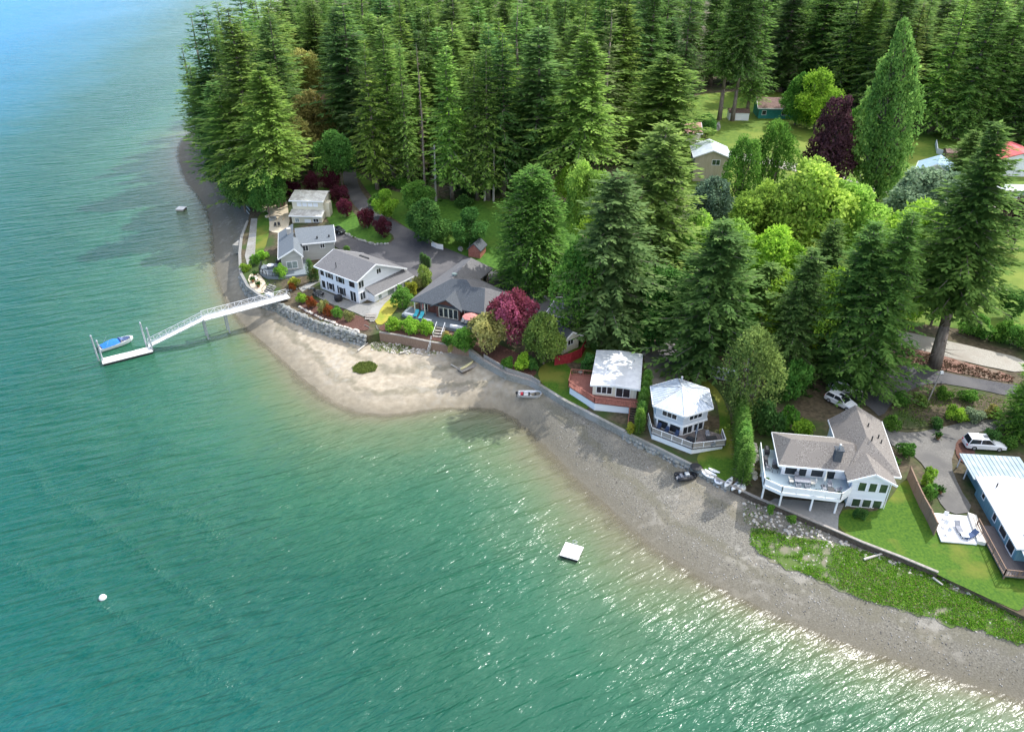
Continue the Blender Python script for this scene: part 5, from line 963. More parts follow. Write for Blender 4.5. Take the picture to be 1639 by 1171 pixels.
# ---- white roofed cabin -----------------------------------------------------------------------
F=Fr((11.6,95.3),-10.3); cb=thing('cabin','small cream cabin with a flat looking white roof and red deck','cabin',F(0,0,4.)); 
walls(cb,F,[(.4,.5),(6.9,.5),(6.9,9.8),(.4,9.8)],3.2,7.1,'cream_siding')
roof(cb,F,[[(0,0,7.2),(3.75,0,7.5),(3.75,10.2,7.5),(.05,10.2,7.2)],[(3.75,0,7.5),(7.4,0,7.2),(7.4,10.2,7.2),(3.75,10.2,7.5)]],'white_roof',.24)
mb=MB(); mb.slab([F(0,-.02,7.24),F(3.75,-.02,7.54),F(3.75,-.12,7.54),F(0,-.12,7.24)],.3); mb.slab([F(3.75,-.02,7.54),F(7.4,-.02,7.24),F(7.4,-.12,7.24),F(3.75,-.12,7.54)],.3); mb.build('fascia','white_paint',cb)
for x,y in ((3.8,9.2),(2.3,4.2),(6.1,7.2)): mb=MB(); mb.tube(F(x,y,7.3),F(x,y,7.85),.1,n=6); mb.build('roof_vent','galvanised',cb)
wn(cb,F,(.4,.5),(6.9,.5),[(.6+.78*k,1.25+.78*k,5.6,6.75) for k in range(3)]); wn(cb,F,(.4,.5),(6.9,.5),[(3.5,5.5,5.25,6.75)],mull=1,name='glass_door')
wn(cb,F,(.4,9.8),(.4,.5),[(2,3.2,5.7,6.7),(6,7.4,5.7,6.7)]); wn(cb,F,(6.9,.5),(6.9,9.8),[(2,3,5.7,6.7)])
dk=[(-1.1,5.6),(-3.4,5.5),(-3.4,2.1),(.9,-1.6),(7.2,-1.8),(7.2,.5),(.4,.5),(-1.1,.5)]; dk=[(.4,5.6),(-3.4,5.5),(-3.4,2.1),(.9,-1.6),(7.2,-1.8),(7.2,.5),(.4,.5)]
mb=MB(); mb.prism([F(*p) for p in dk],5.0,5.15); d=mb.build('deck','red_deck',cb); railing(d,[F(*p) for p in [(.3,5.6),(-3.4,5.5),(-3.4,2.1),(.9,-1.6),(7.2,-1.8)]],5.15,.95,mt='red_wood',pickets=1,step=1.5)
mb=MB(); mb.prism([F(*p) for p in [(-3.2,5.2),(-3.2,2.2),(.95,-1.4),(6.0,-1.55),(6.0,.4),(.4,.4)]],3.0,5.0); mb.build('skirting','white_siding',d)
stairs('cabin_stairs','dark wooden stairs from the red deck down to the beach',F(6.6,-4.6),F(6.7,-1.7),1.1,3.2,5.1,'dark_wood',rail='red_wood')
stairs('beach_stairs','dark wooden steps over the bulkhead in front of the cabin',P(985,690,2),P(1000,676,3.4),1.2,1.7,3.6,'dark_wood')
mb=MB(); mb.rings([[F(-2.2,6.9,3.9),F(-1.9,6.9,3.9),F(-1.9,7.2,3.9),F(-2.2,7.2,3.9)],[F(-2.1,7,4.6),F(-2,7,4.6),F(-2,7.1,4.6),F(-2.1,7.1,4.6)]]); bb=thing('bird_bath','small stone bird bath on the lawn beside the cabin','bird bath',F(-2.05,7.05,3.9)); mb.build('pedestal','concrete',bb); mb=MB(); mb.lathe(*F(-2.05,7.05),[(.14,4.58),(.36,4.72),(.36,4.76)],12); mb.build('bowl','concrete',bb)
# ---- white two storey house --------------------------------------------------------------------
F=Fr((-37.4,133.3),-37); wh=thing('house','white two storey house with long grey gable roof and many dark shutters','house',F(0,0,4.)); zf_,zr,zb_=8.9,10.75,7.1
walls(wh,F,[(.5,.6),(10.9,.6),(10.9,12.),(.5,12.)],3.,7.1,'white_siding')
mb=MB(); mb.v+=[F(*p) for p in [(.5,.6,7.1),(10.9,.6,7.1),(.5,.6,8.95),(10.9,.6,8.95),(.5,5.,10.55),(10.9,5.,10.55),(.5,12.,7.1),(10.9,12.,7.1)]]; mb.f+=[(0,1,3,2),(1,7,5,3),(0,2,4,6),(2,3,5,4),(4,5,7,6)]; mb.build('upper_wall','white_siding',wh)
roof(wh,F,[[(-.2,0,zf_),(11.5,0,zf_),(11.6,5.,zr),(.1,5.,zr)],[(.1,5.,zr),(11.6,5.,zr),(11.8,12.7,zb_),(-.2,12.7,zb_)]],'grey_roof',.22,fas=[[(-.2,0,zf_),(11.5,0,zf_),(11.6,5,zr),(11.8,12.7,zb_)],[(-.2,0,zf_),(.1,5,zr),(-.2,12.7,zb_)]])
sh=[(.35,1.15),(2.1,3.1),(5.,6.2),(8.1,9.5)]
wn(wh,F,(.5,.6),(10.9,.6),[(.3,1.3,7.2,8.4),(2.3,3.3,7.2,8.4),(5.2,6.4,7.1,8.4),(8.2,9.7,7.1,8.4)]); wn(wh,F,(.5,.6),(10.9,.6),[(.3,1.3,4.6,6.1),(2.3,3.3,4.8,6.1),(5.2,6.4,4.6,6.1)]); wn(wh,F,(.5,.6),(10.9,.6),[(8.2,9.7,4.2,6.2)],mull=1,name='glass_door')
mb=MB()
for za,zb2 in ((7.15,8.45),(4.7,6.2)):
    for x in (2.3,3.3,5.2,6.4): dx=-.45 if x in (2.3,5.2) else .12; mb=MB(); F.box(mb,.5+x+dx,.5+x+dx+.34,.50,.59,za,zb2); mb.build('shutter','dark_paint',wh)
wn(wh,F,(10.9,.6),(10.9,12.),[(.3,1.5,7.1,8.4),(5.,6.,8.3,9.2)],mull=1); wn(wh,F,(10.9,.6),(10.9,12.),[(.4,1.6,4.7,6.1)],mull=1); wn(wh,F,(.5,12),(.5,.6),[(3,4.2,5,6.3),(8,9.2,5,6.3)])
walls(wh,F,[(10.9,2.6),(12.9,2.6),(12.9,12.6),(10.9,12.6)],3.2,5.75,'white_siding',name='lean_to_wall'); roof(wh,F,[[(10.92,2.3,6.75),(13.3,2.3,5.8),(13.3,13.0,5.8),(10.92,13.0,6.75)]],'grey_roof',.15,name='lean_to_roof',fas=[[(13.3,2.3,5.8),(13.3,13,5.8)]])
wn(wh,F,(12.9,2.6),(12.9,12.6),[(1,1.8,4.5,5.5),(3.4,5.1,4.,5.5),(5.5,7.3,4.,5.5),(7.7,9.3,4.,5.5)],pane='pale_glass')
mb=MB(); mb.tube(F(4.6,1.4,9.3),F(4.6,1.4,10.5),.08,n=6); mb.tube(F(4.6,1.4,9.4),F(4.0,.3,8.9),.06,n=6); mb.build('flue','dark_metal',wh)
mb=MB(); F.box(mb,4.5,6.9,7.3,7.7,9.35,9.8); mb.build('roof_vent','dark_metal',wh)
WH=F; z=4.05
table(*F(2.2,-1.6),zt(*F(2.2,-1.6))+.12,F.a,1.2,1.2,'dark_metal','round dark patio table on the grey patio of the white house',round_=True)
for k,(x,y,a_) in enumerate([(1.2,-1.5,1.57),(3.2,-1.6,-1.57),(2.2,-2.6,3.14)]): chair(*F(x,y),zt(*F(x,y))+.12,F.a+a_,'dark_metal','dark chair '+['left of','right of','on the beach side of']
 [k]+' the round dark patio table of the white house')
mb=MB(); mb.lathe(*F(6.9,-.9),[(.55,4.1),(.8,4.5),(.75,5.1),(.3,5.35)],12); hb=mb.build('hot_tub','black_rubber',smooth=False); tag(hb,'round black covered tub against the front of the white house','tub')
# ---- dark shingled house -------------------------------------------------------------------------
F=Fr((-18.2,123.0),-21.2); cr_=thing('house','dark shingled house with big slate grey hip roof and arched window gable','house',F(0,0,4.)); e0=7.0
r0=(5.6,5.6,9.75);r1=(8.5,5.9,9.9);r2=(9.9,4.7,9.3);r3=(12.5,4.9,9.4);B0=(14.3,0,e0);ER=(17.4,8.1,e0);VR=(12.4,10.4,e0);GF=(8.2,12.4,e0);GR=(8.7,17.9,e0);GL=(1.5,19.4,e0);GP=(4.9,16.,9.4);L1_=(.3,8.9,e0);A_=(0,0,e0)
roof(cr_,F,[[A_,(4.5,0,e0),r0],[(4.5,0,e0),(10.1,0,e0),r1,r0],[(10.1,0,e0),B0,r3,r2],[(10.1,0,e0),r2,r1]],'slate_roof',.2,fas=None)
roof(cr_,F,[[A_,r0,L1_],[L1_,r0,GP],[L1_,GP,GL],[GL,GP,GR],[GR,GP,GF],[GP,r0,GF],[r0,r1,GF],[r1,r2,VR],[r1,VR,GF],[r2,r3,VR],[r3,ER,VR],[B0,ER,r3]],'grey_roof',.2,name='rear_roof')
gz=8.75; roof(cr_,F,[[(4.2,-.6,6.95),(7.3,-.6,gz),(7.3,3.4,gz),(4.5,.1,7.02)],[(7.3,-.6,gz),(10.4,-.6,6.95),(10.1,.1,7.02),(7.3,3.4,gz)]],'slate_roof',.2,name='gable_roof')
walls(cr_,F,[(.9,1.4),(13.6,1.4),(15.8,7.9),(12.,9.6),(7.6,11.7),(7.9,17.2),(2.2,18.4),(1.,9.)],3.2,6.95,'brown_shingle')
mb=MB(); mb.prism([F(*p) for p in [(4.9,.3),(9.6,.3),(9.6,1.5),(4.9,1.5)]],3.4,6.95); mb.v+=[F(4.9,.3,6.95),F(9.6,.3,6.95),F(7.3,.3,8.3)]; i=len(mb.v)-3; mb.f.append((i,i+1,i+2)); mb.build('gable_wall','brown_shingle',cr_)
wn(cr_,F,(4.9,.3),(9.6,.3),[(.6+.95*k,1.35+.95*k,4.75,6.5) for k in range(4)],frame='cream_siding'); wn(cr_,F,(.9,1.4),(13.6,1.4),[(.5,1.7,4.8,6.3),(9.1,10.,5.,6.3),(10.4,11.2,5.,6.3),(11.6,12.4,5.,6.3)],frame='cream_siding'); wn(cr_,F,(7.6,11.7),(7.9,17.2),[(.6,2.4,4.3,6.3),(3.0,4.8,4.3,6.3)],frame='cream_siding',pane='dark_paint',name='garage_door')
for x in (.6,2.6,12.9): mb=MB(); mb.box(*F(x,.35),4.5,6.85,.18,.18,F.a); mb.build('porch_post','cream_siding',cr_)
mb=MB(); mb.prism([F(*p) for p in [(-1.6,2.2),(-1.4,-1.1),(6.3,-2.7),(12.8,-2.4),(13.2,1.4),(.9,1.4)]],3.4,4.5); d=mb.build('deck','slate_deck',cr_)
mb=MB(); F.box(mb,5.,5.9,7.0,7.6,9.7,10.) ; mb.build('skylight','pale_glass',cr_)
z=4.504; CRF=F
lounger(*F(1.3,-.6),z,F.a+.2,'turquoise_fabric','left turquoise sun lounger on the slate blue deck',group='turquoise loungers'); lounger(*F(2.5,-.9),z,F.a+.2,'turquoise_fabric','right turquoise sun lounger on the slate blue deck',group='turquoise loungers')
closed_umbrella(*F(2.1,.6),z,'salmon_fabric','closed salmon umbrella by the porch of the slate blue deck')
x,y=F(12.2,-.9); t=thing('patio_umbrella','open salmon umbrella at the right end of the slate blue deck','umbrella',(x,y,z)); mb=MB(); mb.tube((x,y,z),(x,y,z+2.5),.035,n=6); mb.build('pole','galvanised',t); mb=MB(); mb.lathe(x,y,[(1.5,z+2.0),(1.5,z+2.06),(.75,z+2.36),(.05,z+2.55)],8); mb.build('canopy','salmon_fabric',t)
chair(*F(10.3,-.3),z,F.a,'cream_fabric','left white chair beside the open salmon umbrella'); chair(*F(11.0,-.4),z,F.a,'cream_fabric','right white chair beside the open salmon umbrella')
for k,(x,y,lx) in enumerate([(.2,-1.2,1.7),(4.2,-2.0,1.6),(10.0,-2.2,2.4)]): mb=MB(); F.box(mb,x-lx/2,x+lx/2,y-.25,y+.25,z,z+.45); o=mb.build('deck_bench','white_paint'); tag(o,['white bench at the left front corner','white bench right of the turquoise loungers','long white bench right of the deck stairs'][k]+' of the slate blue deck','bench')
mb=MB(); F.box(mb,9.2,12.6,-3.6,-3.0,3.2,3.9); o=mb.build('planter_wall','brown_wood'); tag(o,'low brown stepped planter in front of the slate blue deck','planter')
mb=MB(); F.box(mb,9.6,12.8,-4.7,-4.1,3.2,3.6); o=mb.build('planter_wall','brown_wood'); tag(o,'lowest brown planter step in front of the slate blue deck','planter')
stairs('deck_stairs','weathered wooden stairs from the slate blue deck to the landing',P(700,541,3.6),P(706,523,4.5),1.5,3.6,4.5,rail='white_paint')
mb=MB(); q=P(697,546,3.55); mb.box(*q,3.35,3.5,2.6,1.3,F.a); tag(mb.build('stair_landing','weathered_wood'),'square wooden landing between the two flights of beach stairs','landing')
stairs('beach_stairs','weathered wooden stairs from the landing down to the sand',P(686,561,1.9),P(690,549,3.4),1.5,1.9,3.45,rail='white_paint')
stairs('beach_stairs','left flight of dark steps at the end of the boulder wall',P(583,540,1.9),P(588,522,3.8),1.3,1.9,3.9,'concrete'); stairs('beach_stairs','right flight of dark steps at the end of the boulder wall',P(600,540,1.9),P(604,524,3.8),1.2,1.9,3.9,'concrete'); stairs('garden_steps','dark steps from the white house path to the boulder wall',P(592,512,3.95),P(594,503,4.3),1.7,3.9,4.5,'weathered_wood')
# ---- blue grey roofed house --------------------------------------------------------------------
F=Fr((-50.0,153.2),14.1); gh=thing('house','grey clapboard house with blue grey roof and steep dark cross gable','house',F(0,0,4.)); 
walls(gh,F,[(.9,-13.3),(4.9,-13.3),(4.9,-.5),(.9,-.5)],3.,7.4,'grey_siding'); walls(gh,F,[(4.8,-8.9),(11.6,-8.9),(11.6,-.4),(4.8,-.4)],3.,8.3,'grey_siding',name='upper_wall')
roof(gh,F,[[(.4,-13.9,7.5),(3.7,-13.9,9.3),(3.7,0,9.3),(.4,0,7.5)],[(3.7,-13.9,9.3),(5.3,-13.9,7.5),(5.3,-9.0,7.5),(4.4,-7.5,8.9),(3.7,-7.4,9.3)]],'blue_roof',.2,fas=[[(.4,-13.9,7.5),(3.7,-13.9,9.3),(5.3,-13.9,7.5)],[(.4,-13.9,7.5),(.4,0,7.5)]])
roof(gh,F,[[(4.2,-9.4,8.3),(12.,-9.4,8.3),(12.,-3.8,9.6),(4.,-3.8,9.6)],[(4.,-3.8,9.6),(12.,-3.8,9.6),(12,0,8.2),(4.,0,8.2)]],'blue_roof',.2,name='upper_roof',fas=[[(5.2,-9.4,8.3),(12.,-9.4,8.3),(12.,-3.8,9.6),(12,0,8.2)]])
mb=MB(); mb.v+=[F(*p) for p in [(.9,-13.3,7.4),(4.9,-13.3,7.4),(3.7,-13.3,9.1)]]; mb.f.append((0,1,2)); mb.build('gable_wall','grey_siding',gh)
mb=MB(); F.box(mb,2.4,3.2,-4.6,-3.6,8.4,9.9); mb.build('chimney','pale_roof',gh); mb=MB(); F.box(mb,8.2,8.5,-8.1,-7.8,8.6,9.1); F.box(mb,10.6,10.9,-7.9,-7.6,8.6,9.1); mb.build('roof_vent','dark_metal',gh)
wn(gh,F,(4.8,-8.9),(11.6,-8.9),[(.5,1.5,6.6,7.7),(4.,4.8,6.9,7.7)],mull=1); wn(gh,F,(.9,-13.3),(4.9,-13.3),[(1.,3.,5.,6.4)],mull=1,pane='pale_glass'); wn(gh,F,(4.9,-13.3),(4.9,-8.9),[(.8,1.9,4.2,6.4)],name='glass_door')
wn(gh,F,(11.6,-8.9),(11.6,-.4),[(2,3,6.6,7.7),(5,6,6.6,7.7)])
mb=MB(); mb.prism([F(*p) for p in [(-3.2,-9.5),(-3.6,-12.5),(-2.2,-14.8),(.6,-16.2),(6.,-15.8),(6.,-8.9),(.9,-8.9)]],3.2,4.6); d=mb.build('deck','slate_deck',gh); railing(d,[F(*p) for p in [(-3.2,-9.5),(-3.6,-12.5),(-2.2,-14.8),(.2,-16.1)]],4.6,.95,mt='dark_metal',pickets=1)
z=4.604; table(*F(-1.4,-11.4),z,F.a,1.4,1.4,'white_paint','white round table on the curved deck of the grey house',round_=True); chair(*F(-2.3,-11.2),z,F.a+1.57,'grey_fabric','grey chair left of the white round table'); chair(*F(-.5,-11.6),z,F.a-1.57,'grey_fabric','grey chair right of the white round table'); grill(*F(.2,-10),z,F.a,'dark grill against the grey house wall')
stairs('deck_stairs','curved grey stairs from the round deck down to the gangway landing',P(425,470,3.6),P(437,456,4.6),1.7,3.5,4.6,'grey_concrete',rail='dark_metal')
# ---- beige two tier building
F=Fr((-50.0,164.2),-5); gb=thing('garage_building','beige two tier building with two shed roofs, one above the other','building',F(0,0,4.)); walls(gb,F,[(.3,.4),(7.2,.4),(7.2,8),(.3,8)],3,7.3,'beige_siding'); walls(gb,F,[(.2,2.2),(7.3,2.2),(7.3,7.8),(.2,7.8)],7.2,10.15,'beige_siding',name='upper_wall')
roof(gb,F,[[(-.1,-.2,7.25),(7.6,-.2,7.25),(7.6,2.3,7.9),(-.1,2.3,7.9)]],'pale_roof',.18,name='lower_roof',fas=[[(-.1,-.2,7.25),(7.6,-.2,7.25)]]); roof(gb,F,[[(-.3,1.7,10.1),(7.7,1.7,10.1),(7.7,6.2,11.0),(-.3,6.2,11.0)],[(-.3,6.2,11.),(7.7,6.2,11.),(7.7,8.2,10.2),(-.3,8.2,10.2)]],'pale_roof',.18,fas=[[(-.3,1.7,10.1),(7.7,1.7,10.1)]])
wn(gb,F,(.2,2.2),(7.3,2.2),[(1.2+1.25*k,2.1+1.25*k,8.7,9.4) for k in range(4)],pane='white_siding'); wn(gb,F,(.3,.4),(7.2,.4),[(.8,1.6,5.6,6.4)],mull=1,pane='pale_glass'); wn(gb,F,(.3,.4),(7.2,.4),[(5.0,6.1,5.7,6.4)],mull=1); wn(gb,F,(.3,.4),(7.2,.4),[(3.0,4.3,4.2,6.2)],pane='white_paint',name='double_door')
mb=MB(); F.box(mb,7.3,8.4,3,5,3.4,9.2); mb.build('side_porch','beige_siding',gb)
x,y,z=G(437,352); t=thing('fire_pit','ring shaped stone fire pit with curved bench on the brick patio','fire pit',(x,y,z)); mb=MB(); mb.lathe(x,y,[(.9,z+.1),(.9,z+.6),(.7,z+.6),(.7,z+.15)],14); mb.build('ring','stone',t); mb=MB()
mb.rings([[(x+r_*math.cos(a_),y+r_*math.sin(a_),z+h_) for r_,h_ in ((1.9,.1),(1.9,.55),(2.5,.55),(2.5,.1))] for a_ in np.linspace(-.4,2.6,10)]); mb.build('bench','sandstone',t)
x,y,z=G(441,364); chair(x,y,z+.1,0,'dark_metal','left dark chair on the brick patio'); x,y,z=G(447,363); chair(x,y,z+.1,.4,'dark_metal','right dark chair on the brick patio')
x,y,z=G(437,328); mb=MB(); mb.box(x,y,z,z+.9,5.,.15,.05); tag(mb.build('brick_screen_wall','red_wood'),'low reddish screen wall behind the brick patio','wall')
# ---- cream house half hidden by trees
t,F=gable('house','cream house half hidden under trees with grey roof and dark double window',(8.3,109.1),37.7,3.6,8.5,4.2,2.6,1.2,'cream_siding','slate_roof',axis='y'); bpy.context.view_layer.update()
wn(t,F,(0,0),(3.6,0),[(1.2,2.3,5.4,6.3)],mull=1)
t,F=gable('garage_building','small grey roofed outbuilding at the end of the dark asphalt parking area',G(880,520),-32,8.,6.,4.4,2.5,1.3,'grey_siding','grey_roof'); wn(t,F,(0,0),(8,0),[(1,2,5.3,6.4),(5,6.2,5.3,6.4)])
def fence(name,label,pts,h,m,z=None,th=.08,posts=True,group=None,dz=0):
    t=thing(name,label,'fence',(pts[0][0],pts[0][1],zt(*pts[0][:2])),group); mb=MB()
    for p,q in zip(pts[:-1],pts[1:]): 
        za,zb2=zt(*p[:2])+h/2+dz,zt(*q[:2])+h/2+dz; mb.bar((p[0],p[1],za),(q[0],q[1],zb2),th,h)
    mb.build('panel',m,t)
    for p in pts: mb=MB(); mb.box(p[0],p[1],zt(*p[:2])-.4,zt(*p[:2])+h+.14+dz,.15,.15); mb.build('post',m,t)
    mb=MB(); [mb.bar((p[0],p[1],zt(*p[:2])+h+.03+dz),(q[0],q[1],zt(*q[:2])+h+.03+dz),.16,.06) for p,q in zip(pts[:-1],pts[1:])]; mb.build('cap_rail',m,t); return t
fence('red_fence','dark red board fence curving round the corner of the cream house',[G(*p) for p in [(888,585),(900,583),(913,580),(930,572),(938,556)]],1.7,'red_paint')
fence('board_fence','tall weathered board fence between the green lawn and the garden bed',[G(*p) for p in [(1452,766),(1462,790),(1472,812),(1484,834),(1494,856)]],1.9,'brown_wood')
gt_=fence('picket_gate','small white picket fence section at the roadside below the round dark tree',[G(*p) for p in [(691,394),(699,398),(709,400)]],1.1,'white_paint')
fence('timber_railing','grey wooden railing on the bulkhead below the purple maple',[P(*p,3.5) for p in [(775,575),(812,597),(850,609),(864,618)]],.8,'weathered_wood',th=.05)
t,F=gable('playhouse','tiny red playhouse with dark pointed roof beside the lawn slope',G(750,411),-20,2.6,3.2,4.9,1.8,1.2,'red_wood','slate_roof',axis='y',over=.25,cat='shed',fas=False); 
t,F=gable('garden_shed','small pale blue shed with a dark roof and navy door behind the hexagonal house',G(1137,604),-22,4.6,4.2,4.3,2.5,.8,'pale_grey_siding','rust_roof',axis='x',cat='shed'); wn(t,F,(0,0),(4.6,0),[(.7,1.5,5.9,6.4)]); wn(t,F,(0,0),(4.6,0),[(2.6,3.8,4.4,6.2)],pane='blue_fabric',name='door')
# ---- far houses
t,F=gable('house','tan two storey house with pale metal roof and corner balcony',G(1108,290),-6,8.2,9.,zt(*G(1108,290)[:2]),6.3,1.6,'tan_siding','metal_roof',axis='y',over=.5); z=zt(*G(1108,290)[:2]); wn(t,F,(0,0),(8.2,0),[(4.2,6.0,z+4.2,z+5.4)],mull=1,pane='green_glass'); wn(t,F,(0,9),(0,0),[(6.,7.6,z+3.5,z+5.5),(2,3.4,z+3.9,z+5.3)])
mb=MB(); F.box(mb,-1.6,.0,.4,4.5,z+3.1,z+3.3); b_=mb.build('balcony','dark_wood',t); railing(b_,[F(-.1,.45),F(-1.55,.45),F(-1.55,4.4)],z+3.3,1.,mt='dark_wood')
t,F=gable('house','low house with faded pink roof behind the feathery fir',G(1070,232),-4,8.5,9.,zt(*G(1070,232)[:2]),3.6,1.6,'cream_siding','pink_roof',axis='x'); z=zt(*G(1070,232)[:2]); wn(t,F,(0,0),(8.5,0),[(4.8,6.,z+1.8,z+2.8)],mull=1); wn(t,F,(8.5,0),(8.5,9),[(2,3.2,z+1.6,z+2.8)])
t,F=gable('workshop_building','green walled building with rust brown roof on the far lawn',G(1213,190),-4,11.,8.,zt(*G(1213,190)[:2]),3.6,2.,'green_wall','rust_roof',cat='building',over=.6); z=zt(*F(0,0)); wn(t,F,(0,0),(11,0),[(1,2.2,z+1.2,z+2.4),(7,8.4,z+1.2,z+2.4)])
t,F=gable('garden_shed','plain white shed between the bare trunks of the far lawn',G(1166,193),-4,6.,3.5,zt(*G(1166,193)[:2]),2.6,.7,'white_siding','rust_roof',cat='shed',over=.2,fas=False); z=zt(*F(0,0)); wn(t,F,(0,0),(6,0),[(2.4,3.6,z+.2,z+2.1)],name='door',pane='white_paint')
t,F=gable('house','small house with pale blue metal roof right of the poplar',G(1462,292),-30,8.,8.,zt(*G(1462,292)[:2]),3.2,2.,'white_siding','blue_metal',axis='y',over=.5); z=zt(*F(0,0)); wn(t,F,(0,0),(8,0),[(2,3.2,z+1.2,z+2.3),(5,6.2,z+1.2,z+2.3)])
t,F=gable('garage_building','white garage with coral red metal roof at the right edge',G(1588,281),-8,10.5,13.,zt(*G(1588,281)[:2]),4.2,1.8,'white_siding','red_roof',axis='y',cat='garage',over=.5,fas=False); z=zt(*F(0,0)); wn(t,F,(0,0),(10.5,0),[(1.6,4.6,z+.1,z+3.)],name='garage_door',pane='white_paint',frame='grey_siding')
t,F=gable('greenhouse','long low pale roofed greenhouse at the right edge by the far road',G(1595,316),-5,14.,4.,zt(*G(1595,316)[:2]),1.9,.5,'white_siding','metal_roof',cat='greenhouse',over=.2); z=zt(*F(0,0)); wn(t,F,(0,0),(14,0),[(1+2*k,2.4+2*k,z+.7,z+1.6) for k in range(6)],pane='pale_glass')
t,F=gable('house','little brown roofed cottage hidden among the firs of the point',G(508,190),-15,7.,6.,zt(*G(508,190)[:2])+3.,3.4,1.5,'tan_siding','pink_roof',over=.5); z=zt(*F(0,0))+3; wn(t,F,(0,0),(7,0),[(2,3.4,z+1.2,z+2.4)])
t,F=gable('chicken_coop','brown plank coop beside the white trailer under the far firs',G(1512,258),-10,3.4,3.,zt(*G(1512,258)[:2]),2.4,.6,'brown_wood','rust_roof',cat='shed',over=.2,fas=False)
fence('white_fence','white rail fence standing in the shade of the far firs',[G(*p) for p in [(1497,232),(1499,246),(1514,250)]],1.3,'white_paint')
fence('pole_fence','pale pole fence slanting down behind the poplar',[G(*p) for p in [(1366,262),(1374,282),(1382,300)]],.9,'driftwood',th=.05)
# ---- mobile home
F=Fr((58.6,75.0),-97.9); mo=thing('mobile_home','long teal mobile home with a bright white metal roof at the right edge','house',F(0,0,4.))
walls(mo,F,[(.4,.5),(12.2,.5),(12.2,6.8),(.4,6.8)],3.3,6.55,'teal_siding'); roof(mo,F,[[(0,0,6.65),(12.6,0,6.65),(12.6,3.6,7.15),(0,3.6,7.15)],[(0,3.6,7.15),(12.6,3.6,7.15),(12.6,7.3,6.65),(0,7.3,6.65)]],'white_roof',.2)
r=roof(mo,F,[[(-5.2,-.1,6.3),(.1,-.1,6.3),(.1,7.3,6.5),(-5.2,7.3,6.5)]],'steel_roof',.14,name='carport_roof'); mb=MB()
for k in range(13): y=.2+.55*k; mb.bar(F(-5.15,y,6.33+y*.027),F(0,y,6.33+y*.027),.05,.05)
mb.build('standing_seams','steel_roof',r)
for x,y in ((-5,.2),(-2.6,.2),(-5,7.1),(-2.6,7.1)): mb=MB(); mb.box(*F(x,y),3.8,6.25,.12,.12,F.a); mb.build('carport_post','white_paint',mo)
walls(mo,F,[(-4.2,1.),(.4,1.),(.4,6.4),(-4.2,6.4)],3.6,6.1,'teal_siding',name='rear_wall')
wn(mo,F,(.4,.5),(12.2,.5),[],) if 0 else None
wn(mo,F,(0.4,6.8),(.4,.5),[]) ; wn(mo,F,(.4,.5),(12.2,.5),[(1.6,2.3,5.2,6.1),(5.2,6.,4.9,6.2),(7.3,8.9,4.9,6.2),(9.6,11.2,4.6,6.2)])
roof(mo,F,[[(12.5,.6,6.5),(14.8,.6,6.2),(14.8,7.3,6.2),(12.5,7.3,6.5)]],'white_roof',.12,name='porch_roof')
mb=MB(); mb.prism([F(*p) for p in [(6.6,-1.5),(14.8,-1.5),(14.8,7.3),(12.2,7.3),(12.2,.5),(6.6,.5)]],4.35,4.5); d=mb.build('deck','wood_deck',mo); railing(d,[F(*p) for p in [(6.6,-1.5),(14.8,-1.5),(14.8,7.3)]],4.5,.95,mt='brown_wood',pickets=1,step=1.5)
for x,y in ((14.6,-1.3),(14.6,1.5),(14.6,4.6),(10.5,-1.3)): mb=MB(); mb.box(*F(x,y),2.9,4.35,.14,.14,F.a); mb.build('deck_post','brown_wood',d)
for x,y in ((14.6,.8),(14.6,4.5)): mb=MB(); mb.box(*F(x,y),4.5,6.15,.12,.12,F.a); mb.build('porch_post','white_paint',mo)
for x,y in ((3.6,4.6),(2.,1.7),(10.4,1.6)): mb=MB(); mb.tube(F(x,y,6.7),F(x,y,7.5),.1,n=6); mb.build('roof_vent','dark_metal',mo)
MO=F
mb=MB(); mb.prism([F(*p) for p in [(4.9,-1.9),(4.9,-6.3),(9.8,-6.5),(9.8,-2.5)]],4.1,4.28); pd=mb.build('pool_deck_platform','white_paint'); tag(pd,'white square deck platform between the board fence and the mobile home','platform')
mb=MB()
for x,y in ((5.1,-6.1),(9.6,-6.3),(9.6,-2.7),(9.6,-4.4),(5.1,-2.1)): mb.box(*F(x,y),2.8,4.1,.14,.14,F.a)
mb.build('supports','brown_wood',pd)
z=4.284
for k,(x,y,a_) in enumerate([(5.9,-4.9,1.2),(7.4,-5.4,1.),(8.6,-5.6,.3)]): chair(*F(x,y),z,F.a+a_,'white_paint','white garden chair on the white platform, '+['farthest back','in the middle of the row','nearest the lawn'][k])
lounger(*F(7.6,-3.9),z,F.a+1.6,'grey_fabric','grey sun lounger in the middle of the white platform'); table(*F(8.9,-3.7),z,F.a,.8,.8,'white_paint','small white table on the white platform',.5); lounger(*F(8.7,-2.9),z,F.a+.6,'blue_fabric','navy sun lounger by the plank walkway')
mb=MB(); mb.prism([F(*p) for p in [(4.6,-1.85),(9.6,-2.45),(9.8,-1.6),(5.,-1.0)]],4.1,4.62); o=mb.build('boardwalk','cream_fabric'); tag(o,'long pale plank bench along the right side of the white platform','bench'); mb=MB(); [mb.prism([F(*p) for p in [(5.+a_,-1.75-a_*.12+b_),(7.4+a_,-2.02-a_*.12+b_),(7.4+a_,-1.95-a_*.12+b_),(5.+a_,-1.68-a_*.12+b_)]],4.621,4.63) for a_,b_ in ((.2,.22),(.6,.5))]; mb.build('slots','dark_wood',o)
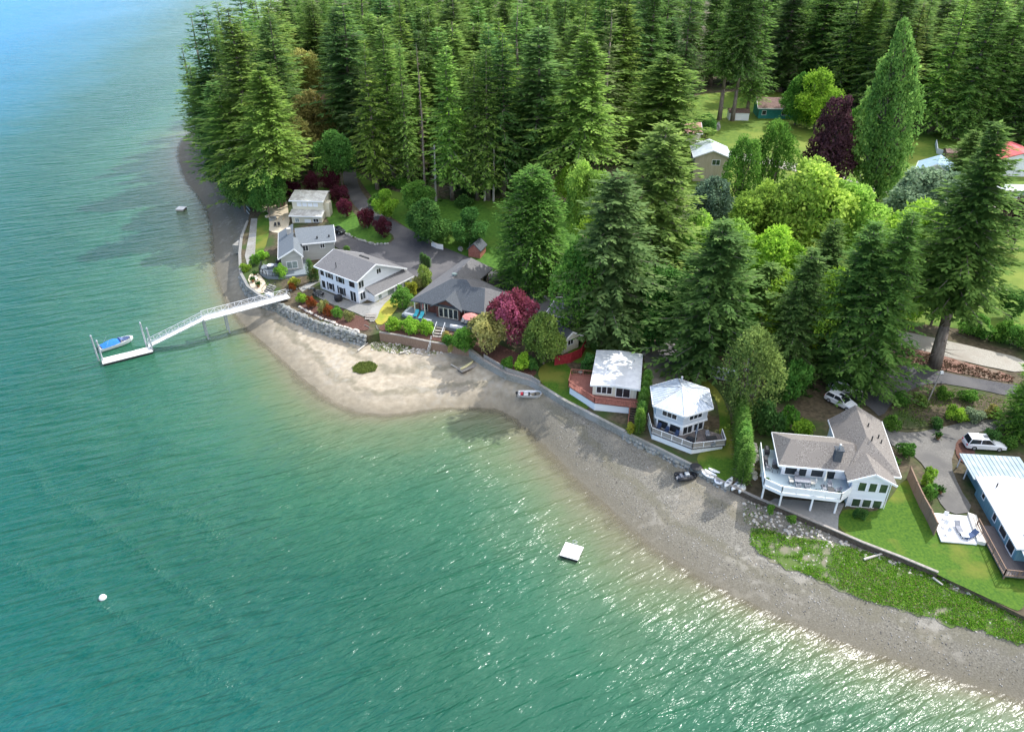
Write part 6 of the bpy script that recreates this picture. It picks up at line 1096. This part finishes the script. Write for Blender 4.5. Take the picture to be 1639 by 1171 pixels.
# ================================================================ gangway, dock, boats
def V3(px,py,z): return Vector((*P(px,py,z),z))
def truss(par,a_,b_,w_,hh,mt='aluminium',dk='galvanised'):
    a_=Vector(a_);b_=Vector(b_); d=(b_-a_); L=d.length; d/=L; s_=Vector((d.y,-d.x,0)).normalized(); n=max(4,round(L/1.2)); up=Vector((0,0,1))
    mb=MB(); mb.bar(a_,b_,w_,.08); mb.build('walkway',dk,par)
    for q in (-1,1):
        mb=MB(); o=s_*q*w_/2; mb.bar(a_+o,b_+o,.09,.14); mb.bar(a_+o+up*hh,b_+o+up*hh,.08,.08)
        for k in range(n+1):
            p=a_+o+d*L*k/n; mb.bar(p,p+up*hh,.06,.06)
            if k<n: r_=a_+o+d*L*(k+1)/n; mb.bar(p if k%2 else p+up*hh,(r_+up*hh) if k%2 else r_,.045,.045)
        for k in range(1,3): mb.bar(a_+o+up*hh*k/3,b_+o+up*hh*k/3,.03,.03)
        mb.build('side_truss',mt,par)
pa=V3(325,510,4.2); pb=V3(462,474,4.2); pr=thing('pier','white aluminium pier spanning from the boulder wall to the kinked gangway','pier',tuple(pb)); truss(pr,pa,pb,1.9,1.1,dk='dock_board')
for px,py,dx in ((334,540,0),(368,530,0)):
    c_=V3(px-2,py,0); dd=(pb-pa).normalized(); s_=Vector((dd.y,-dd.x,0))
    for q in (-.8,.8): mb=MB(); p=c_+s_*q; mb.tube((p.x,p.y,-2),(p.x,p.y,4.1),.16,n=8); mb.build('pile','galvanised',pr)
    mb=MB(); mb.bar((c_+s_*1.3)+Vector((0,0,3.9)),(c_-s_*1.3)+Vector((0,0,3.9)),.25,.25); mb.build('cross_beam','galvanised',pr)
ga=V3(238,553,.9); gw=thing('gangway','narrow sloping white gangway from the pier down to the floating dock','gangway',tuple(ga)); truss(gw,ga,pa,1.5,1.0,dk='dock_board')
d0=V3(163,578,.5);d1=V3(243,558,.5); dv=(d1-d0).normalized(); sv=Vector((dv.y,-dv.x,0)); fd=thing('floating_dock','white topped floating dock with four tall piles','dock',tuple(d0)); 
mb=MB(); q=[d0-sv*1.0,d1-sv*1.0,d1+sv*1.0,d0+sv*1.0]; mb.prism([(v.x,v.y) for v in q][::-1],.38,.52); mb.build('deck','dock_board',fd); mb=MB(); q=[d0-sv*.95+dv*.05,d1-sv*.95-dv*.05,d1+sv*.95-dv*.05,d0+sv*.95+dv*.05]; mb.prism([(v.x,v.y) for v in q][::-1],-.3,.38); mb.build('float','black_rubber',fd)
for px,py,h in ((158,577,4.9),(166,581,4.4),(236,558,5.2),(245,562,4.6)):
    c_=V3(px,py,0); mb=MB(); mb.tube((c_.x,c_.y,-2),(c_.x,c_.y,h),.15,n=9); mb.tube((c_.x,c_.y,h),(c_.x,c_.y,h+.3),.19,.02,n=9); mb.build('pile','galvanised',fd)
def hull(f,L,Bm,D,z,bowf=.35,n=11,inner=True,flare=.25,sheer=.2):
    """f frame with x = length (bow at +L/2)"""
    outer=[];inn=[]; 
    for i in range(n):
        t=i/(n-1); x=-L/2+L*t; wd_=1. if t<1-bowf else max(.02,math.sqrt(max(0,1-((t-1+bowf)/bowf)**2.2))); wd_*=.86+.14*min(1,t*3); hb=Bm/2*wd_; sh=D+sheer*t*t; kz=z+.0+.55*D*max(0,(t-.75)/.25)**2
        outer.append([f(x,-hb,z+sh),f(x,-hb*(1-flare),z+.28*D+(kz-z)*.8),f(x,0,kz),f(x,hb*(1-flare),z+.28*D+(kz-z)*.8),f(x,hb,z+sh)])
        k=.88 if wd_>.3 else .5; xx=x if 0<i<n-1 else (x+.08 if i==0 else x-.22*L/4); fl_=z+.24*D+(kz-z)
        inn.append([f(xx,-hb*k,z+sh-.02),f(xx,-hb*k*(1-flare),fl_),f(xx,0,fl_-.02),f(xx,hb*k*(1-flare),fl_),f(xx,hb*k,z+sh-.02)])
    mb=MB(); mb.rings(outer,cap=False,close=False); mb.poly(outer[0][::-1])
    if inner:
        m2=MB(); m2.rings([r_[::-1] for r_ in inn],cap=False,close=False); m2.poly(inn[0])
        for r_ in (0,4):
            m2.rings([[outer[i][r_],inn[i][r_]] if r_ else [inn[i][r_],outer[i][r_]] for i in range(n)],cap=False,close=False)
        m2.poly([outer[0][0],inn[0][0],inn[0][4],outer[0][4]])
        mb.v,mb.f=mb.v+m2.v,mb.f+[tuple(q+len(mb.v) for q in f_) for f_ in m2.f]
    else: mb.poly([outer[i][0] for i in range(n)]+[outer[i][4] for i in range(n-1,-1,-1)])
    return mb
def outboard(par,f,L,z,s=1.,m='black_rubber'):
    mb=MB(); x=-L/2-.22*s; mb.rings([[f(x-.2*s,-.16*s,z+.55*s),f(x+.2*s,-.16*s,z+.55*s),f(x+.2*s,.16*s,z+.55*s),f(x-.2*s,.16*s,z+.55*s)],[f(x-.26*s,-.17*s,z+.85*s),f(x+.2*s,-.17*s,z+.85*s),f(x+.2*s,.17*s,z+.85*s),f(x-.26*s,.17*s,z+.85*s)],[f(x-.15*s,-.12*s,z+1.0*s),f(x+.12*s,-.12*s,z+1.0*s),f(x+.12*s,.12*s,z+1.*s),f(x-.15*s,.12*s,z+1.*s)]]); mb.tube(f(x,0,z-.2*s),f(x,0,z+.6*s),.07*s,n=6); mb.build('outboard_motor',m,par)
# runabout with blue cover
c_=(V3(183,556,0)+V3(190,552,0))/2; dd=V3(212,547,0)-V3(155,566,0); f=Fr((c_.x-dd.y*0,c_.y+.3),math.degrees(math.atan2(dd.y,dd.x))); bt=thing('motorboat','white motorboat with bright blue canvas cover moored at the dock','boat',f(0,0,0)); Lb=5.8
hull(f,Lb,2.2,.85,-.15,bowf=.5).build('hull','gel_coat',bt)
mb=MB(); mb.rings([[f(x,-w_,z_),f(x,-w_*.5,z_+h_),f(x,w_*.5,z_+h_),f(x,w_,z_)] for x,w_,z_,h_ in ((-2.6,.98,.72,.12),(-1.6,1.04,.74,.42),(-.4,1.04,.78,.5),(.4,1.0,.80,.25))]); mb.build('cover','blue_canvas',bt)
mb=MB(); mb.rings([[f(.45,-.98,.80),f(.45,.98,.80)],[f(.7,-.7,1.2),f(.7,.7,1.2)],[f(1.25,-.6,.9),f(1.25,.6,.9)]],cap=False,close=False); mb.build('windshield','navy_glass',bt)
mb=MB(); mb.rings([[f(.9,-.85,.84),f(.9,.85,.84)],[f(1.7,-.7,.9),f(1.7,.7,.9)],[f(2.3,-.4,.95),f(2.3,.4,.95)]],cap=False,close=False); mb.build('bow_cushion','blue_fabric',bt); outboard(bt,f,Lb,-.1,1.)
mb=MB(); [mb.tube(f(-1.9,s_,.9),f(-1.2,s_*.8,1.9),.02,n=4) for s_ in (-.9,.9)]; mb.build('arch_frame','galvanised',bt)
# aluminium boat
def beachboat(name,label,a_,b_,Bm,D,mt,z,benches=3,motor=True,seatm='dark_metal',rim=None):
    L=math.dist(a_,b_); c_=((a_[0]+b_[0])/2,(a_[1]+b_[1])/2); f=Fr(c_,math.degrees(math.atan2(b_[1]-a_[1],b_[0]-a_[0]))); t=thing(name,label,'boat',(*c_,z)); hull(f,L,Bm,D,z).build('hull',mt,t)
    for k in range(benches): x=-L*.3+L*.26*k; mb=MB(); f.box(mb,x-.14,x+.14,-Bm*.40,Bm*.40,z+D*.62,z+D*.70); mb.build('bench',seatm,t)
    if motor: outboard(t,f,L,z,.8)
    return t,f
t,f=beachboat('aluminium_boat','silver aluminium boat with outboard motor resting on the shaded gravel beach',B2(829,638),B2(868,630),1.6,.6,'aluminium',zb(*B2(848,634))+.03)
mb=MB(); f.box(mb,-1.5,-1.1,-.3,.3,zb(*B2(848,634))+.3,zb(*B2(848,634))+.6); mb.build('fuel_tank','red_plastic',t)
# black inflatable
a_,b_=B2(1082,768),B2(1114,761); L=math.dist(a_,b_); c_=((a_[0]+b_[0])/2,(a_[1]+b_[1])/2); f=Fr(c_,math.degrees(math.atan2(b_[1]-a_[1],b_[0]-a_[0]))); z=zb(*c_)+.05; ib=thing('inflatable_boat','black inflatable boat with grey console on the gravel below the hexagonal house','boat',(*c_,z)); mb=MB(); path=[(-L/2,-.62),(L*.1,-.62),(L*.36,-.42),(L*.5,0),(L*.36,.42),(L*.1,.62),(-L/2,.62)]
for p,q in zip(path[:-1],path[1:]): mb.tube(f(*p,z+.28),f(*q,z+.28),.24,n=9)
mb.build('tube','black_rubber',ib,smooth=True); mb=MB(); mb.prism([f(*p) for p in path],z,z+.14); mb.build('floor','grey_fabric',ib); mb=MB(); f.box(mb,-.2,.35,-.3,.3,z+.14,z+.75); mb.build('console','galvanised',ib); mb=MB(); f.box(mb,-.85,-.5,-.38,.38,z+.14,z+.5); mb.build('seat','grey_fabric',ib); outboard(ib,f,L,z,.8)
# dinghies and kayaks stored along the wall
def small(label,px,py,qx,qy,Bm,D,mt,z,name='dinghy',open_=True,cat='boat'):
    a_,b_=P(px,py,z),P(qx,qy,z); c_=((a_[0]+b_[0])/2,(a_[1]+b_[1])/2); L=math.dist(a_,b_); f=Fr(c_,math.degrees(math.atan2(b_[1]-a_[1],b_[0]-a_[0]))); t=thing(name,label,cat,(*c_,z)); 
    rr=[]; n=11
    for i in range(n):
        u=i/(n-1); w_=Bm/2*math.sin(math.pi*min(max(u,.03),.97))**.6; x=-L/2+L*u; s_=D*(.8+.5*(2*u-1)**2); rr.append([f(x,-w_,z+s_*.6),f(x,-w_*.6,z),f(x,w_*.6,z),f(x,w_,z+s_*.6),f(x,w_*.7,z+s_),f(x,-w_*.7,z+s_)])
    mb=MB(); mb.rings(rr); mb.build('hull',mt,t,smooth=True)
    if open_: 
        for x in (-.13,.16): mb=MB(); mb.lathe(*f(L*x,0),[(Bm*.24,z+D*.86),(Bm*.26,z+D*.93),(Bm*.20,z+D*.95)],10); mb.build('seat_well','grey_fabric',t)
    return t
small('white kayak lying on the rocks, second from the right end',1160,780,1172,766,.85,.3,'gel_coat',3.5,'kayak'); small('white kayak lying on the rocks nearest the blue deck house',1171,785,1186,771,.85,.3,'gel_coat',3.5,'kayak')
small('white upturned dinghy on the rocks right of the two white kayaks',1183,789,1191,778,1.0,.4,'gel_coat',3.4,open_=False)
small('long white kayak on the rocks, parallel to the bulkhead',1123,757,1142,767,.6,.3,'gel_coat',3.4,'kayak'); small('pale grey paddleboard leaning on the rocks',1128,752,1147,762,.6,.15,'white_siding',3.6,'paddleboard',False); small('white paddleboard higher on the rocks',1134,750,1152,757,.6,.15,'gel_coat',3.75,'paddleboard',False)
small('grey dinghy on the rocks between the white kayaks and the paddleboards',1143,769,1156,775,1.0,.35,'white_siding',3.3,open_=True)
mb=MB(); mb.lathe(*P(1114,747,3.8),[(.75,3.7),(.8,3.85),(.6,3.95),(.1,3.97)],14); tag(mb.build('round_tub_cover','black_rubber'),'round black raft tube on the rocks beside the green lawn','tube')
small('long white kayak resting against the timber wall by the beach stairs',710,549,732,556,.65,.3,'gel_coat',2.9,'kayak',False); small('crimson kayak on the sand by the beach stairs',709,553,729,559,.75,.35,'red_plastic',2.3,'kayak'); small('small pale dinghy left of the crimson kayak',697,558,708,560,1.,.35,'gel_coat',2.15,'dinghy',False)
c_=B2(748,590); f=Fr(c_,38); z=zb(*c_)+.05; t=thing('wooden_float','small weathered wooden float lying on the shaded sand','float',(*c_,z)); mb=MB(); f.box(mb,-1.6,1.6,-.75,.75,z+.2,z+.34); mb.build('deck','weathered_wood',t); mb=MB(); f.box(mb,-1.5,1.5,-.7,.7,z-.1,z+.2); mb.build('frame','dark_wood',t)
small('pale yellow canoe resting on the small wooden float',737,592,757,580,.6,.28,'yellow_plastic',z+.36,'canoe',False)
def raft(label,cx,cy,l_,ang,ladder):
    f=Fr((cx,cy),ang); t=thing('swim_raft',label,'raft',(cx,cy,0)); mb=MB(); f.box(mb,-l_/2,l_/2,-l_/2,l_/2,.38,.5); mb.build('deck','dock_board',t); mb=MB(); f.box(mb,-l_/2+.08,l_/2-.08,-l_/2+.08,l_/2-.08,(-.25 if ladder else .0),.38); mb.build('float','black_rubber' if ladder else 'weathered_wood',t)
    if ladder:
        mb=MB(); [mb.tube(f(x,l_/2+.05,-.3),f(x,l_/2+.05,1.1),.03,n=5) for x in (-.25,.25)]; [mb.tube(f(-.25,l_/2+.05,q),f(.25,l_/2+.05,q),.025,n=5) for q in (0,.3,.6,1.1)]; mb.build('ladder','galvanised',t); mb=MB(); mb.lathe(*f(-.2,.35),[(.22,.504),(.22,.53)],12); mb.build('hatch','galvanised',t)
c_=P(915,882,.4); raft('square white swim raft with a small ladder floating off the gravel beach',c_[0],c_[1],2.35,-22,True); c_=P(290,334,.3); raft('tiny pale raft floating off the wooded point',c_[0],c_[1],2.1,-5,False)
c_=P(164,955,.2); t=thing('mooring_buoy','round white mooring buoy alone in the open green water','buoy',(*c_,0)); mb=MB(); mb.lathe(*c_,[(.1,-.25),(.36,-.12),(.44,.12),(.34,.34),(.12,.44)],14); mb.build('ball','gel_coat',t,smooth=True); mb=MB(); mb.lathe(*c_,[(.05,.44),(.05,.58),(.1,.6)],8); mb.build('ring','galvanised',t)
# landing by the gangway
x,y=P(427,466,3.6); mb=MB(); mb.box(x,y,2.8,3.75,3.0,2.,-.6); tag(mb.build('concrete_landing','concrete'),'square pale landing slab where the grey stairs meet the boulder wall','landing')
x,y=P(432,474,3.6); mb=MB(); mb.box(x,y,3.2,4.2,1.4,.7,-.6); tag(mb.build('storage_box','white_paint'),'white storage box beside the landward end of the pier','box')
mb=MB(); [mb.bar((*P(a_,b_,2.2),2.2+k*.3),(*P(a_+11,b_+14,2.4),2.5+k*.3),.12,.12) for a_,b_,k in ((392,334,0),(395,332,1))]; o=mb.build('boat_ramp_rail','white_paint'); tag(o,'pair of white rails at the top of the dark shaded beach','rail')
x,y=P(402,382,3.0); F_=Fr((x,y),78); t=thing('beach_landing','pale concrete landing with a dark square well on the curved bulkhead','landing',(x,y,2.)); mb=MB(); F_.box(mb,-6,5,-1.1,1.1,2.0,3.9); mb.build('slab','concrete',t); mb=MB(); F_.box(mb,-1.1,.9,-.8,.8,3.905,3.94); mb.build('hatch','dark_wood',t)
# ---- vehicles
def car(label,x,y,z,ang,L=4.8,W=1.9,H=1.65,paint='car_paint',estate=True,name='parked_car',group=None):
    f=Fr((x,y),ang); t=thing(name,label,'car',(x,y,z),group); r=.34; b0=z+.28
    prof=[(-L/2,.35),(-L/2+.05,.8),(-L/2+.25,.95),(L/2-1.35,1.0),(L/2-.35,.86),(L/2,.65),(L/2-.02,.35)]
    mb=MB(); secs=[]
    for x_,top in ((-L/2,.72),(-L/2+.12,.95),(-L/2+.6,1.0),(-.6,1.02),(.7,1.0),(L/2-1.2,.96),(L/2-.5,.86),(L/2-.1,.70),(L/2,.55)):
        wf=W/2*(1 if abs(x_)<L/2-.5 else .90 if abs(x_)<L/2-.05 else .78); secs.append([f(x_,-wf,b0),f(x_,-wf,z+top-.12),f(x_,-wf*.93,z+top),f(x_,wf*.93,z+top),f(x_,wf,z+top-.12),f(x_,wf,b0)])
    mb.rings(secs); mb.build('body',paint,t)
    x0,x1=(-L/2+.12,L*.20) if estate else (-L/2+.75,L*.18); k0,k1=(.35,.95)
    gl=MB(); gl.rings([[f(x0,-W*.45,z+.97),f(x1,-W*.45,z+.97),f(x1,W*.45,z+.97),f(x0,W*.45,z+.97)],[f(x0+k0,-W*.37,z+H-.06),f(x1-k1,-W*.37,z+H-.06),f(x1-k1,W*.37,z+H-.06),f(x0+k0,W*.37,z+H-.06)]]); gl.build('windows','glass',t)
    rf=MB(); rf.rings([[f(x0+k0-.05,-W*.385,z+H-.07),f(x1-k1+.04,-W*.385,z+H-.07),f(x1-k1+.04,W*.385,z+H-.07),f(x0+k0-.05,W*.385,z+H-.07)],[f(x0+k0+.08,-W*.33,z+H),f(x1-k1-.08,-W*.33,z+H),f(x1-k1-.08,W*.33,z+H),f(x0+k0+.08,W*.33,z+H)]])
    for s_ in (-1,1): [rf.bar(f(q,s_*W*.445,z+.98),f(q2,s_*W*.375,z+H-.05),.09,.07) for q,q2 in ((x0+.03,x0+k0),(x1-.03,x1-k1),((x0+x1)/2-.2,(x0+x1)/2-.15))]
    rf.build('roof',paint,t)
    mb=MB(); f.box(mb,-.5,.1,-.35,.35,z+H+.002,z+H+.012); mb.build('sunroof','glass',t)
    for sx_ in (-L*.31,L*.31):
        for s_ in (-1,1):
            mb=MB(); mb.tube(f(sx_,s_*(W/2-.2),z+r),f(sx_,s_*(W/2+.01),z+r),r,n=14); w_=mb.build('wheel','black_rubber',t); mb=MB(); mb.tube(f(sx_,s_*(W/2),z+r),f(sx_,s_*(W/2+.02),z+r),r*.6,n=10); mb.build('rim','galvanised',w_)
    for s_ in (-1,1): mb=MB(); f.box(mb,L/2-.14,L/2-.02,s_*W*.33-.18,s_*W*.33+.18,z+.60,z+.72); mb.build('headlight','pale_glass',t); mb=MB(); f.box(mb,-L/2-.01,-L/2+.08,s_*W*.36-.13,s_*W*.36+.13,z+.66,z+.86); mb.build('tail_light','red_plastic',t)
    return t
x,y,z=G(1573,716); car('white estate car parked on the drive beside the mobile home carport',x,y,z+.15,-6,L=5.3,W=2.,H=1.75)
x,y,z=G(1345,648); car('white car parked behind the house with the taupe roof',x,y,z+.12,-52,L=4.8); x,y,z=G(1352,626); car('white car mostly hidden under the bushy firs',x,y,z+.12,-12,L=4.8)
x,y,z=G(542,373); car('small black car with white panels parked behind the blue grey roof',x,y,z+.1,-35,L=3.2,W=1.6,H=1.4,paint='dark_paint',estate=False)
x,y,z=G(1125,237); car('white car on the far gravel road behind the tan house',x,y,z+.15,-10,L=4.8)
x,y,z=G(1298,280); car('white car in the shade at the foot of the copper beech',x,y,z+.15,-15,L=4.6,estate=False)
# utility pole
x,y,z=G(1483,646); t=thing('utility_pole','thin leaning utility pole with a small white lamp in the garden triangle','utility pole',(x,y,z)); mb=MB(); mb.tube((x,y,z-.5),(x+.5,y,z+5.6),.12,.09,7); mb.build('pole','weathered_wood',t); mb=MB(); mb.box(x+.62,y,z+5.4,z+5.75,.4,.3); mb.build('lamp','white_paint',t)
# boulders edging the drives and terraces
def edge(name,label,pts,r,m='stone',cat='rock edging'):
    mb=MB(); q=resample([G(*p)[:2] for p in pts],r*1.65)
    for x,y in q: rock(mb,x+random.uniform(-.15,.15),y+random.uniform(-.15,.15),zt(x,y)+r*.4,r*random.uniform(.7,1.25))
    tag(mb.build(name,m),label,cat)
edge('rock_edging','row of rocks edging the island lawn above the parking area',[(550,373),(575,385),(600,392),(622,391)],.42)
edge('rock_edging','rocks lining the terrace bed of the grey house',[(448,478),(462,466),(480,462),(500,462)],.35)
edge('rock_edging','pale rocks topping the boulder wall bed',[(480,492),(510,508),(545,522),(575,532)],.32,'driftwood')
edge('rock_edging','rocks along the slope foot by the dark asphalt parking area',[(815,452),(850,464),(868,474),(890,486)],.35)
for k,(px,py) in enumerate([(1017,545),(1025,557),(1031,568)]): x,y,z=G(px,py); mb=MB(); rock(mb,x,y,z+.2,.5); tag(mb.build('boulder','stone'),['farthest','middle','nearest'][k]+' of three rocks between the back lawn and the gravel driveway','boulder')
edge('rock_edging','scattered rocks beside the blue deck',[(1206,712),(1210,730),(1204,745),(1208,765)],.4,'driftwood')
x,y,z=G(737,402); mb=MB(); rock(mb,x,y,z+.5,.8); tag(mb.build('boulder','stone'),'single grey boulder between the picket gate and the playhouse','boulder')
# red framed clutter seen under the shaded trees
x,y,z=G(1240,486); t=thing('farm_trailer','red frame trailer loaded with pale boards under the shaded trees','trailer',(x,y,z)); f=Fr((x,y),-20); mb=MB(); f.box(mb,-2.2,2.2,-1,1,z+.6,z+.8); mb.build('bed','red_paint',t); mb=MB(); f.box(mb,-2,1.8,-.8,.8,z+.81,z+1.3); mb.build('load','dock_board',t)
for s_ in (-1,1): mb=MB(); mb.tube(f(0,s_*1.05,z+.4),f(0,s_*1.25,z+.4),.4,n=12); mb.build('wheel','black_rubber',t)
x,y,z=G(1430,745); pot(x,y,z,'potted shrub at the right wall corner of the taupe roofed house',2.)
for k,(px,py) in enumerate([(1500,703),(1503,790)]): x,y,z=G(px,py); pot(x,y,z+.1,['terracotta pot at the driveway loop','pot at the top end of the board fence'][k],1.6)
# downspouts, door lamps and other small house fittings
def spout(par,F,x,y,z0,z1): mb=MB(); mb.tube(F(x,y,z0),F(x,y,z1),.05,n=5); mb.build('downspout','white_siding',par)
for x,y,z0 in ((8.7,-1.5,3.4),(13.2,-1.5,3.4),(.72,.7,6.3)): spout(mh,MH,x,y,z0,8.1)
for x,y in ((.42,.5),(10.98,.5)): spout(wh,WH,x,y,4.,8.6)
for k,(px,py) in enumerate([(405,452),(414,460),(409,443)]): x,y,z=G(px,py); pot(x,y,z+.12,['left','right','rear'][k]+' pot plant on the small sandstone patio above the curved bulkhead',1.7)
x,y,z=G(411,450); chair(x,y,z+.12,.6,'cream_fabric','pale chair on the small sandstone patio above the curved bulkhead')
